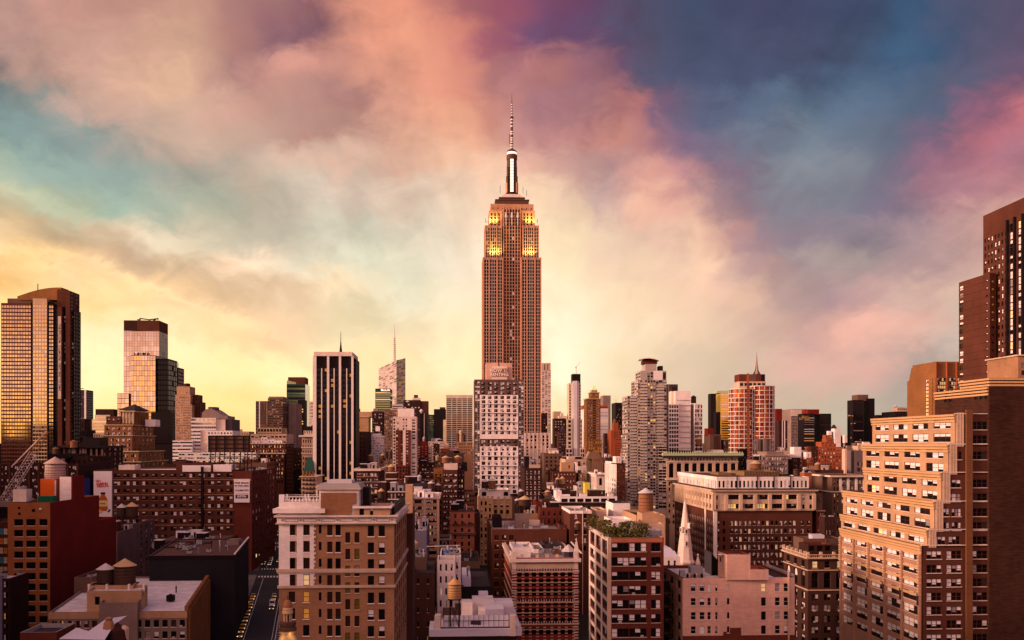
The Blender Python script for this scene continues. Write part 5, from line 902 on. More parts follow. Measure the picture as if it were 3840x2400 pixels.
# ================================================================ near and middle buildings, left part
def near_left():
    D = 345; b = bld('brick_building', 'orange brick slab with three columns of square black windows and a dark red blank flank', 29, 188, 1885, D, 48, 'slab_orange', [(0,1,W(0,40.5,cols=[(.255,.21),(.545,.22),(.84,.19)],hf=.60,l=2,top=62,v='k',sill='limestone_pale',rec=.4))], 'brick_crimson', ybot=2420)
    Dw = D-.02
    for x, y, w, h, m_ in ((66,1901,9,8,'glass'),(67,1922,9,9,'glass'),(118,1909,11,10,'glass'),(145,1905,9,7,'blind')): b.P('small_window',uniq=x+y).box(xf(x,Dw),Dw-.05+.057*(x-29)*.09,zf(y+h,Dw),xf(x+w,Dw),Dw+.3,zf(y,Dw),m_)
    p = b.pl; u = (p[2][0]-p[1][0], p[2][1]-p[1][1])
    def e(t, o=0): return (p[1][0]+u[0]*t-o*1.0, p[1][1]+u[1]*t)
    b.clutter(5, seed=4, big=False)
    # taller red shaft at the back of the roof
    a, c = e(.42,0), e(.67,0); q = [(a[0]-4.4,a[1]-.25),(a[0]+.05,a[1]),(c[0]+.05,c[1]),(c[0]-4.4,c[1]-.25)]
    b.tier(q, b.zt-1, zf(1809,D+20)+2.0, 'paint_red' if 0 else 'brick_crimson', {0:[(0,.9,'terracotta_pale'),(.9,1,None)]}); b.done()
    b = bld('mechanical_penthouse', 'orange painted roof house carrying the round brick water tower', 151, 208, 1796, 372, 10, 'paint_orange', None, 'paint_orange', z0=b.zt-1, ybot=1880); b.P('duct').box(xf(207,371),370.6,zf(1878,371),xf(211,371),371.6,zf(1802,371),'paint_white'); b.done()
    tank('large pink round brick tank with conical roof above the orange roof house', 207, 378, 1712, 1738, 1795, 76, 1797, 'wood_pink', 'wood_pink')
    t = thing('roof_container', 'dark green metal box on the orange brick slab roof', 'container', (xf(178,352),352,zf(1885,345)-1)); m = MB(); m.box(-2.6,-1.6,0,2.6,1.8,2.9,'paint_green'); link('body', m.mesh('body'), t); m = MB()
    for i in range(9): m.box(-2.5+i*.58,-1.68,.2,-2.4+i*.58,-1.61,2.7,'copper_dark')
    link('rib', m.mesh('rib'), t)['kind'] = 'stuff'
    t = thing('cooling_tower', 'pink cooling unit with rooftop fan drum beside the crane', 'air conditioner', (xf(85,352),352,zf(1885,345)-1)); m = MB(); m.box(-2.4,-2,1,2.2,2.2,5.2,'limestone_pale'); link('body', m.mesh('body'), t); m = MB(); m.lathe(-.2,0,[(1.5,5.2),(1.5,6.2),(1.3,6.2)],16,'metal_grey'); link('fan_drum', m.mesh('fan_drum'), t); m = MB()
    for sx in (-1,1): m.box(sx*2-.2,-2,0,sx*2+.2,2,1,'metal_dark')
    link('stand', m.mesh('stand'), t)
    b = bld('brick_building', 'dark red low wing joined behind the orange brick slab', 262, 372, 1952, 396, 20, 'brick_crimson', None, None, ybot=2250); b.done()
    b = bld('building', 'deep blue painted wall slab between the red shaft and the peach billboard', 312, 336, 1793, 430, .6, 'paint_blue', None, None, ybot=1960); b.done()
    # mobile crane boom
    t = thing('crane', 'lattice crane boom leaning over the roofs at the left edge', 'crane', (xf(8,470),470,0)); mb = MB(); D = 470
    def lat(p, q, w0, w1, n, mt):
        A = [p[i]+(q[i]-p[i])*0 for i in range(3)]
        prev = None
        for i in range(n+1):
            f = i/n; c = [p[j]+(q[j]-p[j])*f for j in range(3)]; w = w0+(w1-w0)*f; s = [(c[0]-w,c[1]-w,c[2]+w*.6),(c[0]+w,c[1]-w,c[2]-w*.6),(c[0]+w,c[1]+w,c[2]-w*.6),(c[0]-w,c[1]+w,c[2]+w*.6)]
            if prev:
                for k in range(4): mb.bar(prev[k],s[k],.14,mt,3); mb.bar(prev[k],s[(k+1)%4],.09,mt,3)
            prev = s
    o = t.location; q = lambda x,y: (xf(x,D)-o[0],0,zf(y,D))
    lat(q(14,1880),q(128,1698),1.4,1.3,16,'limestone_pale'); link('boom', mb.mesh('boom'), t)
    mb = MB(); lat(q(128,1698),q(176,1616),1.2,.6,9,'brick_ochre'); link('jib', mb.mesh('jib'), t)
    mb = MB(); mb.bar(q(44,1748),q(174,1617),.25,'limestone_pale'); mb.bar(q(50,1745),q(170,1622),.22,'limestone_pale'); mb.bar(q(44,1748),q(128,1698),.1,'metal_grey'); link('stay_cable', mb.mesh('stay_cable'), t)
    mb = MB(); mb.box(-3,-3,0,6,5,zf(1900,D),'metal_dark'); mb.box(-6,-2,zf(1925,D),8,4,zf(1880,D),'stone_grey'); link('cab', mb.mesh('cab'), t)
    b = bld('loft_building', 'dark loft with pale piers behind the crane boom and round brick tank', 0, 290, 1740, 520, 40, 'brick_dark', [(0,1,W(8,24,.76,.6,4,8,.0,'m',fr='metal_brown'))], ybot=1960); b.ribs(b.pl[0],b.pl[1],[i/8 for i in range(9)],1.0,.5,0,b.zt,'brick_brown','pier'); b.done()
    b = bld('apartment_building', 'dark brown block with paired windows behind the round brick tank', 245, 330, 1712, 560, 40, 'brick_dark', W(4,22,.34,.5,1,14,.04,'d'), W(3,22,.4,.5,v='d'), ybot=1830); add(b,180,250,1702,-8,30,'metal_dark'); b.done()
    tank('black square shouldered tank in front of the tall gold glass tower base', 212, 640, 1676, 1681, 1708, 26, 1712, 'wood_dark', 'wood_tan')
    b = bld('loft_building', 'dark building with flat cornice and grey pilasters right of the tall gold glass tower', 200, 384, 1672, 640, 40, 'brick_dark', W(9,40,.5,.7,1,6,.02,'d',rows=2), W(4,20,.4,.6), ybot=1800, cor=(8,1.6,'metal_dark')); b.ribs(b.pl[0],b.pl[1],[i/9 for i in range(10)],1.0,.5,0,zf(1682,640),'stone_brown','pier'); add(b,310,374,1640,5,16,'metal_dark'); add(b,232,270,1668,-3,6,'brick_dark'); b.done()
    tank('dark red tank with flat cone beside the tall gold glass tower base', 277, 610, 1650, 1656, 1678, 27, 1690, 'wood_rust', 'wood_rust')
    b = bld('office_building', 'small brick and glass block under the narrow purple grey tower', 277, 316, 1570, 1100, 20, 'brick_dark', W(3,40,.5,.8,v='b',top=4), ybot=1640); add(b,277,322,1612,-6,30,'metal_dark',W(4,24,.8,.7,v='k'),z0=0); b.done()
    b = bld('office_building', 'cream gabled low building left of the temple topped tower', 350, 396, 1625, 900, 20, 'limestone', W(5,14,.5,.5,v='v'), ybot=1720); b.done()
    # wide loft wall and the billboards
    D = 530; b = bld('loft_building', 'wide dark red brick loft building with long rows of paired windows below the billboard', 352, 878, 1762, D, 60, 'brick_brown', [(0,.13,None),(.13,1,W(13,28.6,.66,.50,2,15,.0,'m',fr='frame_brown',sill='brick_tan'))], None, ybot=2080, roof='roof_pale')
    add(b, 660, 800, 1737, 3, 30, 'brick_brown', z0=b.zt-1); add(b, 800, 868, 1742, 3, 12, 'paint_white', W(4,200,.3,.45,v='k',rows=1,top=8)); add(b,684,790,1745,-.0+2,10,'paint_white',W(4,200,.3,.4,v='k',rows=1,top=8)); add(b,445,505,1744,4,10,'limestone_pale')
    add(b, 878, 944, 1766, 2, 70, 'brick_red', None, W(8,28.6,.4,.5,v='d'), z0=0)
    for r_ in (0,2,4,6,8): b.ring(b.pl, zf(1772+31+28.6*r_-3,D), .35, .12, 'brick_tan', 'belt_course')
    b.P('flue').box(xf(751,D),D-1.0+1.8,zf(2010,D),xf(759,D),D+2.3,zf(1750,D),'metal_dark')
    b.clutter(8, seed=2, big=False); b.done()
    # black back of the big sign
    t = thing('billboard', 'huge brown backed billboard on dark steel legs above the wide dark red loft building', 'billboard', (xf(783,534),534,0)); Dq = 534; mb = MB(); x0 = xf(783,Dq); P = lambda x,y,dy=0: (xf(x,Dq)-x0,dy,zf(y,Dq))
    a = P(783,1694); c = P(937,1634); mb.box(a[0],0,a[2],c[0],.5,c[2],'metal_brown'); link('panel', mb.mesh('panel'), t); mb = MB()
    for x in (783,810,843,878,913,934): z=P(x,1696); zt=P(x,1634); mb.bar((z[0],-.3,z[2]),(zt[0],-.3,zt[2]),.35,'metal_dark')
    for y in (1634,1648,1664,1680,1695): z=P(783,y); z2=P(937,y); mb.bar((z[0],-.35,z[2]),(z2[0],-.35,z2[2]),.22,'metal_dark')
    link('steel_frame', mb.mesh('steel_frame'), t)
    for i, (x, xb) in enumerate(((792,785),(826,818),(864,858),(903,896),(930,924))):
        mb = MB(); zl = zf(1764,530)-1; mb.bar(P(x,1696,-.4),(P(xb,0)[0],1.5,zl),.33,'metal_dark'); mb.bar(P(x+8,1696,4),(P(xb+10,0)[0],4.5,zl),.25,'metal_dark'); mb.bar(P(x,1720,-.2),(P(x+8,1735)[0],4,zf(1735,Dq)),.18,'metal_dark'); link('leg', mb.mesh('leg'), t)
    mb = MB(); mb.bar(P(783,1737,1),P(937,1737,1),.35,'metal_dark'); mb.bar(P(783,1712,1),P(937,1712,1),.22,'metal_dark'); link('catwalk', mb.mesh('catwalk'), t)
    # vertical flue pipes in front of the loft
    # JUSTIN sign
    Ds = 529.6; t = thing('billboard', 'white for space sign with phone number on the dark red brick wall', 'sign', (xf(907.5,Ds),Ds,0)); mb = MB(); X0 = xf(907.5,Ds); w = (xf(937,Ds)-xf(879,Ds))/2; mb.box(-w,-.35,zf(1884,Ds),w,0,zf(1803,Ds),'sign_white'); mb.box(-w-.3,-.3,zf(1803,Ds),w+.3,.2,zf(1796,Ds),'limestone_pale'); link('panel', mb.mesh('panel'), t)
    for s_, y, sz in (('FOR SPACE',1811.5,1.42),('IN THIS AREA',1822,1.20),('212.684.7573',1839,1.28)): text(s_, t, (0,-.4,zf(y,Ds)), sz, 'ink_navy', bold=.04)
    mb = MB()
    for y in (1829,1850): mb.box(-w*.85,-.4,zf(y+.8,Ds),w*.85,-.35,zf(y,Ds),'ink_navy')
    link('rule_line', mb.mesh('rule_line'), t)['kind'] = 'stuff'; mb = MB(); mb.box(-w*.82,-.42,zf(1869,Ds),w*.82,-.35,zf(1855,Ds),'ink_navy'); link('name_plate', mb.mesh('name_plate'), t); text('JUSTIN', t, (0,-.46,zf(1861.5,Ds)), 1.45, 'sign_white', bold=.05)
    # peach billboard
    Ds = 505; t = thing('billboard', 'tall white peach drink billboard with red slogan and bottle', 'billboard', (xf(386,Ds),Ds,0)); w = (xf(420,Ds)-xf(352,Ds))/2; mb = MB(); mb.box(-w,-.3,zf(1958,Ds),w,.3,zf(1767,Ds),'sign_white'); link('panel', mb.mesh('panel'), t)
    for sx in (-.8,.8):
        mb = MB(); mb.box(sx*w-.3,.3,0,sx*w+.3,1,zf(1770,Ds),'metal_dark'); link('post', mb.mesh('post'), t)
    u = Ds/F; z = lambda y: zf(y,Ds); xx = lambda x: (x-386)*u
    text('We', t, (xx(370),-.4,z(1804.5)), 1.75, 'ink_red', 0, R_(-6), bold=.05); text('COME IN', t, (xx(383),-.4,z(1814)), 1.35, 'ink_red', 0, R_(-4), bold=.07); text('PEACH.', t, (xx(387),-.4,z(1822.5)), 1.75, 'ink_red', 0, R_(-5), bold=.07)
    def flat(nm, pts, mt, y=-.34): m_ = MB(); n=len(pts); m_.poly([(xx(a),y,z(b)) for a,b in pts],mt); m_.poly([(xx(a),y-.06,z(b)) for a,b in pts],mt); [m_.poly([(xx(pts[i][0]),y,z(pts[i][1])),(xx(pts[(i+1)%n][0]),y,z(pts[(i+1)%n][1])),(xx(pts[(i+1)%n][0]),y-.06,z(pts[(i+1)%n][1])),(xx(pts[i][0]),y-.06,z(pts[i][1]))],mt) for i in range(n)]; link(nm, m_.mesh(nm), t)
    flat('bottle_picture', [(380,1852),(395,1852),(395,1858),(402,1868),(405,1878),(405,1908),(400,1916),(376,1916),(370,1908),(370,1878),(373,1868),(380,1858)], 'ink_amber')
    flat('bottle_cap', [(379,1846),(396,1846),(396,1853),(379,1853)], 'metal_dark', -.42); flat('bottle_label', [(370,1877),(405,1877),(405,1899),(370,1899)], 'ink_cream', -.42)
    flat('peach_picture', [(358,1912),(366,1905),(380,1912),(386,1917),(382,1923),(366,1926),(358,1920)], 'ink_peach', -.42); flat('leaf_picture', [(360,1906),(368,1902),(372,1912)], 'copper_dark', -.44); flat('leaf_picture', [(404,1918),(412,1908),(417,1912),(408,1922)], 'copper_dark', -.44)
    text('Peach', t, (xx(387.5),-.56,z(1888)), 1.0, 'ink_navy', bold=.03)
    # old brick building with two tanks on its roof
    D = 450; b = bld('brick_building', 'weathered brown brick building with arched side windows and two tanks', 372, 392, 2003, D, 75, 'limestone', None, W(7,24,.30,.52,1,18,.12,'m',fr='frame_brown',sill='stone_brown',arch=True), ybot=2300)
    b.parts.clear(); b.wins = []; b.tier(b.pl, 0, zf(1995,D), 'old_brick', {0:W(1,24,.4,.6,v='d'),1:[(0,.3,None),(.3,1,W(6,24,.26,.56,1,10,.0,'m',fr='frame_brown',sill='stone_brown',arch=True))]})
    add(b, 372, 440, 1996, 0, 30, 'old_brick', z0=0); b.clutter(3, seed=9); b.done()
    tank('left of the two tanks on the weathered brown brick building, pale cone', 456, 478, 1888, 1903, 1935, 34, 1958, 'wood_dark', 'cone_pale'); tank('right of the two tanks on the weathered brown brick building, tan cone', 495, 476, 1882, 1899, 1935, 45, 1958, 'wood_dark', 'cone_tan')
    # black building
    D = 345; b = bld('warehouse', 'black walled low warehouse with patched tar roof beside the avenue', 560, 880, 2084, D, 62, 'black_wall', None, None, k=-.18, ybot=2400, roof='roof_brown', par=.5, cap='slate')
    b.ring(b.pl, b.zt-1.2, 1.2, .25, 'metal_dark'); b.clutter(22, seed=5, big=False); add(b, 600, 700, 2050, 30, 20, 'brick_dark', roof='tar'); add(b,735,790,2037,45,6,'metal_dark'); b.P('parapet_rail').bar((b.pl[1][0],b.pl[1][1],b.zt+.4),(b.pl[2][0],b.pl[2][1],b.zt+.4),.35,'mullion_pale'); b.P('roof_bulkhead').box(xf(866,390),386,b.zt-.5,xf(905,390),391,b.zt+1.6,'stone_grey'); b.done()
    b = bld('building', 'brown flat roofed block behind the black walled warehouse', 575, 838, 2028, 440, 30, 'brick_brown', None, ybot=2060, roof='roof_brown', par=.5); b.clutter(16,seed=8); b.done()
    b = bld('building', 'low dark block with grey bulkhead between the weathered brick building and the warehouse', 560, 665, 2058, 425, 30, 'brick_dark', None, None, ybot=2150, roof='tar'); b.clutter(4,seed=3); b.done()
    # white roofed building
    D = 278; b = bld('stone_building', 'grey stone building with large white roof, crenellated parapet and projecting stair block', 183, 700, 2296, D, 75, 'stone_grey', [(0,.37,W(6,43,.62,.62,3,33,.03,'m',sill='limestone_pale',fr='frame_brown')),(.37,.62,None),(.62,1,W(6,43,.60,.62,1,33,.0,'m',sill='limestone_pale',ac=.35))], W(12,43,.3,.6,1,20,.02,'m',sill='limestone'), k=-.21, ybot=2420, roof='roof_pale', par=.6)
    for f in [(i+.5)/24 for i in range(24)]:
        p, q = b.pl[1], b.pl[2]; c = (p[0]+(q[0]-p[0])*f, p[1]+(q[1]-p[1])*f); mm = b.P('merlon',uniq=f); mm.box(c[0]-.5,c[1]-.8,b.zt,c[0]+.5,c[1]+.8,b.zt+1.3,'brick_ochre'); b.P('pilaster',uniq=f).box(c[0]-.1,c[1]-.5,0,c[0]+.9,c[1]+.5,b.zt,'brick_ochre')
    for i in range(7):
        p, q = b.pl[2], b.pl[3]; f=.05+i*.07; c = (p[0]+(q[0]-p[0])*f, p[1]+(q[1]-p[1])*f); b.P('finial',uniq=i).lathe(c[0],c[1],[(.5,b.zt),(.8,b.zt+.6),(.7,b.zt+1.2),(.1,b.zt+1.5)],8,'limestone')
    b.ring(b.pl, b.zt-1.9, 1.8, .12, 'tan_brick', 'cornice')
    add(b, 372, 516, 2260, -1.2, 6, 'stone_grey', z0=0, roof='tar'); add(b, 326, 530, 2216, 4, 12, 'tan_brick', [(0,.14,None),(.14,.24,W(1,60,.9,.5,rows=1,top=22,v='k')),(.24,1,None)], W(2,30,.3,.5,v='k',rows=1,top=10), z0=b.zt-1, roof='roof_pale'); add(b, 330, 500, 2196, 12, 8, 'tan_brick', z0=b.zt-1, roof='tar')
    for x in (331,398,481,536): b.P('roof_post',uniq=x).box(xf(x,286),285.6,zf(2216,286),xf(x,286)+.5,286.2,zf(2190,286),'terracotta_pale')
    b.clutter(9, poly=b.pl, z=zf(2296,278)-.6, seed=31, big=False); t = b.P('air_handler'); xx_ = xf(640,300); t.box(xx_-1,299,b.zt-.3,xx_+1,301,b.zt+1.4,'metal_dark'); t.lathe(xx_,300,[(.5,b.zt+1.4),(.5,b.zt+1.7)],8,'metal_dark'); b.P('vent_pipe').box(xf(658,318),318,b.zt-.6,xf(662,318),318.3,b.zt+1.6,'metal_dark'); b.done()
    tank('left of two large black tanks with pale grey cone, above the white roof', 396, 297, 2111, 2134, 2183, 64, 2200, 'wood_dark', 'cone_pale'); tank('right of two large black tanks with tan cone, above the white roof', 468, 296, 2093, 2121, 2188, 80, 2205, 'wood_dark', 'cone_tan')
    b = bld('brick_building', 'small grey brown bulkhead building between the dark red flank and the black tanks', 278, 345, 2165, 318, 22, 'stone_brown', None, ybot=2260, roof='roof_gravel'); b.clutter(3,seed=1,big=False); b.done()
    # bottom left corner roofs
    b = bld('brick_building', 'low dark red brick roof house with black sloping roof at the bottom left', 75, 212, 2372, 240, 12, 'brick_red', None, None, ybot=2450, roof='tar', cap='metal_grey'); b.done()
    b = bld('building', 'narrow lilac grey wall at the extreme left bottom edge', -60, 7, 2160, 250, .4, 'slate_lilac', None, None, ybot=2450); b.done()
    b = bld('building', 'left edge building with bright coloured poster windows', -80, 30, 1958, 400, 20, 'brick_brown', W(3,36,.86,.72,2,22,.0,'P'), ybot=2150); b.done()
    b = bld('apartment_building', 'dark lower block behind the left edge with two lit windows', -80, 36, 2170, 330, 20, 'brick_dark', W(4,40,.6,.6,2,10,.0,'l'), ybot=2420, roof='roof_pale'); b.clutter(4,seed=6,big=False); b.done()
    # white tented roof with carved dormer
    t = thing('church_roof', 'faceted white metal roof with carved stone dormer at the bottom left', 'roof', (xf(300,210),210,0)); mb = MB(); D = 210; q = lambda x,y,dy=0: (xf(x,D)-xf(300,D),dy,zf(y,D))
    mb.poly([q(222,2395,0),q(392,2400,0),q(386,2362,6),q(340,2346,8),q(302,2380,4)],'sheet_white'); mb.poly([q(222,2395,0),q(302,2380,4),q(225,2380,8)],'sheet_white'); mb.poly([q(340,2346,8),q(386,2362,6),q(380,2352,14)],'sheet_white'); mb.poly([q(222,2395,0),q(222,2600,0),q(392,2600,0),q(392,2400,0)],'stone_grey'); link('roof', mb.mesh('roof'), t)
    mb = MB(); mb.lathe(q(372,0)[0],5,[(1.3,zf(2375,D)),(1.0,zf(2350,D)),(.7,zf(2342,D)),(.9,zf(2334,D)),(.1,zf(2328,D))],8,'brick_tan'); mb.lathe(q(398,0)[0],6,[(2.4,zf(2420,D)),(2.1,zf(2380,D)),(.5,zf(2360,D)),(.1,zf(2352,D))],10,'brick_dark'); mb.lathe(q(424,0)[0],6,[(1,zf(2420,D)),(1,zf(2376,D)),(.6,zf(2368,D)),(.1,zf(2364,D))],8,'limestone'); link('dormer', mb.mesh('dormer'), t)
mat('sign_white', (.78,.68,.68), .7, .05); mat('ink_navy', (.04,.03,.12), .7, 0); mat('ink_red', (.60,.02,.02), .7, 0); mat('ink_amber', (.42,.10,.02), .5, .1); mat('ink_cream', (.7,.5,.2), .7, .05); mat('ink_peach', (.75,.42,.08), .7, .1)
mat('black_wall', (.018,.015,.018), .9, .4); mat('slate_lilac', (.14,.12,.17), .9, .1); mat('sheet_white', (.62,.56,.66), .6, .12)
mat('poster_orange', (.7,.18,.05), .7, .2); mat('poster_cream', (.7,.55,.35), .7, .2); mat('poster_blue', (.08,.25,.4), .7, .2)
mat('slab_orange', (.34,.115,.040), .9, .35, course=.5); mat('panel_brick', (.27,.12,.06), .9, .35, course=.6); mat('old_brick', (.17,.10,.085), .9, .5, course=.5)
PICK['P'] = (('poster_orange',.35),('poster_cream',.3),('poster_blue',.1),('glass',.25))
near_left()
def broadway_left():
    b = bld('corner_building', 'narrow cream corner building with bay windows at the avenue, left kerb', 944, 1000, 1862, 590, 60, 'stone_grey', W(3,19,.42,.62,1,10,.03,'d',sill='limestone_pale'), W(12,19,.4,.6,1,10,.02,'d'), k=-.215, ybot=2130, cor=(5,1.2,'limestone_pale'), roof='roof_gravel'); b.ribs(b.pl[0],b.pl[1],(.05,.35,.65,.95),.9,.5,0,b.zt,'limestone','pier'); b.clutter(5,seed=3,big=False); b.done()
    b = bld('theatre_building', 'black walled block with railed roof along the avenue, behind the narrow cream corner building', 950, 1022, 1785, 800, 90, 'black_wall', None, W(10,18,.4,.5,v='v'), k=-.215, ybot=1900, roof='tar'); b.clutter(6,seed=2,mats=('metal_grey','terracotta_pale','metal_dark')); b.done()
    b = bld('building', 'white sided low building with dark roof where the avenue narrows', 1022, 1048, 1760, 960, 80, 'paint_white', W(2,16,.5,.5), W(9,16,.4,.5,v='m'), k=-.215, ybot=1880, roof='tar', cap='paint_white'); b.clutter(4,seed=5); b.done()
    b = bld('loft_building', 'brown loft flank lining the left of the upper avenue', 945, 1066, 1706, 1010, 120, 'brick_brown', W(8,13,.5,.5,v='d'), W(14,13,.4,.5,v='d'), k=-.2, ybot=1820, roof='tar', cap='limestone'); b.clutter(6,seed=4); b.done()
    D = 760; b = bld('hotel_building', 'ornate cream corner building with dark mansard roof left of the finned black tower', 1132, 1180, 1632, D, 40, 'limestone', W(5,21,.42,.62,1,16,.03,'m',sill='limestone_pale',arch=True), None, W(4,21,.4,.6,v='d'), ybot=1800, cor=(6,2.0,'terracotta_pale')); add(b,1139,1182,1614,2,30,'limestone_pale',W(5,14,.4,.7,rows=1,top=2)); pyramid(b,b.lp,b.lz,zf(1598,D),'metal_dark','mansard_roof',-.4,.75)
    for y in (1680,1702): b.ring(b.pl, zf(y,D), .8, .5, 'terracotta_pale', 'belt_course')
    b.done()
    D = 700; b = bld('hotel_building', 'brown brick building with steep green mansard roof left of the finned black tower', 1142, 1178, 1712, D, 30, 'brick_ochre', W(3,14,.4,.5), ybot=1820, cor=(2,.6,'limestone')); A = quad(1138,1178,D-6,26); pyramid(b,A,zf(1768,D),zf(1716,D),'copper_dark','mansard_roof',0,.55); b.done()
    D = 640; b = bld('hotel_building', 'rusty cream hotel with stacked balconies and chimneys under the green mansard roof', 1130, 1186, 1786, D, 30, 'limestone', W(4,16,.5,.62,1,8,.03,'m',sill='limestone_pale'), None, W(3,16,.4,.5), ybot=1900, cor=(3,1.2,'limestone'))
    for x in (1134,1146,1158,1170): b.P('chimney',uniq=x).box(xf(x,D),D+1,b.zt-1,xf(x+5,D),D+3,zf(1768,D),'brick_ochre')
    for i in range(6): b.P('balcony',uniq=i).box(xf(1130,D),D-1.5,zf(1800+i*16,D),xf(1184,D),D+1,zf(1797+i*16,D),'metal_brown')
    b.done()
broadway_left()
def centre_apartment():
    D = 213; k = -.04; b = bld('apartment_building', 'large cream and tan brick apartment house filling the lower centre left, with carved medallion frieze', 1046, 1478, 1945, D, 41, 'brick_tan', [
        (0,.19,W(0,63,cols=[(.59,.29)],hf=.64,top=22,v='B',sill='terracotta_pale',ac=0)),
        (.19,.32,W(0,63,cols=[(.35,.42)],hf=.64,top=22,v='c',sill='terracotta_pale')),
        (.32,.40,W(0,63,cols=[(.45,.30)],hf=.50,top=25,v='d',sill='limestone')),
        (.40,.56,W(0,63,cols=[(.25,.28),(.70,.28)],hf=.64,top=24,v='B',sill='terracotta_pale')),
        (.56,.73,W(0,63,cols=[(.21,.25),(.68,.25)],hf=.63,top=52,v='O',sill='limestone')),
        (.73,1,W(0,63,cols=[(.25,.20),(.60,.20)],hf=.64,top=28,v='m',sill='terracotta_pale'))],
        W(6,63,.56,.7,2,22,.01,'d',sill='brick_tan'), k=k, roof='roof_gravel', par=.2)
    px = D/F; pl = b.pl; zt = b.zt
    z = lambda y: zf(y, D)
    # pale stone corner panel with quoins, ending at the belt course
    A, Bq = pl[0], pl[1]; u = ((Bq[0]-A[0]),(Bq[1]-A[1])); W_ = hypot(*u); u = (u[0]/W_,u[1]/W_)
    def slab(x0, x1, y0, y1, proj, mt, name, uq=None):
        a, c = (x0-1046)*px, (x1-1046)*px; m_ = b.P(name, uniq=uq)
        P = lambda s, d: (A[0]+u[0]*s+u[1]*d, A[1]+u[1]*s-u[0]*d)
        m_.prism([P(a,proj),P(c,proj),P(c,-.02),P(a,-.02)], z(y1), z(y0), mt, True)
    for x0, x1 in ((1046,1086.5),(1112.5,1136.5),(1161.5,1176)):
        slab(x0,x1,1962,2196,.12,'terracotta_pale','stone_facing',x0)
    for y0 in (1962,2008.5,2071.5,2134.5):
        pass
    for y0, y1 in ((1962,1966),(2009,2029),(2072,2092),(2135,2155)):
        for x0, x1 in ((1086.5,1112.5),(1136.5,1161.5)): slab(x0,x1,y0,y1,.10,'limestone_pale','spandrel',x0+y0)
    for i in range(15): slab(1176,1180+(i%2)*3,1964+i*15.5,1971+i*15.5,.1,'terracotta_pale','quoin',i)
    for y, h, p_ in ((2134,12,.45),(2146,4,.25),(2196,10,.3)): 
        b.ring(pl, z(y+h), h*px, p_, 'limestone' if h > 4 else 'terracotta_pale', 'belt_course')
    # frieze with round medallions
    b.ring(pl, z(1962), (1962-1936)*px, .35, 'terracotta_pale', 'frieze'); b.ring(pl, z(1939), .35, .9, 'limestone_pale', 'cornice'); b.ring(pl, z(1966), .3, .6, 'limestone', 'cornice')
    for i in range(7):
        s = (1060-1046+i*68.0)*px; m_ = b.P('medallion',uniq=i); c = (A[0]+u[0]*s, A[1]+u[1]*s); zc = z(1950); r = 4.2*px
        for t in range(16):
            a0, a1 = 2*pi*t/16, 2*pi*(t+1)/16
            for r0, r1, d in ((r*.62,r,.5),):
                m_.poly([(c[0]+u[0]*r0*cos(a0)+u[1]*d, c[1]-u[0]*d, zc+r0*sin(a0)),(c[0]+u[0]*r1*cos(a0)+u[1]*d,c[1]-u[0]*d,zc+r1*sin(a0)),(c[0]+u[0]*r1*cos(a1)+u[1]*d,c[1]-u[0]*d,zc+r1*sin(a1)),(c[0]+u[0]*r0*cos(a1)+u[1]*d,c[1]-u[0]*d,zc+r0*sin(a1))],'limestone')
                m_.poly([(c[0]+u[0]*r1*cos(a0)+u[1]*d,c[1]-u[0]*d,zc+r1*sin(a0)),(c[0]+u[0]*r1*cos(a0),c[1]-.3,zc+r1*sin(a0)),(c[0]+u[0]*r1*cos(a1),c[1]-.3,zc+r1*sin(a1)),(c[0]+u[0]*r1*cos(a1)+u[1]*d,c[1]-u[0]*d,zc+r1*sin(a1))],'limestone')
        m_.poly([(c[0]+u[0]*r*.6*cos(2*pi*t/12)+u[1]*.38,c[1]-.38,zc+r*.6*sin(2*pi*t/12)) for t in range(12)],'stone_grey')
        if i < 6: 
            x0 = 1060+i*68+9
            for (xa,xb,ya,yb) in ((x0,x0+50,1944.5,1945.5),(x0,x0+50,1955,1956),(x0,x0+1.2,1944.5,1956),(x0+48.8,x0+50,1944.5,1956)): slab(xa,xb,ya,yb,.44,'stone_brown','frieze_panel',i)
    # attic storey and roof structures
    add(b, 1046, 1202, 1882, .3, 8, 'terracotta_pale', z0=zt-.3, roof='roof_gravel', par=.2)
    zz = b.lz; q = b.lp; P2 = lambda s, d: (q[0][0]+s, q[0][1]+.057*s+d)
    for i in range(11):
        p_ = P2(1.35+i*.72, .25); b.P('baluster',uniq=i).lathe(p_[0],p_[1],[(.13,zz),(.22,zz+.35),(.1,zz+.7),(.16,zz+.95)],8,'paint_white')
    b.ring(offset(q,-.3), zz+.95, .2, .3, 'paint_white', 'balustrade'); b.P('corner_pier').box(q[0][0],q[0][1],zz,q[0][0]+1.1,q[0][1]+1.0,zz+1.5,'paint_white')
    for x in (1060,1128,1140,1194): p_ = P2((x-1046)*px, 3.5); b.P('pergola',uniq=x).box(p_[0],p_[1],zz,p_[0]+.3,p_[1]+.3,zz+1.4,'paint_white')
    b.ring(quad(1040,1206,D+.2,8.2,k), z(1924), .9, .8, 'terracotta_pale', 'attic_cornice')
    add(b, 1196, 1345, 1830, .8, 9, 'terracotta_pale', [(0,.05,None),(.05,.95,'terracotta_pale'),(.95,1,None)], z0=zt-.3, roof='metal_grey', cor=(6,.5,'limestone')); Q = b.lp; b.zt = b.lz
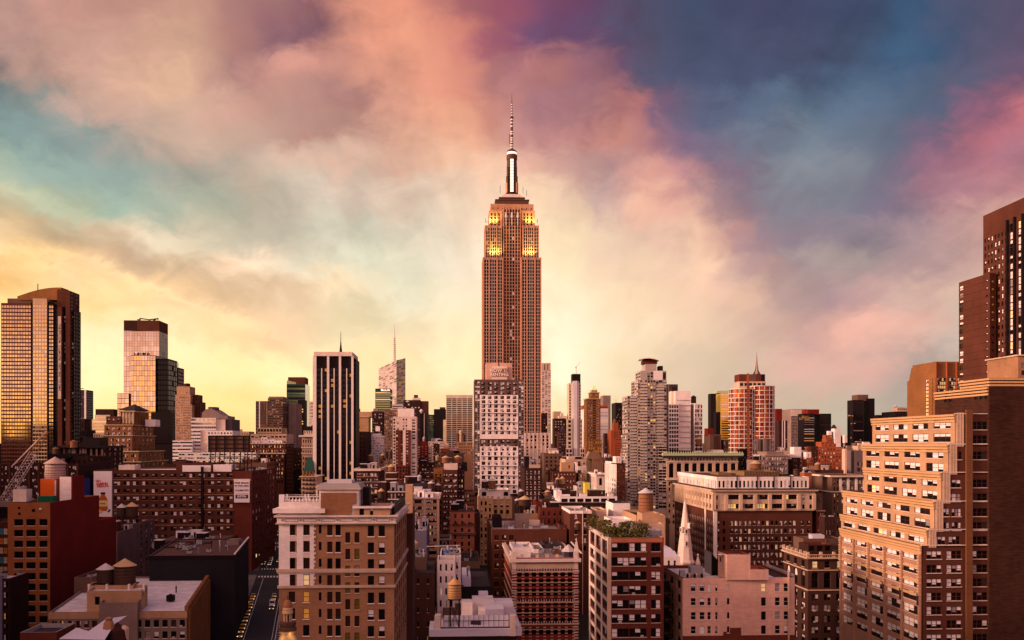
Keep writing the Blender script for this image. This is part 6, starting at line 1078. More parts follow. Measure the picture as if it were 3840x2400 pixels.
    # brown brick panel standing proud in the pale surround
    def panel(pts, d, mt, nm):
        m_ = b.P(nm); f = lambda x,y,dd: (xf(x,D+.6), D+.6+(x-1196)*.0032-dd, zf(y,D+.6)); n=len(pts)
        m_.poly([f(x,y,d) for x,y in pts], mt)
        for i in range(n): (x0,y0),(x1,y1) = pts[i], pts[(i+1)%n]; m_.poly([f(x0,y0,d),f(x1,y1,d),f(x1,y1,-.3),f(x0,y0,-.3)],mt)
    panel([(1204,1848),(1335,1848),(1335,1890),(1318,1890),(1318,1924),(1308,1931),(1204,1931)], .22, 'panel_brick', 'brick_panel')
    pyramid(b, Q, b.lz, zf(1814,D), 'metal_grey', 'hipped_roof', -.5, .86); b.P('skylight').prism(offset(Q,-1.6), zf(1816,D), zf(1802,D), 'cone_pale')
    add(b, 1330, 1462, 1898, .6, 7, 'tan_brick', W(0,80,cols=[(.20,.13),(.48,.09)],hf=.36,rows=1,top=8,v='l',sill='limestone',fr='frame_dark'), z0=zt-.3, roof='roof_pale', cor=(8,.4,'terracotta_pale')); add(b, 1460, 1478, 1900, 5, 36, 'metal_dark', None, None, z0=zt-.3)
    b.P('flue').box(xf(1185,D+2),D+2,z(1925),xf(1190,D+2),D+2.4,z(1822),'limestone_pale'); b.P('flue').box(xf(1185,D+2),D+2,z(1825),xf(1197,D+2),D+2.4,z(1820),'limestone_pale')
    b.P('ladder').box(xf(1346,D),D+5,z(1940),xf(1372,D),D+8,z(1830),'metal_dark')
    b.done()
    b = bld('brick_chimney', 'tall slim tan brick chimney slab right behind the large cream apartment house', 1520, 1547, 1819, 262, 5, 'tan_brick', None, None, z0=0, cat='chimney', cap='limestone_pale'); b.done()
    b = bld('brick_building', 'dark brown narrow wing behind the large cream apartment house below the tan chimney slab', 1500, 1548, 1925, 258, 14, 'brownstone', None, None, roof='tar', cor=(6,.4,'brick_brown')); b.done()
PICK['O'] = (('olive_pane',.45),('glass_warm',.4),('blind_grey',.15)); mat('olive_pane', (.16,.12,.015), .15, .2, spec=.7)
centre_apartment()
# ================================================================ near and middle buildings, centre and right
def centre_mid():
    D = 520; b = bld('loft_building', 'brown brick loft with broad pale cornice right of the finned black tower base', 1335, 1420, 1757, D, 45, 'brick_brown', W(5,21,.74,.55,3,17,.03,'b',fr='frame_brown',sill='limestone_pale'), W(6,21,.5,.6,v='m'), ybot=1890, cor=(9,1.0,'limestone_pale')); b.clutter(5,seed=3); b.done()
    tank('tan coned tank behind the broad pale cornice loft', 1391, 500, 1838, 1852, 1880, 28, 1885, 'wood_dark', 'cone_tan')
    D = 480; b = bld('building', 'windowless dark brown shaft with thin white bands, rusty tank on top', 1447, 1487, 1770, D, 14, 'brick_dark', None, None, ybot=1900); b.ring(b.pl,zf(1774,D),.4,.15,'limestone_pale','band'); b.ring(b.pl,zf(1798,D),.4,.15,'limestone_pale','band'); b.done()
    tank('rusty tank with tan cone on the windowless dark brown shaft', 1468, 484, 1739, 1750, 1768, 27, 1770, 'wood_rust', 'cone_tan')
    b = bld('building', 'lower dark brown shaft with white band left of the windowless shaft', 1415, 1447, 1809, 470, 14, 'brick_dark', None, None, ybot=1900, cap='limestone_pale'); b.done()
    D = 400; b = bld('apartment_building', 'dark brown block with two white bands and pale shutters behind the large cream apartment house', 1455, 1522, 1842, D, 30, 'brick_dark', W(4,30,.4,.62,1,9,.1,'w'), W(4,30,.3,.5,v='d'), ybot=1960); b.ring(b.pl,zf(1846,D),.35,.15,'limestone_pale','band'); b.ring(b.pl,zf(1874,D),.35,.15,'limestone_pale','band'); b.clutter(5,seed=1); b.done()
    tank('left small tank behind the dark brown block with white bands', 1430, 430, 1830, 1842, 1868, 24, 1880, 'wood_dark', 'cone_tan')
    D = 430; b = bld('loft_building', 'cream framed loft with wide window bands and dark flank', 1540, 1645, 1866, D, 45, 'tan_brick', W(2,24,.80,.52,6,9,.03,'b',fr='frame_brown'), 'brick_dark', ybot=2070, cor=(4,.7,'limestone_pale'), roof='roof_pale'); b.ribs(b.pl[0],b.pl[1],(.02,.5,.98),1.0,.4,0,b.zt,'limestone','pier')
    b.clutter(4,seed=2,mats=('terracotta_pale','metal_grey')); add(b,1600,1648,1850,12,10,'terracotta_pale',roof='roof_pale'); b.done()
    D = 490; b = bld('brick_building', 'brown arcaded brick building with flat black roof behind the cream framed loft', 1522, 1610, 1826, D, 40, 'brownstone', W(6,26,.5,.66,1,6,.03,'b',arch=True,sill='limestone'), None, ybot=1870, roof='tar'); add(b,1500,1600,1812,20,20,'tar'); b.clutter(5,seed=7); b.done()
    tank('left of two grey coned tanks above the cream framed loft', 1617, 480, 1803, 1812, 1836, 26, 1846, 'wood_dark', 'cone_pale'); tank('right of two grey coned tanks above the cream framed loft', 1643, 482, 1811, 1819, 1838, 22, 1846, 'wood_dark', 'cone_pale')
    tank('small pale tank on the black flat roof', 1573, 500, 1779, 1787, 1803, 16, 1812, 'concrete', 'cone_pale')
    D = 540; b = bld('loft_building', 'tall dark orange brown loft with fire escape and paired bright windows', 1660, 1716, 1762, D, 40, 'brick_brown', W(3,20,.80,.52,3,16,.03,'b',fr='frame_brown'), W(5,20,.4,.5,v='d'), ybot=1990); add(b,1626,1660,1757,2,30,'brick_ochre',W(2,20,.34,.5,1,20,.0,'d'),z0=0); add(b,1716,1742,1762,5,30,'brick_dark',W(2,20,.6,.5,3,16,.0,'m'),z0=0)
    for i in range(8): b.P('fire_escape').box(xf(1628,D),D-.2,zf(1790+i*22,D),xf(1655,D),D+1.9,zf(1789+i*22,D),'metal_dark'); b.P('fire_escape').bar((xf(1630,D),D+1.0,zf(1790+i*22,D)),(xf(1652,D),D+1.0,zf(1768+i*22,D)),.15,'metal_dark')
    add(b,1664,1716,1740,4,20,'limestone_pale'); add(b,1730,1752,1735,8,20,'metal_dark'); b.done()
    tank('left broad rusty tank behind the dark orange brown loft', 1672, 590, 1708, 1716, 1736, 30, 1746, 'wood_rust', 'cone_tan'); tank('right broad rusty tank behind the dark orange brown loft', 1716, 592, 1706, 1714, 1736, 26, 1746, 'wood_rust', 'cone_tan')
    b = bld('brick_building', 'rust brown gabled block left of the broad rusty tanks', 1632, 1662, 1700, 700, 30, 'stone_brown', W(3,14,.4,.5,v='d'), ybot=1800); b.done()
    b = bld('apartment_building', 'grey low block with white upper band between the crimson block and orange frame', 1606, 1665, 1655, 950, 40, 'limestone_pale', W(8,10,.5,.5,v='m'), ybot=1720, roof='roof_pale'); b.clutter(4,seed=8); add(b,1626,1648,1664,-40,20,'brick_dark',W(3,12,.4,.4),z0=0); add(b,1666,1682,1660,-30,20,'limestone',z0=0); b.done()
    b = bld('apartment_building', 'dark brown low block with small lit windows below the crimson brick block', 1562, 1628, 1738, 720, 50, 'brick_dark', W(7,13,.5,.5,v='l'), ybot=1830, roof='tar'); b.clutter(6,seed=9); b.done()
    b = bld('apartment_building', 'black and white windowed narrow block beside the fire escape', 1596, 1628, 1765, 620, 40, 'brick_dark', W(2,14,.7,.5,v='w'), ybot=1830); b.done()
    D = 470; b = bld('brick_building', 'terracotta red brick house front with three hooded window bays', 1687, 1779, 1914, D, 34, 'brick_orange' if 0 else 'brick_terra', W(3,26,.30,.62,1,14,.08,'m',sill='limestone'), W(4,26,.4,.5,v='d'), ybot=2100, cor=(3,.4,'brick_brown')); b.ring(b.pl,zf(2006,D),1.0,.7,'stone_brown','belt_course'); b.clutter(4,seed=6,mats=('mullion_pale','metal_dark'))
    for i in range(3):
        x = 1705+i*29; m_ = b.P('window_hood',uniq=i); X = xf(x,D)+.6; Yy = D+(x-1687)*.007
        m_.poly([(X-1.8,Yy-.4,zf(1968,D)),(X+1.8,Yy-.4,zf(1968,D)),(X,Yy-.4,zf(1958,D))],'brick_brown'); m_.box(X-1.9,Yy-.5,zf(1971,D),X+1.9,Yy,zf(1968,D),'stone_brown')
    b.done()
    b = bld('brick_building', 'small grey three window house below the terracotta red house', 1645, 1688, 2020, 440, 20, 'stone_grey', W(3,24,.5,.66,1,8,.03,'d',sill='limestone'), ybot=2110, cor=(3,.5,'limestone')); b.done()
    D = 560 ; b = bld('apartment_tower', 'tan gothic buttressed tower under a white stucco penthouse', 1797, 1846, 1870, D, 40, 'gothic_tan', W(3,24.4,.46,.58,1,10,.02,'m',sill='limestone'), None, W(5,24.4,.4,.5), ybot=2190); b.ribs(b.pl[0],b.pl[1],(.0,.33,.66,1),1.2,.7,0,b.zt+1.5,'gothic_tan','buttress')
    add(b,1846,1916,1876,5,36,'gothic_tan',W(3,24.4,.46,.58,1,12,.02,'b',sill='limestone'),z0=0); b.ribs(b.lp[0],b.lp[1],(.0,.33,.66,1),1.2,.7,0,b.lz+2,'gothic_tan','buttress')
    add(b,1799,1913,1838,10,30,'terracotta_pale',W(0,60,cols=[(.14,.15),(.86,.15)],hf=.25,rows=1,top=7,v='k'),z0=b.zt-1,roof='roof_pale',cor=(2,.3,'limestone_pale')); b.zt=b.lz; b.clutter(4,seed=3,big=False,mats=('paint_white','terracotta_pale')); b.done()
    tank('left of two dark tanks on the white stucco penthouse', 1818, 572, 1797, 1806, 1829, 25, 1838, 'wood_dark', 'cone_pale'); tank('right of two dark tanks on the white stucco penthouse', 1845, 571, 1791, 1803, 1832, 29, 1838, 'wood_rust', 'cone_pale')
    D = 520; b = bld('apartment_building', 'dark brown gritty block with white framed windows right of the white gridded hotel tower', 1967, 2031, 1755, D, 34, 'brick_dark', W(4,19.5,.36,.58,2,10,.03,'w',fr='frame_pale',sill='limestone_pale'), 'brownstone', ybot=1900); add(b,1969,1985,1712,6,8,'metal_dark',z0=b.zt-1); add(b,1985,2026,1742,5,20,'limestone'); b.clutter(4,seed=1); b.done()
    D = 500; b = bld('brick_building', 'brown loft with two piers right of the white gridded hotel tower foot', 1740, 1780, 1845, 600, 30, 'brownstone', W(4,18,.6,.55,1,10,.02,'m'), ybot=1920); b.done()
    b = bld('brick_building', 'dark back building between tan gothic tower and white gridded tower foot', 1740, 1800, 1925, 520, 30, 'brick_dark', None, ybot=2100); b.done()
    # midground right of centre
    D = 640; b = bld('brick_building', 'red brick building with round topped lit windows right of the dark gritty block', 2074, 2160, 1768, D, 34, 'brick_brown', W(7,24,.34,.5,1,8,.03,'w',fr='frame_brown',arch=True), None, ybot=1860); add(b,2105,2152,1736,8,14,'tan_brick',W(0,60,cols=[(.62,.10)],hf=.2,rows=1,top=8,v='k')); add(b,2152,2166,1735,8,14,'terracotta_pale'); b.P('flue').bar((xf(2068,D),D-.5,zf(1800,D)),(xf(2069,D),D-.5,zf(1766,D)),.4,'metal_dark'); b.P('flue').bar((xf(2069,D),D-.5,zf(1766,D)),(xf(2100,D),D+6,zf(1745,D)),.4,'metal_dark'); b.done()
    tank('dark one of the two tanks before the round topped lit windows', 2091, 600, 1789, 1797, 1818, 17, 1826, 'wood_dark', 'cone_tan'); tank('pale tan one of the two tanks before the round topped lit windows', 2109, 602, 1785, 1795, 1815, 19, 1826, 'wood_tan', 'cone_tan')
    D = 780; b = bld('theatre_building', 'ochre stepped gable building with small arched openings below the golden brown tower', 2199, 2258, 1720, D, 34, 'tan_brick', [(0,1,W(4,24,.34,.55,1,0,.12,'Q',rows=1,arch=True))], None, ybot=1830); add(b,2197,2262,1732,-3,36,'tan_brick',W(4,10,.16,.45,1,6,.05,'k'),z0=0)
    m_ = b.P('gable'); X0,X1,X2,X3=[xf(x,D) for x in (2199,2213,2244,2256)]; 
    m_.poly([(X0,D-.0,zf(1721,D)),(X3,D+.5,zf(1721,D)),(X2,D+.3,zf(1696,D)),(X1,D+.1,zf(1694,D))],'tan_brick'); m_.poly([(X0,D,zf(1721,D)),(X1,D+.1,zf(1694,D)),(X1,D+24,zf(1694,D)),(X0,D+24,zf(1721,D))],'limestone_pale'); m_.poly([(X1,D+.1,zf(1694,D)),(X2,D+.3,zf(1696,D)),(X2,D+24,zf(1696,D)),(X1,D+24,zf(1694,D))],'tar'); m_.poly([(X2,D+.3,zf(1696,D)),(X3,D+.5,zf(1721,D)),(X3,D+24,zf(1721,D)),(X2,D+24,zf(1696,D))],'tar'); b.done()
    D = 620; b = bld('bank_building', 'pale classical building with pilasters and one large arched window', 2236, 2272, 1776, D, 44, 'limestone_pale', W(0,100,cols=[(.45,.30)],hf=.28,rows=1,top=16,v='k',arch=True), None, W(9,50,.4,.8,1,14,.05,'m',rows=1), ybot=1850, cor=(4,1.2,'terracotta_pale'), roof='roof_pale'); b.clutter(3,seed=4,mats=('terracotta_pale','paint_white')); b.done()
    D = 560; b = bld('brick_building', 'red brown brick block with white arcaded flank facing left', 2293, 2345, 1737, D, 34, 'brick_brown', [(0,.4,None),(.2,.7,W(2,19,.28,.5,1,10,.0,'m')),(.7,1,None)][1:2] and W(3,19,.24,.45,1,10,.03,'m'), None, None, ybot=1900, roof='roof_pale')
    pl = b.pl; b.ring(pl, zf(1741,D), .6, .3, 'tar', 'coping')
    far = (pl[3][0], pl[3][1]); L_ = MB(); q0 = (xf(2270,D+40), D+40); b.tier([q0,pl[0],(pl[0][0]+.2,pl[0][1]+.3),(q0[0]+.2,q0[1]+.3)],0,zf(1733,D),'terracotta_pale',{0:[(0,1,W(5,18,.5,.6,1,64,.04,'m'))]}); b.ribs(q0,pl[0],(.05,.2,.35,.5,.65,.8,.95),.9,.6,zf(1798,D),zf(1742,D),'terracotta_pale','pilaster')
    add(b,2298,2330,1712,6,14,'terracotta_pale',W(2,80,.2,.2,v='k',rows=1),z0=b.zt-1); add(b,2330,2352,1725,8,10,'terracotta_pale',z0=b.zt-1); b.done()
    D = 450; b = bld('stone_building', 'long low building with white clerestory band above a dark cornice and arched upper windows', 2100, 2316, 1884, D, 60, 'stone_brown', W(11,40,.30,.62,1,12,.02,'b',arch=True,fr='frame_brown',sill='limestone'), None, ybot=1930, cor=(4,1.6,'tar'), roof='roof_gravel')
    add(b,2098,2314,1862,1.5,20,'paint_white',W(7,60,.80,.22,1,8,.02,'k',rows=1),roof='roof_pale'); b.zt=b.lz; add(b,2202,2270,1838,6,10,'brick_dark',W(0,40,cols=[(.78,.08)],hf=.2,rows=1,top=6,v='w'),roof='copper_green',cap='copper_green'); add(b,2143,2162,1840,6,6,'brick_dark',roof='copper_green',cap='copper_green'); add(b,2166,2200,1852,3,9,'paint_white',roof='roof_pale'); add(b,2271,2300,1852,3,9,'terracotta_pale',roof='roof_pale'); add(b,2086,2106,1840,3,12,'paint_white'); b.done()
    b = bld('building', 'small bright yellow painted wall block above the white clerestory band', 2182, 2212, 1811, 520, 12, 'paint_yellow', None, None, ybot=1860, roof='roof_pale'); add(b,2212,2226,1812,0,12,'paint_white',z0=0); b.done()
    b = bld('building', 'white and dark low roof houses left of the yellow wall block', 2150, 2206, 1826, 560, 20, 'terracotta_pale', W(5,20,.3,.4,v='k'), ybot=1860, roof='roof_pale'); b.clutter(4,seed=5); b.done()
    b = bld('greenhouse_building', 'low building with green glazed conservatory roof behind the round topped lit windows', 2160, 2200, 1776, 650, 14, 'tan_brick', W(5,14,.5,.5,v='m'), ybot=1840); A = quad(2160,2183,650,12); pyramid(b,A,zf(1776,650),zf(1764,650),'green_glass_b','glass_roof',0,.5); b.done()
    b = bld('brick_building', 'dark red brown row with rusty roof sheds right of the tan gothic tower', 2010, 2100, 1880, 500, 60, 'brick_crimson', None, ybot=1940, roof='tar'); b.clutter(8,seed=3,mats=('brick_red','brick_dark','metal_dark')); b.done()
    for l, x, D, y0, yc, yb, w, yr, wd_, cn in (('brown tank with tan cone left of the white clerestory band',2054,505,1836,1844,1872,23,1880,'wood_rust','cone_tan'),('dark tank with tan cone low left of the white clerestory band',2073,480,1867,1874,1895,21,1902,'wood_dark','cone_tan'),('dark tank with bluish pointed roof beside the white clerestory band',2093,482,1868,1876,1896,20,1902,'wood_dark','slate'),('large tan coned tank above the pale roofed brown building',1968,440,1858,1872,1895,48,1945,'wood_dark','cone_tan'),('striped cone tank at the foot of the white gridded hotel tower',1954,500,1833,1842,1858,22,1868,'wood_dark','cone_pale'),('small grey coned tank left of the large tan coned tank',1939,446,1868,1876,1888,18,1945,'wood_dark','cone_pale')): tank(l,x,D,y0,yc,yb,w,yr,wd_,cn)
    b = bld('building', 'small stepped tan parapet building with white roofs left of the dark red row', 1976, 2028, 1925, 440, 20, 'tan_brick', None, ybot=1950, roof='roof_pale'); b.clutter(5,seed=9,mats=('paint_white','metal_grey')); b.done()
    b = bld('brick_building', 'dark red brick row house with grey window surrounds behind the pale roofed brown building', 2025, 2135, 1903, 430, 26, 'brick_red', W(5,30,.3,.62,2,14,.03,'d',sill='stone_grey',fr='frame_pale'), ybot=1990, roof='tar'); b.clutter(5,seed=2); b.done()
    D = 400; b = bld('brick_building', 'red brick building with pale top band, two window columns and a small tank', 2137, 2218, 1915, D, 30, 'brick_brown', [(0,1,W(0,30,cols=[(.28,.12),(.70,.12)],hf=.55,top=13,v='b',sill='limestone_pale'))], None, None, ybot=2050, cap='terracotta_pale', roof='roof_gravel'); b.ring(b.pl,zf(1926,D),1.1,.08,'terracotta_pale','band'); b.P('downpipe').box(xf(2184,D),D-.2,0,xf(2186,D),D+.5,b.zt,'mullion_pale'); b.clutter(3,seed=3,big=False); b.done()
    tank('small tan coned tank in front of the red brick building with pale band', 2167, 392, 1953, 1961, 1986, 20, 1999, 'wood_dark', 'cone_tan')
    D = 420; b = bld('building', 'pale pink blank wall above a red brick band behind the garden roof', 2272, 2363, 1887, D, 20, 'terracotta_pale', None, ybot=1925, roof='tar', cap='tar'); add(b,2215,2275,1911,-6,20,'limestone',z0=0); b.done()
    # pale roofed brown building
    D = 400; b = bld('loft_building', 'brown brick loft with pale gravel roof, grey bulkhead and paired windows', 1845, 2125, 1985, D, 58, 'brick_brown', [(0,.32,W(3,35,.58,.55,2,22,.04,'m',fr='frame_brown',sill='brick_tan')),(.32,1,None)], ybot=2260, roof='roof_gravel', cap='brick_red'); add(b,1934,1985,1930,18,8,'stone_grey',W(0,60,cols=[(.5,.16)],hf=.35,rows=1,top=30,v='k'),roof='tar'); add(b,1985,2076,1950,30,2,'limestone_pale'); add(b,1850,1882,1937,20,14,'metal_dark'); add(b,2098,2132,1968,10,14,'brick_brown'); b.clutter(16,poly=b.pl,z=b.zt-1,seed=12,big=False); b.done()
    # striped venetian building
    D = 345; b = bld('loft_building', 'red and white striped arcaded building with stone cornice and cluttered roof', 1922, 2168, 2092, D, 72, 'venetian_red', [(0,.05,None),(.05,.93,W(8,36.5,.74,.74,1,44,.0,'k',rec=.6,rows=9)),(.93,1,None)], W(6,38,.4,.5,v='d'), ybot=2420, roof='roof_gravel', cap='limestone_pale')
    pl = b.pl; b.ring(pl, zf(2108,D), 1.1, .9, 'limestone_pale','cornice'); b.ring(pl, zf(2136,D), 2.0, .10, 'limestone', 'frieze'); b.ribs(pl[0],pl[1],(.025,.965),1.3,.25,zf(2136,D),zf(2092,D)+2,'limestone_pale','corner_pier')
    zc = lambda y: zf(y,D)
    for i, y in enumerate((2147,2187,2222,2262,2300,2344,2362)):
        b.ring(pl, zc(y), .5 if i in (0,3,5) else .22, .3, 'limestone', 'belt_course')
    for c in [.05+.88*(i)/8 for i in range(9)]:
        for j in range(24):
            y = 2150+j*11.4; b.ribs(pl[0],pl[1],(c,),.95,.14,zc(y),zc(y)+.24,'limestone','stone_stripe')
    for c in (.022,.968):
        for j in range(26): y = 2142+j*10.6; b.ribs(pl[0],pl[1],(c,),1.6,.2,zc(y),zc(y)+.30,'limestone_pale','stone_stripe')
    for (y,) in ((2146,),(2262,),(2345,)):   # zig-zag voussoirs over the arcades
        for j in range(44):
            f = .05+.88*(j+.5)/44; b.ribs(pl[0],pl[1],(f,),.17,.3,zc(y)+.5,zc(y)+1.25,'limestone_pale' if j%2 else 'brick_dark','voussoir')
    add(b,1922,2000,2052,26,20,'terracotta_pale',roof='roof_pale'); add(b,1915,1990,2070,10,5,'terracotta_pale'); add(b,2000,2040,2060,24,24,'terracotta_pale',roof='roof_gravel'); add(b,2040,2110,2040,40,20,'tar'); add(b,2075,2105,2066,18,8,'stone_brown')
    for x in (1958,2015,2052,2090): b.P('parapet_pier',uniq=x).box(xf(x-6,D),D+.1+.057*(x-1922)*D/F,b.zt-.5,xf(x+6,D),D+1.2+.057*(x-1922)*D/F,b.zt+1.0,'limestone')
    for x, h in ((1925,1.8),(2163,4.2)): X = xf(x,D); yy = D+.4+.057*(x-1922)*D/F; pn = b.P('pinnacle',uniq=x); pn.box(X-.8,yy-.2,b.zt-1,X+.8,yy+1.4,b.zt+h*.6,'limestone_pale'); pn.lathe(X,yy+.6,[(1.0,b.zt+h*.6),(.02,b.zt+h*.6+h)],4,'limestone_pale',pi/4)
    sk = b.P('skylight_lantern'); X, yy = xf(2133,350), 352; sk.lathe(X,yy,[(1.7,b.zt-1),(1.7,b.zt+1.6)],8,'slate'); sk.lathe(X,yy,[(2.6,b.zt+1.5),(.2,b.zt+3.8)],8,'cone_pale'); sp_ = b.P('conduit'); sp_.bar((xf(1925,415),415,b.zt+1),(xf(2150,419),419,b.zt+1),.25,'limestone'); sp_.bar((xf(2142,400),400,b.zt),(xf(2180,360),360,b.zt),.3,'mullion_pale'); b.clutter(24,poly=b.pl,z=b.zt-1,seed=21,big=False); b.done()
    add_=0
    # white building cluster and the prominent tank
    D = 318; b = bld('apartment_building', 'white stucco building with light well and dark windows left of the brown loft', 1640, 1706, 2098, D, 12, 'terracotta_pale', W(3,45,.34,.55,2,18,.04,'m'), 'limestone_pale', W(3,45,.3,.5), ybot=2420, roof='tar')
    add(b,1650,1728,2085,10,26,'terracotta_pale',[(0,1,W(3,45,.34,.55,2,24,.02,'m',rows=3))],'terracotta_pale',z0=0,roof='tar'); b.clutter(14,seed=4,big=False); b.P('conduit').bar((xf(1600,350),350,b.zt+.8),(xf(1726,354),354,b.zt+.8),.2,'mullion_pale'); b.done()
    t = thing('tarpaulin', 'bright blue tarpaulin bundle on the white stucco building roof', 'tarpaulin', (xf(1678,336),336,zf(2085,D+10)-.5)); m_ = MB(); m_.lathe(0,0,[(1.1,0),(1.5,.5),(1.2,1.1),(.5,1.3),(.05,1.35)],9,'tarp_blue'); link('body', m_.mesh('body'), t); m_=MB(); m_.box(-.9,-.15,1.2,1,.1,1.5,'tarp_blue'); m_.box(-1.6,-1.3,0,-1.1,-.9,.15,'tarp_blue'); link('fold', m_.mesh('fold'), t)
    D = 300; b = bld('brick_building', 'near black brick building with a few small windows right of the large cream apartment house', 1545, 1628, 2148, D, 40, 'brick_dark', W(2,54,.18,.36,2,22,.05,'m',sill='brick_tan'), None, ybot=2430, roof='tar'); add(b,1548,1600,2090,14,12,'stone_brown',z0=b.zt-1); b.clutter(8,seed=6,big=False,mats=('terracotta_pale','metal_grey','paint_white')); b.done()
    b = bld('brick_building', 'lilac brown slanted row with skylights behind the near black brick building', 1547, 1600, 1990, 390, 50, 'slate_lilac', None, None, ybot=2100, roof='roof_pale'); b.clutter(4,seed=2,mats=('terracotta_pale','mullion_pale')); b.done()
    tank('pale narrow tank with grey cone beside the tan chimney slab', 1557, 372, 1917, 1926, 1955, 17, 1990, 'wood_pink', 'cone_pale'); tank('low tan coned tank half hidden beside the large cream apartment house', 1556, 350, 2023, 2037, 2060, 26, 2080, 'wood_tan', 'cone_tan')
    tank('prominent golden tan water tank on dark steel legs in the lower middle', 1705, 287, 2166, 2190, 2244, 50, 2352, 'wood_gold', 'wood_gold')
    D = 288; b = bld('stone_building', 'low building with white roofs, glazed skylight band and lilac cornice at the bottom middle', 1628, 1937, 2354, D, 40, 'brownstone', None, ybot=2430, roof='roof_pale', par=.3); b.ring(b.pl,zf(2384,D),2.0,1.4,'sheet_white','cornice'); b.ring(b.pl,zf(2392,D),.6,.8,'brownstone','cornice_bracket')
    A, Bq = b.pl[0], b.pl[1]; m_ = b.P('glazed_band'); X0,X1 = xf(1662,D),xf(1908,D); m_.poly([(X0,D+.2,zf(2352,D)),(X1,D+1.2,zf(2352,D)),(X1,D+3.2,zf(2318,D)+.4),(X0,D+2.2,zf(2318,D)+.4)],'glass_white')
    for i in range(14): x = X0+(X1-X0)*i/13; m_.bar((x,D+.1+i*.077,zf(2352,D)+.1),(x,D+2.1+i*.077,zf(2318,D)+.5),.07,'metal_dark')
    m_.bar((X0,D+1.1,zf(2335,D)+.3),(X1,D+2.1,zf(2335,D)+.3),.07,'metal_dark')
    for x in (1640,1922): b.P('corner_block',uniq=x).box(xf(x-10,D),D-.6,zf(2384,D),xf(x+12,D),D+3,zf(2308,D),'limestone_pale')
    b.P('skylight').prism([(xf(1765,D),D+1.0),(xf(1803,D),D+1.0),(xf(1800,D),D+2.4),(xf(1768,D),D+2.4)],zf(2346,D),zf(2330,D),'slate')
    pyramid(b,quad(1845,1880,D+3,4),zf(2352,D),zf(2311,D),'glass_white','pyramid_skylight')
    for x0,x1,y,dy,L,m2 in ((1820,1890,2285,4,9,'sheet_white'),(1730,1772,2262,14,8,'terracotta_pale'),(1772,1852,2252,16,10,'roof_pale'),(1852,1925,2262,14,10,'sheet_white'),(1795,1830,2222,26,4,'sheet_white'),(1795,1838,2290,8,8,'terracotta_pale'),(1660,1735,2302,18,20,'stone_brown')): add(b,x0,x1,y,dy,L,m2,roof=m2,z0=b.zt-.4,par=.05)
    b.done()
    b = bld('building', 'dark low courtyard roofs with draped white sheeting behind the prominent tan tank', 1735, 1846, 2200, 345, 50, 'black_wall', None, None, ybot=2330, roof='tar'); add(b,1734,1766,2168,4,30,'sheet_white',roof='sheet_white',z0=b.zt-1,par=.05); b.clutter(5,seed=8,big=False); b.done()
    b = bld('building', 'grey brown narrow building with long flat roof left of the tan gothic tower', 1730, 1800, 2105, 410, 40, 'stone_brown', None, None, ybot=2240, roof='tar'); b.clutter(4,seed=3,big=False); b.done()
mat('venetian_red', (.22,.028,.022), .9, .3); mat('brick_terra', (.40,.13,.075), .9, .28, course=.2); mat('gothic_tan', (.58,.34,.19), .88, .22); mat('tarp_blue', (.02,.12,.5), .5, .1); mat('wood_gold', (.62,.34,.14), .85, .2, streak=2); mat('glass_white', (.62,.56,.64), .15, .1)
PICK['Q'] = (('brick_crimson',1),)
centre_mid()
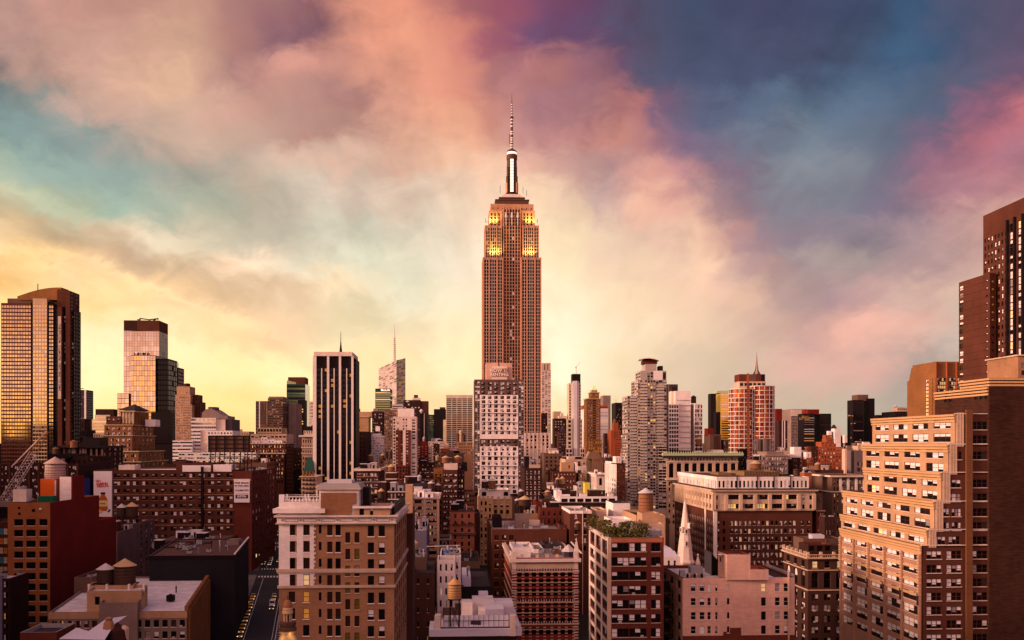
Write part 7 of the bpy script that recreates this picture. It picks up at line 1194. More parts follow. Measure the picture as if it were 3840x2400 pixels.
def near_right():
    # garden roof brick building
    D = 262; b = bld('loft_building', 'red brick loft with pale left flank, triple windows and a planted roof garden', 2283, 2489, 2016, D, 36, 'brick_red', [(0,.36,W(0,53.5,cols=[(.58,.86)],hf=.60,l=3,top=21,v='b',ac=.4,sill='limestone')),(.36,.76,W(0,53.5,cols=[(.42,.78)],hf=.60,l=3,top=21,v='b',ac=.4,sill='limestone')),(.76,1,W(0,53.5,cols=[(.40,.70)],hf=.60,l=2,top=21,v='b',ac=.2,sill='limestone'))], None, W(3,53.5,.72,.70,3,22,.03,'d',fr='frame_dark'), ybot=2430, roof='roof_gravel', cap='limestone')
    pl = b.pl; L3 = hypot(pl[3][0]-pl[0][0], pl[3][1]-pl[0][1]); w_ = MB()
    b.ribs(pl[3],pl[0],(.01,.34,.67,.985),1.0,.3,0,b.zt,'terracotta_pale','pier'); b.ribs(pl[0],pl[1],(.012,),.9,.06,0,b.zt,'limestone','quoin_strip')
    for j in range(9): z = zf(2016+15+53.5*j,D); b.ribs(pl[3],pl[0],(.5,),L3*.98,.12,z-.1-53.5*.30*D/F if j else z-.1,z+.9 if j == 0 else z-.1-53.5*.30*D/F+1.0,'limestone_pale','spandrel_band')
    b.ribs(pl[0],pl[1],(.5,),13.6,.03,zf(2034,D),zf(2019,D),'brick_terra','parapet_band')
    add(b, 2290, 2372, 1948, 16, 12, 'terracotta_pale', [(0,1,W(3,60,.5,.4,2,14,.04,'b',rows=1))], roof='roof_pale'); add(b, 2372, 2490, 1964, 18, 8, 'limestone', W(0,60,cols=[(.55,.10)],hf=.10,rows=1,top=10,v='w'),roof='roof_pale'); add(b, 2408, 2476, 1925, 24, 8, 'tan_brick'); add(b,2430,2482,1990,8,6,'metal_grey',roof='roof_pale')
    b.P('railing').bar((pl[3][0]+.2,pl[3][1],b.zt+1),(pl[0][0]+.2,pl[0][1],b.zt+1),.08,'metal_dark')
    for i in range(16): p = (pl[3][0]+(pl[0][0]-pl[3][0])*i/15+.2, pl[3][1]+(pl[0][1]-pl[3][1])*i/15); b.P('railing').bar((p[0],p[1],b.zt),(p[0],p[1],b.zt+1),.05,'metal_dark')
    b.done()
    rg = random.Random(5)
    def shrub(x, Dd, z, h, w, label, mts, grp='roof garden shrubs'):
        t = thing('shrub', label, 'shrub', (xf(x,Dd),Dd,z), grp); st = MB(); lf = MB()
        for i in range(7):
            a = rg.random()*2*pi; st.bar((0,0,0),(w*.35*cos(a),w*.35*sin(a),h*.75),.05,'bark',4)
        for i in range(620):
            a = rg.random()*2*pi; rr = w*.55*math.sqrt(rg.random()); zz = h*(.08+.92*rg.random()**.8); rr *= (1.15-.55*zz/h)*(.7+.6*abs(sin(a*2+i%3))); c = (rr*cos(a), rr*sin(a), zz); s = .14+rg.random()*.20; u = [rg.uniform(-1,1) for _ in range(3)]; v = [rg.uniform(-1,1) for _ in range(3)]
            lf.poly([tuple(c[k]+s*(-u[k]) for k in range(3)),tuple(c[k]+s*v[k]*.7 for k in range(3)),tuple(c[k]+s*u[k] for k in range(3)),tuple(c[k]-s*v[k]*.7 for k in range(3))], mts[0] if rg.random() < .6 else mts[1])
        link('stems', st.mesh('stems'), t); link('foliage', lf.mesh('foliage'), t)
    zr = b.zt-1.0; F1 = ('foliage','foliage_olive'); F2 = ('foliage_olive','foliage')
    for x, Dd, h, w, l, m_ in ((2222,292,4.6,3.6,'feathery yellow bush at the far left corner of the garden roof',F2),(2268,288,3.4,5,'low yellow grass clump along the back of the garden roof',F2),(2292,266,3.6,3.6,'brownish green shrub at the near left corner of the garden roof',F1),(2278,270,5.0,2.6,'tall wispy plant at the left rail of the garden roof',F2),(2318,266,3.2,3.4,'dense dark shrub second from the left on the garden roof front',F1),(2342,267,4.6,4.4,'largest olive shrub before the white roof house',F1),(2366,266.5,4.9,4.0,'broad shrub with drooping front right of the largest shrub',F1),(2388,265.5,2.8,4.6,'low spreading reddish green shrub over the brick parapet',F1),(2412,267,4.2,3.6,'upright dark green shrub at the right of the garden roof',F1),(2334,264.5,1.8,4.0,'low hedge plant hanging over the parapet at left',F1)): shrub(x,Dd,zr,h,w,l,m_)
    D = 380; tank('huge brown barrel water tank with ribbed silver cone behind the garden roof', 2422, D, 1829, 1848, 1922, 56, 1935, 'wood_rust', 'cone_pale')
    b = bld('apartment_building', 'tan stucco block carrying the huge brown barrel tank', 2385, 2495, 1932, 368, 30, 'tan_brick', None, None, ybot=2050, roof='tar'); b.done()
    # cornice block and arcade building
    D = 640; b = bld('loft_building', 'pale arcaded loft with tall arched windows and green copper cornice', 2500, 2767, 1712, D, 60, 'limestone', [(0,1,W(15,24,.44,.42,1,6,.015,'m',rows=1,fr='frame_brown'))], 'brick_brown', W(5,24,.44,.42,1,6,.015,'m',rows=1), ybot=1950, roof='roof_gravel')
    pl = b.pl; zt = b.zt; b.parts.clear(); b.wins = []; za = zf(1732,D); zb2 = zf(1796,D)
    b.tier(pl, za, zt, 'limestone', {0:W(22,24,.40,.44,1,4.5,.015,'m',rows=1,fr='frame_brown'),1:None,3:W(5,24,.34,.44,1,4.5,.02,'m',rows=1)}, 'roof_gravel')
    b.tier(pl, zb2, za, 'limestone', {0:W(9,70,.60,.80,2,3,.01,'k',rows=1,arch=True,fr='frame_dark',rec=.7),3:W(3,70,.52,.80,1,3,.03,'k',rows=1,arch=True,rec=.5)}, 'roof_gravel')
    b.tier(pl, 0, zb2, 'limestone_tan', {0:W(17,20.5,.42,.60,1,12,.01,'m',sill='limestone'),3:W(8,20.5,.36,.58,1,12,.02,'b')}, 'roof_gravel')
    b.ring(pl, zt-.6, 1.2, 2.6, 'tar', 'cornice'); b.ring(pl, zt+.6, 1.6, 2.9, 'copper_green', 'copper_cornice'); b.ring(pl, zb2-.6, .8, .9, 'limestone_pale', 'belt_course'); b.ring(pl, za-.3, .5, .4, 'limestone_pale', 'belt_course')
    o = offset(pl, 2.7)
    for i in range(34): f = (i+.5)/34; c = (o[0][0]+(o[1][0]-o[0][0])*f, o[0][1]+(o[1][1]-o[0][1])*f); b.P('antefix',uniq=i).lathe(c[0],c[1],[(.5,zt+2.2),(.35,zt+2.8),(.05,zt+3.2)],5,'copper_green')
    add(b,2508,2600,1690,14,26,'brick_dark',z0=zt-1,roof='tar'); add(b,2652,2712,1687,12,14,'terracotta_pale',z0=zt-1); b.done()
    tank('tan coned brown tank at the left end of the green copper cornice', 2621, 655, 1637, 1647, 1668, 24, 1690, 'wood_rust', 'cone_tan')
    b = bld('office_building', 'brown ribbed concrete blocks between the white window wings and the red round tower', 2640, 2704, 1629, 780, 24, 'stone_brown', [(0,.34,None),(.34,.94,W(5,90,.8,.7,1,6,.0,'q',rows=1)),(.94,1,None)], ybot=1700); add(b,2704,2732,1648,2,20,'stone_brown',W(4,40,.5,.7),z0=0); add(b,2641,2676,1606,6,20,'brick_crimson'); b.done()
    b = bld('office_building', 'dark netted block under scaffold right of the green copper cornice', 2767, 2802, 1684, 680, 30, 'metal_dark', W(4,8,.7,.7,v='d'), 'metal_dark', ybot=1770); b.done()
    D = 620; b = bld('loft_building', 'grey brown setback loft with rows of paired windows below the red round tower', 2822, 2955, 1706, D, 50, 'stone_grey', W(8,19,.66,.52,3,9,.02,'b',fr='frame_dark'), W(5,19,.5,.5,v='d'), None, ybot=1790, cor=(2,.5,'limestone'), roof='roof_gravel'); add(b,2840,2940,1694,6,30,'stone_grey'); add(b,2800,2884,1725,-3,30,'stone_grey',W(6,19,.5,.5,v='m'),z0=0); b.clutter(4,seed=3); b.done()
    D = 700; b = bld('office_tower', 'grey brown slab tower with two black vertical window slots before the red round tower', 2852, 2893, 1643, D, 30, 'stone_grey', W(0,200,cols=[(.40,.13),(.62,.13)],hf=.45,rows=1,top=4,v='k',rec=1), ybot=1730, cor=(3,.5,'limestone')); add(b,2834,2852,1646,3,28,'stone_grey',W(2,200,.3,.4,v='k',rows=1),z0=0); b.done()
    tank('wide brown tank with broad tan cone above the brown ribbed roof house', 2834, 560, 1726, 1738, 1757, 42, 1766, 'wood_rust', 'cone_tan')
    b = bld('apartment_building', 'dark red brown block with white roof house right of the grey brown setback loft', 2955, 3003, 1716, 640, 34, 'brick_dark', W(7,20,.3,.5,v='b'), ybot=1800); add(b,2962,3005,1676,8,20,'paint_white',W(3,60,.1,.2,v='k',rows=1),z0=zf(1716,640)-1); add(b,2952,2978,1703,2,6,'limestone_pale'); b.done()
    b = bld('brick_building', 'orange brick house with white sign panel beside the orange brick ziggurat', 3010, 3050, 1716, 640, 34, 'brick_orange', W(4,24,.4,.5,v='b',sill='limestone_pale'), ybot=1800); add(b,3013,3042,1695,.5,1,'paint_white',W(0,30,cols=[(.5,.12)],hf=.4,rows=1,top=7,v='k')); b.done()
    b = bld('brick_building', 'dark rust brown block left of the orange brick ziggurat', 3028, 3068, 1674, 760, 34, 'brick_brown', W(4,16,.3,.4), ybot=1740); b.done()
    tank('brown tank with tan cone and white pipe before the orange brick ziggurat', 3066, 520, 1733, 1741, 1762, 23, 1770, 'wood_rust', 'cone_tan'); tank('tall dark barrel tank with pale box on top behind the pale attic roof', 2987, 500, 1757, 1762, 1795, 25, 1799, 'wood_dark', 'wood_dark')
    D = 600; b = bld('office_building', 'purple grey building with pale pink edge and black gridded windows', 3175, 3260, 1689, D, 40, 'slate_brown', [(0,.14,None),(.14,1,W(3,22,.82,.62,3,44,.0,'d'))], None, None, ybot=1800); add(b,3157,3176,1683,-1,38,'stucco_pink',z0=0); b.clutter(3,seed=2); b.done()
    # large cornice block with chamfered left flank
    D = 487; b = bld('loft_building', 'large red brown loft block with pale top storeys, heavy cornice and white setback attic', 2680, 3046, 1836, D, 87, 'brick_brown', [(0,.13,W(2,30,.40,.56,2,118,.04,'b',sill='limestone')),(.13,.15,None),(.15,.84,W(15,30,.55,.56,2,118,.0,'b',sill='limestone')),(.84,.86,None),(.86,1,W(2,30,.44,.56,2,118,.04,'b',sill='limestone'))], None, [(0,1,W(24,30,.42,.56,2,118,.02,'b',fr='frame_pale',sill='limestone'))], ybot=2200, roof='roof_gravel', k=-.06)
    pl = b.pl; zt = b.zt; z1 = zf(1912,D); Lw = hypot(pl[1][0]-pl[0][0], pl[1][1]-pl[0][1])
    # pale top storeys: a facing 0.35 m proud, with its own windows
    q = offset(pl, 1.05); b.tier(q, z1, zt-.3, 'limestone', {0:[(0,.13,W(2,34,.34,.46,1,20,.05,'l')),(.13,.84,W(5,34,.74,.52,4,17,.0,'l',fr='frame_brown',rec=.9)),(.84,1,W(2,34,.34,.46,1,20,.05,'m'))],3:[(0,1,W(14,34,.42,.5,1,18,.02,'b',rec=.7))]}, 'roof_gravel')
    b.ribs(q[0],q[1],(.012,.13,.272,.414,.556,.698,.84,.99),1.5,.5,z1,zt-2,'limestone','pilaster'); b.ribs(q[3],q[0],[i/14 for i in range(15)],1.1,.4,z1,zt-2,'limestone','pilaster'); b.ribs(pl[0],pl[1],(.006,),1.7,.3,0,z1,'terracotta_pale','corner_strip'); b.ribs(pl[3],pl[0],(.99,.80),1.6,.3,0,z1,'terracotta_pale','corner_strip')
    b.ring(pl, zt-.8, 1.0, 2.2, 'limestone', 'cornice'); b.ring(pl, zt+.2, .35, 2.6, 'tar', 'cornice_edge'); b.ring(pl, z1-.5, .9, .9, 'limestone', 'belt_course')
    A2 = offset(pl, -1.2); b.tier(A2, zt-.2, zt+6.0, 'terracotta_pale', {0:W(22,60,.50,.42,1,15,.01,'m',rows=1,fr='frame_brown'),3:W(26,60,.5,.5,1,14,.01,'b',rows=1)}, 'roof_brown', par=.3)
    b.ribs(A2[0],A2[1],(.22,.44,.62,.80),.35,.35,zt,zt+6.3,'metal_dark','downpipe')
    D_ = D; b.D = D; b.zt = zt+6; add(b, 2742, 2922, 1768, 26, 24, 'sheet_metal', [(0,.12,None),(.12,.18,W(1,40,.6,.4,v='w',rows=1,top=8)),(.18,1,None)], z0=zt+5); b.ribs(b.lp[0],b.lp[1],[.02+.08*i for i in range(13)],.3,.2,zt+5,b.lz,'metal_brown','rib'); add(b,2664,2744,1772,40,24,'sheet_metal',z0=zt+5); add(b,2922,2960,1778,30,12,'metal_dark',z0=zt+5); b.clutter(4,seed=3,big=False,z=zt+5.7)
    b.zt = zt
    add(b, 3046, 3084, 1850, 4, 60, 'stone_brown', W(3,34,.3,.5,1,16,.1,'m',rows=2), z0=zf(1915,D)); add(b,3046,3092,1914,4,60,'brick_red',W(3,30,.46,.56,2,10,.1,'b',sill='limestone'),z0=0,cor=(3,.4,'limestone')); b.done()
    # brown cornice building behind right
    D = 540; b = bld('loft_building', 'grey brown loft with white three bay window screen and bracketed cornice', 3042, 3260, 1783, D, 50, 'stone_brown', [(0,.22,W(2,24,.42,.55,1,20,.12,'m')),(.22,.86,W(3,24,.68,.56,3,18,.0,'l',fr='frame_pale')),(.86,1,W(2,24,.5,.55,1,20,.0,'m'))], ybot=2010, cor=(6,1.6,'limestone_pale'), roof='tar'); b.ribs(b.pl[0],b.pl[1],(.225,.43,.645,.86),1.3,.3,zf(1845,D),zf(1790,D),'terracotta_pale','pilaster'); b.ring(b.pl,zf(1846,D),.5,.6,'limestone_pale','belt_course'); add(b,3000,3044,1772,4,30,'brick_orange',z0=0,cor=(1,.3,'limestone')); b.clutter(8,seed=7); b.done()
    b = bld('brick_building', 'small dark brick house with lilac roof in the gap right of the large cornice block', 3070, 3132, 1938, 460, 30, 'brick_dark', W(3,34,.34,.5,2,16,.03,'m'), ybot=2010, roof='slate_lilac'); b.clutter(3,seed=2,big=False); b.done()
    # brown arched building
    D = 330; b = bld('apartment_building', 'dark brown apartment building with arched upper windows and stone balustrade', 3030, 3175, 2092, D, 24, 'brownstone', [(0,1,W(3,42,.42,.64,1,12,.02,'l',fr='frame_brown',sill='limestone',rows=1))], None, W(4,42,.42,.6,1,12,.02,'m',sill='limestone'), k=-.06, ybot=2420, roof='tar')
    b.parts.clear(); b.wins = []; pl = b.pl; zt = b.zt; z1, z2 = zf(2137,D), zf(2212,D)
    b.tier(pl, z1, zt, 'brownstone', {0:W(3,42,.42,.60,1,13,.02,'y',fr='frame_brown',sill='limestone',rows=1),3:W(3,42,.40,.6,1,13,.04,'m',rows=1,sill='limestone')}, 'tar', cap='limestone')
    b.tier(pl, z2, z1, 'brownstone', {0:W(3,70,.56,.90,1,6,.02,'d',arch=True,rows=1,fr='frame_brown',rec=.5),3:W(3,70,.5,.9,1,6,.04,'b',arch=True,rows=1,rec=.5)}, 'tar')
    b.tier(pl, 0, z2, 'brownstone', {0:W(3,41,.55,.60,2,16,.02,'m',ac=.8,fr='frame_brown'),3:W(3,41,.42,.6,2,14,.04,'b',ac=.3)}, 'tar')
    b.ring(pl, zt-.3, .5, .8, 'limestone', 'cornice'); b.ring(pl, z1-.3, .35, .25, 'limestone', 'belt_course'); b.ring(pl, z2-.3, .4, .3, 'limestone', 'belt_course'); b.ring(offset(pl,.3), zt+.9, .25, .3, 'limestone', 'balustrade_rail')
    for e0, e1, n in ((0,1,18),(3,0,34)):
        for i in range(n+1): f = i/n; c = (pl[e0][0]+(pl[e1][0]-pl[e0][0])*f, pl[e0][1]+(pl[e1][1]-pl[e0][1])*f); b.P('baluster',uniq=(e0,i)).box(c[0]-.12 if i%6 else c[0]-.4,c[1]-.12 if i%6 else c[1]-.4,zt,c[0]+.12 if i%6 else c[0]+.4,c[1]+.12 if i%6 else c[1]+.4,zt+.9 if i%6 else zt+1.9,'limestone')
    add(b,3012,3160,2020,16,10,'stone_brown',None,z0=zt-1,roof='roof_brown'); add(b,3030,3120,2042,6,9,'brick_dark',W(3,60,.7,.3,v='k',rows=1),z0=zt-1,roof='brick_crimson',cap='brick_red'); b.P('skylight').prism([(xf(3040,352),350),(xf(3085,352),350),(xf(3090,352),356),(xf(3045,352),356)],zt+2,zt+5.5,'glass_white'); b.P('chimney').box(xf(3098,340),340,zt,xf(3107,340),341.5,zt+5,'brick_brown')
    b.done()
    # pink stucco building
    D = 266; b = bld('apartment_building', 'pink stucco apartment building with blank stair tower, rooftop machinery and scattered windows', 2560, 2980, 2168, D, 28, 'stucco_pink', [(0,.38,W(0,53,cols=[(.25,.12),(.455,.12),(.62,.08),(.79,.055),(.985,.055)][:4],hf=.54,top=22,v='m',fr='frame_pale',sill='limestone_pale')),(.38,.43,W(0,53,cols=[(.5,.42)],hf=.44,top=24,v='d',sill='limestone_pale')),(.43,.68,None),(.68,.78,W(0,53,cols=[(.40,.42)],hf=.6,top=22,v='y',sill='limestone_pale')),(.78,1,W(0,53,cols=[(.30,.21),(.66,.21)],hf=.6,top=22,v='m',fr='frame_pale',sill='limestone_pale'))], None, [(0,1,W(3,53,.5,.6,2,16,.0,'m'))], ybot=2470, roof='roof_pale', cap='brick_red', par=.9)
    pl = b.pl; zt = b.zt
    add(b, 2726, 2814, 2080, -.02, 9, 'stucco_pink', None, None, W(0,60,cols=[(.25,.2)],hf=.35,rows=1,top=18,v='k'), z0=zt-.5, roof='roof_pale', cap='brick_red'); b.P('wall_patch').box(b.pl[0][0],0,0,b.pl[0][0]+.01,.01,.01,'stucco_pink') if 0 else None
    add(b, 2813, 2882, 2136, -.02, 8, 'stucco_pink', None, None, None, z0=zt-.5, roof='roof_pale', cap='brick_orange')
    m_ = b.P('brick_base'); zz = zf(2385,D)
    p, q = pl[0], pl[1]; fr_ = [(0,0),(.36,0),(.36,1.0),(.42,1.0),(.42,2.0),(.52,2.0),(.52,0),(1,0)]
    for (f0,h0),(f1,h1) in zip(fr_,fr_[1:]):
        if f1 > f0: m_.prism([(p[0]+(q[0]-p[0])*f0,p[1]+(q[1]-p[1])*f0-.06),(p[0]+(q[0]-p[0])*f1,p[1]+(q[1]-p[1])*f1-.06),(p[0]+(q[0]-p[0])*f1,p[1]+(q[1]-p[1])*f1+.0),(p[0]+(q[0]-p[0])*f0,p[1]+(q[1]-p[1])*f0)],0,zz+h0,'brick_red')
    b.P('downpipe').box(xf(2960,D),D+.9,0,xf(2964,D),D+1.6,zt+2,'limestone'); b.P('roof_terrace').box(xf(2890,278),275,zt-.85,xf(2975,278),292,zt-.6,'tar')
    gh = b.P('glass_lean_to'); X0,X1 = xf(2652,284),xf(2690,284); gh.poly([(X0,278,zt+5.2),(X1,278,zt+2.2),(X1,288,zt+2.2),(X0,288,zt+5.2)],'glass_white'); gh.poly([(X0,278,zt-1),(X1,278,zt-1),(X1,278,zt+2.2),(X0,278,zt+5.2)],'glass'); gh.poly([(X0,278,zt-1),(X0,288,zt-1),(X0,288,zt+5.2),(X0,278,zt+5.2)],'metal_grey')
    u_ = b.P('air_handler',uniq='big'); u_.box(xf(2586,276),274,zt-.2,xf(2632,276),278,zt+1.9,'metal_grey'); u_ = b.P('air_handler',uniq='s'); u_.box(xf(2548,274),273,zt-.4,xf(2568,274),275,zt+1,'metal_grey'); b.P('satellite_dish').lathe(xf(2702,270),270,[(.1,zf(2085,270)),(.8,zf(2080,270)),(.1,zf(2076,270))],10,'paint_white')
    for i in range(7): u_=b.P('vent_pipe',uniq=i); u_.lathe(xf(2578+i*9,269),269+i%3,[(.3,zt-.9),(.35,zt+.4),(.2,zt+.8)],8,('metal_dark','limestone','metal_grey')[i%3])
    for i in range(14): f = .15+.8*i/13; c = (pl[2][0]+(pl[1][0]-pl[2][0])*f, pl[2][1]+(pl[1][1]-pl[2][1])*f); b.P('crenel',uniq=i).box(c[0]-.3,c[1]-.5,zt,c[0]+.3,c[1]+.5,zt+.7,'metal_grey')
    b.done()
    # fire escape yard
    b = bld('building', 'dark brick flank with iron fire escapes beside the pink stucco building', 2489, 2538, 2180, 282, 30, 'black_wall', None, ybot=2430, roof='tar'); 
    for i in range(5):
        z = zf(2225+i*50,278); f = b.P('fire_escape',uniq=i); X0,X1=xf(2491,278),xf(2530,278); f.box(X0,277,z,X1,279.2,z+.12,'metal_brown'); f.bar((X0,277,z+1),(X1,277,z+1),.05,'metal_brown'); f.bar((X0,277,z),(X1,277.5,z-1.6),.12,'metal_brown')
        for k in range(7): xx=X0+(X1-X0)*k/6; f.bar((xx,277,z),(xx,277,z+1),.04,'metal_brown')
    b.done()
    b = bld('building', 'lilac white house with pale metal roof just left of the church spire', 2486, 2550, 2088, 330, 22, 'terracotta_pale', W(0,60,cols=[(.35,.14),(.70,.14)],hf=.38,rows=1,top=14,v='k',fr='frame_pale'), ybot=2160, roof='sheet_white', par=.05); A=quad(2486,2548,330,22); pyramid(b,A,b.zt,zf(2062,330),'sheet_white','roof',0,.4); b.done()
    # church spire
    D = 360; X = xf(2569,D); z = lambda y: zf(y,D); p = D/F; t = thing('church_spire', 'pale stone octagonal church spire with small dormers', 'spire', (X,D,0)); mb = MB(); a0 = pi/8
    mb.lathe(0,0,[(33*p,0),(33*p,z(2112)),(34*p,z(2110))],8,'limestone_pale',a0); link('tower', mb.mesh('tower'), t); mb = MB(); mb.lathe(0,0,[(36*p,z(2112)),(37*p,z(2106)),(32*p,z(2098))],8,'limestone_pale',a0); link('cornice', mb.mesh('cornice'), t)
    mb = MB(); mb.lathe(0,0,[(31*p,z(2100)),(24*p,z(2035)),(14*p,z(1960)),(5*p,z(1888)),(.5*p,z(1872))],8,'limestone_pale',a0); link('spire', mb.mesh('spire'), t)
    mb = MB(); mb.lathe(0,0,[(1.5*p,z(1878)),(3.5*p,z(1870)),(1*p,z(1864)),(.5*p,z(1858)),(2*p,z(1852)),(.3*p,z(1840))],8,'limestone'); link('finial', mb.mesh('finial'), t)
    for k, (a, y, rr) in enumerate(((-pi/2,2035,23),(-pi/2-pi/4,1985,16),(-pi/2+pi/4,1970,15),(-pi/2,1990,17))):
        mb = MB(); w, h = .55, 1.9; q_ = (cos(a), sin(a)); c = (q_[0]*rr*p, q_[1]*rr*p); s_ = (-q_[1], q_[0]); zz=z(y)
        pts=[(c[0]+s_[0]*w*e,c[1]+s_[1]*w*e) for e in (-1,1)]; o_=.9
        mb.prism([(pts[0][0],pts[0][1]),(pts[1][0],pts[1][1]),(pts[1][0]+q_[0]*o_,pts[1][1]+q_[1]*o_),(pts[0][0]+q_[0]*o_,pts[0][1]+q_[1]*o_)][::1],zz-h/2,zz+h/2,'limestone_pale',True); mb.box(c[0]+q_[0]*(o_+.02)-.25,c[1]+q_[1]*(o_+.02)-.1,zz-h*.35,c[0]+q_[0]*(o_+.02)+.25,c[1]+q_[1]*(o_+.02)+.02,zz+h*.3,'metal_dark'); link('dormer', mb.mesh('dormer'), t)
    for k in range(8):
        a = -pi/2+k*pi/4; mb = MB(); q_=(cos(a),sin(a)); r_=31.0*p; s_=(-q_[1],q_[0]); pp=[]
        for i in range(9): th=pi*i/8; pp.append((q_[0]*r_+s_[0]*.75*cos(th),q_[1]*r_+s_[1]*.75*cos(th),z(2132)+.75*sin(th)))
        pp += [(q_[0]*r_-s_[0]*.75,q_[1]*r_-s_[1]*.75,z(2165)),(q_[0]*r_+s_[0]*.75,q_[1]*r_+s_[1]*.75,z(2165))]; mb.poly(pp,'stone_brown'); link('blind_arch', mb.mesh('blind_arch'), t)
    for x, y in ((2527,2070),(2615,2080)):
        mb = MB(); xx_=xf(x,D)-X; mb.lathe(xx_,-1,[(1.0,0),(1.0,z(y+45)),(.9,z(y+30)),(.2,z(y+4)),(.5,z(y)),(.05,z(y-6))],8,'limestone_pale'); link('pinnacle', mb.mesh('pinnacle'), t)
    # cupola with lamplight at the bottom centre left
    D = 165; X = xf(1079,D); z = lambda y: zf(y,D); p = D/F; t = thing('cupola', 'golden lit stone cupola with domed top before the large cream apartment house', 'cupola', (X,D,0))
    mb = MB(); mb.lathe(0,0,[(44*p,0),(44*p,z(2440)),(34*p,z(2395)),(26*p,z(2378)),(30*p,z(2370)),(30*p,z(2364))],20,'gold_stone'); link('lower_dome', mb.mesh('lower_dome'), t)
    mb = MB(); mb.lathe(0,0,[(33*p,z(2364)),(33*p,z(2356)),(29*p,z(2352)),(29*p,z(2345)),(31*p,z(2342)),(31*p,z(2332)),(28*p,z(2330))],20,'metal_brown'); link('balcony', mb.mesh('balcony'), t)
    for k in range(8):
        a=k*pi/4; mb=MB(); mb.lathe(14.5*p*cos(a),14.5*p*sin(a),[(2.6*p,z(2345)),(2.2*p,z(2305)),(3.2*p,z(2300))],8,'gold_stone'); link('column', mb.mesh('column'), t)
    mb = MB(); mb.lathe(0,0,[(16*p,z(2303)),(20*p,z(2300)),(20*p,z(2290)),(17*p,z(2288)),(19*p,z(2284)),(17.5*p,z(2278))],16,'gold_stone'); link('entablature', mb.mesh('entablature'), t)
    mb = MB(); mb.lathe(0,0,[(17.5*p,z(2278)),(17*p,z(2268)),(13*p,z(2257)),(7*p,z(2250)),(3*p,z(2248))],16,'wood_rust'); link('dome', mb.mesh('dome'), t)
    mb = MB(); mb.lathe(0,0,[(3*p,z(2249)),(4.5*p,z(2246)),(1.5*p,z(2243)),(3.5*p,z(2240)),(1.2*p,z(2236)),(2.6*p,z(2233)),(.8*p,z(2230)),(.2*p,z(2222))],8,'metal_brown'); link('finial', mb.mesh('finial'), t)
    mb = MB(); mb.lathe(0,0,[(4*p,z(2345)),(4*p,z(2305))],8,'metal_brown'); link('core', mb.mesh('core'), t)
    for dx, dy, zz, e in ((0,-9*p,z(2338),110),(16*p,-30*p,z(2374),160),(-20*p,-36*p,z(2384),160),(34*p,-28*p,z(2384),120)):
        ld = bpy.data.lights.new('cupola_lamp','POINT'); ld.energy = e*.09; ld.color = (1,.6,.2); ld.shadow_soft_size = .3; lo = bpy.data.objects.new('cupola_lamp', ld); C.objects.link(lo); lo.parent = t; lo.location = (dx,dy,zz)
mat('gold_stone', (.55,.36,.2), .7, .25); mat('limestone_tan', (.50,.33,.21), .88, .24, course=.2); mat('slate_brown', (.16,.11,.11), .85, .2); mat('sheet_metal', (.20,.12,.055), .7, .25, streak=2); mat('brick_rust', (.16,.065,.03), .9, .35, course=.6); mat('deco_gold', (.54,.31,.15), .85, .2)
PICK['q'] = (('brick_brown',.7),('glass',.3))
near_right()
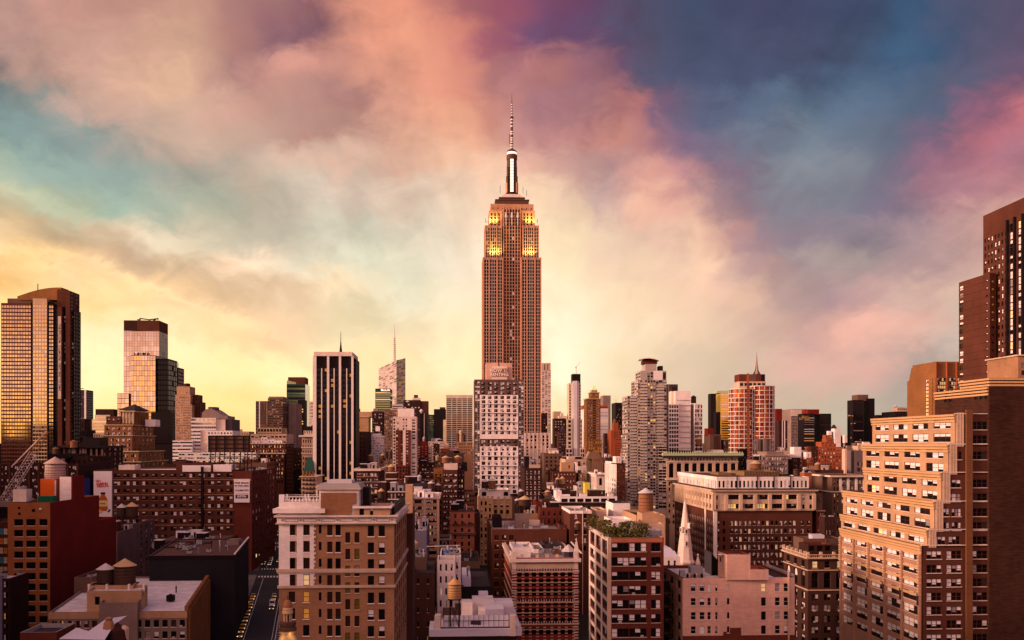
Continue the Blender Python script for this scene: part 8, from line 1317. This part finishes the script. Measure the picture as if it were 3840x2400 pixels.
def deco():
    D = 266; b = B('deco_building', 'huge terraced tan and brown brick office building filling the right edge', D, (xf(3700,D),D), ybot=2450); W5 = lambda top=16, v='b', rows=None, n=5, wf=.84: W(n,51.5,wf,.63,3,top,.015,v,fr='frame_brown',sill='limestone_pale',rows=rows,rec=.3)
    k = KA; Y1 = D
    def corner(px_): return (xf(px_, D), D+ (xf(px_,D)-xf(3700,D))*.057)
    def back(p, L): return (p[0]+k*L, p[1]+L)
    def L_to(p, pxfar):  # length along the west side until the given pixel column
        f = (pxfar-1920)/F; return (p[0]-f*p[1])/(f-k)
    C6 = corner(3455)
    tiers = [  # corner px, top z, previous top z, far px, windows per floor
        (3455, zf(2045,D), 0, 3157, 5),
        (3478, zf(1986,D), zf(2045,D)-.5, 3159, 5),
        (3505, zf(1880,D), zf(1986,D)-.5, 3166, 5),
        (3532, zf(1772,D), zf(1880,D)-.5, 3245, 4),
        (3558, zf(1667,D), zf(1772,D)-.5, 3240, 4),
        (3584, zf(1553,D), zf(1667,D)-.5, 3276, 4)]
    E = corner(3704)
    for i, (cx_, z1, z0, far, n) in enumerate(tiers):
        p = corner(cx_); L = L_to(p, far); bk = back(p, L); e2 = back(E, L)
        wpx = 3704-cx_; 
        south = []
        xs = [(3618-cx_)/wpx, (3642-cx_)/wpx]
        nl = 2 if i < 3 else 1
        if i == 0: south = [(0,xs[0],W(2,52,.74,.58,3,20,.03,'b',fr='frame_brown',sill='limestone_pale')),(xs[0],xs[1],'brick_rust'),(xs[1],1,W(1,52,.96,.58,3,20,.0,'m',fr='frame_brown',sill='limestone_pale'))]
        else:
            a = (3484+ (26*(i-1) if i else 0)-cx_)/wpx
            south = [(0,xs[0],W(2 if i < 3 else 1,52,.78 if i < 4 else .72,.58,3 if i<5 else 2,(22,25,26,26,26,28)[i],.10 if i < 3 else .12,'b',fr='frame_brown',sill='limestone_pale')),(xs[0],xs[1],'brick_rust'),(xs[1],1,W(1,52,.96,.58,3,(22,25,26,26,26,28)[i],.0,'d',fr='frame_brown',sill='limestone_pale'))]
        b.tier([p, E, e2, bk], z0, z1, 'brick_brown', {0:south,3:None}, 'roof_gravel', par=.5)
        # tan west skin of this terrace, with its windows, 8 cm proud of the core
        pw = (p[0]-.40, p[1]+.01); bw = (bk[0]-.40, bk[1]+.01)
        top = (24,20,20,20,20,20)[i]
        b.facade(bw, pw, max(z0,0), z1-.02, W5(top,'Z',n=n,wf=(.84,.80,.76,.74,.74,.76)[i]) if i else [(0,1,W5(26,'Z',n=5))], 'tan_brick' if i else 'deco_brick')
        # stepped cornice bands
        for j, (dz, pr) in enumerate(((0,.55),(.75,.40),(1.5,.25))):
            b.ribs(bw, pw, (.5,), hypot(pw[0]-bw[0],pw[1]-bw[1])+.4, pr, z1-.55-dz, z1-dz, 'deco_gold', 'deco_cornice')
        # fluted corner panel
        if i: 
            b.ribs(p, (p[0]+1.9,p[1]+.11), (.12,.5,.88), .42, .18, z0, z1+.4, 'limestone', 'fluted_panel'); b.ribs(p, (p[0]+1.9,p[1]+.11), (.5,), 1.9, .06, z0, z1+.4, 'sand', 'corner_panel')
            b.ribs(back(p,2.2), p, (.12,.5,.88), .45, .22, z0, z1, 'limestone', 'fluted_panel')
        b.U('coping').prism([(p[0]-.5,p[1]-.25),(E[0],E[1]-.25),(E[0],E[1]+.3),(p[0]-.5,p[1]+.3)], z1, z1+.2, 'limestone_pale')
    # vertical piers and zig-zag ornament on the lowest terrace
    p = corner(3455); L = L_to(p,3157); bk = back(p,L); pw=(p[0]-.40,p[1]+.01); bw=(bk[0]-.40,bk[1]+.01); Lr = hypot(pw[0]-bw[0],pw[1]-bw[1])
    b.ribs(bw,pw,[i/5 for i in range(1,5)]+[.012,.988],1.0,.45,0,tiers[0][1]-2.4,'deco_brick','pier')
    for i in range(6):
        f = (.012,.2,.4,.6,.8,.988)[i]
        for j in range(14): b.ribs(bw,pw,(f,),.6+.5*(j%2),.75,tiers[0][1]-3.2-j*.75,tiers[0][1]-2.75-j*.75,'deco_gold' if j%2 else 'limestone','zigzag_ornament')
        b.ribs(bw,pw,(f,),.35,.9,tiers[0][1]-15.5,tiers[0][1]-12.5,'slate','pendant')
    for j in range(4):
        b.ribs(bw,pw,(.5,),Lr*.99,.10,tiers[0][1]-2.2-j*3.58-.35-.1,tiers[0][1]-2.2-j*3.58+.25,'deco_gold','deco_spandrel')
    # long buttress pier and the blank party wall
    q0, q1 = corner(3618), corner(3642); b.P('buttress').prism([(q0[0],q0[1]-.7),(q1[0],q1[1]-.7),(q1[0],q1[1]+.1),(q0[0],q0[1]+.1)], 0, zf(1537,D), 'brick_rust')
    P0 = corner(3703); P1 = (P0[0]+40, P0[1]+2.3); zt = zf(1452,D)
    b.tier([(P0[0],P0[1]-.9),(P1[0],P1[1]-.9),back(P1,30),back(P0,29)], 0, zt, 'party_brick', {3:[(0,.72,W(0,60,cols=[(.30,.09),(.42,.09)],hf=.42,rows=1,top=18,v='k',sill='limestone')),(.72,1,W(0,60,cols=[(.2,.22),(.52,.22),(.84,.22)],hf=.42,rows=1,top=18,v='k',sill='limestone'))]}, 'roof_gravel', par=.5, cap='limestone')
    wb, wp = back(P0,29), (P0[0],P0[1]-.9)
    for j, (dz, pr) in enumerate(((0,.5),(.8,.36),(1.6,.22))): b.ribs(wb,wp,(.5,),29.5,pr,zt-.5-dz,zt-dz,'deco_gold','deco_cornice')
    Q = corner(3725); zq = zf(1412,D); b.tier([(Q[0]+1.5,Q[1]+5),(Q[0]+40,Q[1]+7),(Q[0]+39,Q[1]+22),(Q[0]+.5,Q[1]+20)], zt-.5, zq, 'brick_brown', {}, 'roof_gravel')
    for j in range(3): b.ring([(Q[0]+1.5,Q[1]+5),(Q[0]+40,Q[1]+7),(Q[0]+39,Q[1]+22),(Q[0]+.5,Q[1]+20)], zq-.6-j*.8, .5, .6-.15*j, 'deco_gold', 'deco_cornice')
    b.done()
    b = bld('apartment_tower', 'slim pale tower with stone bays cut by the right edge behind the terraced brick building', 3818, 3900, 1330, 345, 20, 'brick_tan', W(2,29,.4,.6,v='b',top=30), None, None, ybot=1500, cor=(5,.6,'limestone')); b.done()
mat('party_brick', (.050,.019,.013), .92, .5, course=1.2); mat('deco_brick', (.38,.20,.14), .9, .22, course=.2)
deco()
# ================================================================ small background houses filling the rows between the streets
def fill():
    r = random.Random(42)
    spots = [ # x0,x1,y,D, wall, roof, label
     (1180,1338,1850,560,'brick_brown','tar','brown block directly at the foot of the finned black tower'),
     (940,1000,1672,1200,'limestone','roof_pale','pale low block between the billboard and the avenue'),
     (848,934,1618,1500,'sand','tar','hazy row with two small domes above the billboard'),
     (1335,1450,1700,900,'brick_brown','tar','brown row between orange office block and white grid front'),
     (1660,1740,1700,760,'stone_brown','roof_gravel','grey brown row behind the broad rusty tanks'),
     (2040,2110,1700,900,'stone_brown','tar','shadowed row right of the pale tower wings'),
     (2120,2200,1722,860,'limestone','roof_pale','pale low row at the foot of the slender striped tower'),
     (2150,2200,1748,720,'limestone_pale','roof_gravel','pale jumbled houses left of the ochre gable building'),
     (2255,2300,1716,900,'brownstone','tar','dark houses right of the ochre gable building'),
     (2326,2356,1700,800,'limestone','roof_pale','small pale blocks under the orange brick stepped block'),
     (2500,2640,1700,800,'brick_brown','tar','brown row under the pink blank walled slab'),
     (2720,2840,1690,1000,'brick_dark','tar','dark row under the red round tower'),
     (2890,2960,1690,900,'limestone','roof_gravel','pale low row beside the striped dark tower'),
     (2960,3060,1700,900,'brick_brown','roof_gravel','brown row below the broad black glass tower'),
     (3170,3300,1672,800,'limestone','roof_pale','pale row right of the orange brick ziggurat'),
     (3000,3160,1762,600,'brownstone','roof_pale','snowy roofed row under the orange brick ziggurat'),
     (1500,1560,1700,820,'brick_brown','tar','brown row behind the pink capped tower'),
     (1420,1480,1715,760,'stone_brown','tar','tank crowded roofs left of the pink capped tower'),
     (2400,2500,1780,700,'brick_dark','tar','dark low block behind the foot of the balcony tower'),
     (2060,2140,1835,600,'brick_dark','roof_pale','white roofed sheds below the round topped lit windows'),
     (620,720,1740,700,'brick_dark','tar','dark roof left of the white office building base'),
     (860,1000,1735,700,'stone_brown','tar','roof cluster behind the black billboard legs'),
    ]
    for i, (x0,x1,y,D,wm,rm,l) in enumerate(spots):
        b = bld('row_house' if (x1-x0)*D/F < 14 else 'building', l, x0, x1, y, D, 40, wm, W(max(2,int((x1-x0)*D/F/3.4)),3.5*F/D,.42,.5,1,9*F/D/3.2,.03,r.choice('mdb')), W(6,3.5*F/D,.4,.5,1,4,.03,'d'), ybot=y+80, roof=rm)
        b.clutter(6, seed=i, mats=('brick_brown','limestone','concrete','metal_dark','terracotta_pale')); n = r.randrange(3)
        if (x1-x0)*D/F > 14: add(b, x0+(x1-x0)*r.uniform(.1,.4), x0+(x1-x0)*r.uniform(.55,.85), y-14*600/D, 8, 16, r.choice(('brick_brown','limestone','stone_brown')), W(4,3.5*F/D,.4,.5))
        b.done()
    for l,x,D,y0,yc,yb,w,yr,wd_,cn in (('dark tank left of the tank pair near the pink capped tower',1436,700,1700,1707,1722,16,1727,'wood_dark','cone_tan'),('pair tank with bluish cap near the pink capped tower',1448,690,1690,1697,1716,17,1727,'wood_dark','slate'),('rightmost dark tank near the pink capped tower',1466,694,1690,1697,1718,17,1727,'wood_dark','slate'),('rusty tank under the white grid fronted block',1390,740,1703,1709,1728,20,1734,'wood_rust','cone_tan'),('small tan tank right of the crimson brick block',1641,690,1706,1712,1727,16,1735,'wood_tan','cone_tan')): tank(l,x,D,y0,yc,yb,w,yr,wd_,cn)
    # the far-off city that reads as one mass
    def hit(a, b_, c, d): return any(a < F1 and b_ > F0 and c < F3 and d > F2 for F0, F1, F2, F3 in FOOT)
    m = MB(); r = random.Random(9)
    for i in range(520):
        D = r.uniform(1900,5200); x = r.uniform(-.56,.56)*D; w = r.uniform(18,60); h = min(r.choice((25,35,45,60,70))*r.uniform(.7,1.1), 66-D*.0004); dd = r.uniform(20,60)
        if hit(x-dd*.06,x+w,D,D+dd+w*.06): continue
        m.prism([(x,D),(x+w,D+w*.057),(x+w-dd*.057,D+dd),(x-dd*.057,D+dd)],0,h,r.choice(('brick_brown','limestone','stone_brown','brick_dark','sand')))
    o = link('distant_city', m.mesh('distant_city')); o['kind'] = 'stuff'
    m = MB()
    for i in range(600):
        D = r.uniform(560,1900); x = r.uniform(-.55,.55)*D
        if abs(x-bx(D)) < 60: continue
        w = r.uniform(14,34); h = max(8, min(r.uniform(16,44), 67-(1850-HY)*D/F if D < 1200 else 28)); dd = r.uniform(20,40)
        if hit(x-dd*.06,x+w,D,D+dd+w*.06): continue
        m.prism([(x,D),(x+w,D+w*.057),(x+w-dd*.057,D+dd),(x-dd*.057,D+dd)],0,h,r.choice(('brick_brown','stone_brown','brick_dark','brownstone')))
    o = link('low_rooftops', m.mesh('low_rooftops')); o['kind'] = 'stuff'
fill()

# ================================================================ unseen blocks added behind and beside the camera to shade the lower storeys
def around():
    m = MB(); r = random.Random(77)
    for x in range(-420, 460, 36):
        h = r.uniform(48, 92); y = -r.uniform(70,110)
        if abs(x-20) < 30: h = 58
        m.prism([(x,y-40),(x+30,y-40),(x+30,y),(x,y)],0,h,r.choice(('brick_brown','stone_brown','limestone','brick_red')))
    for y in range(-40, 900, 42):
        for row in range(3):
            x = -(y*.56+ (70 if y < 200 else 26)) - row*60 - (60 if y < 120 else 0); h = r.uniform(46, 84)*(1+.12*row)
            m.prism([(x-44,y),(x,y),(x,y+34),(x-44,y+34)],0,h,r.choice(('brick_brown','stone_brown','limestone','brick_dark')))
    o = link('unseen_shade_blocks', m.mesh('unseen_shade_blocks')); o['kind'] = 'stuff'
around()
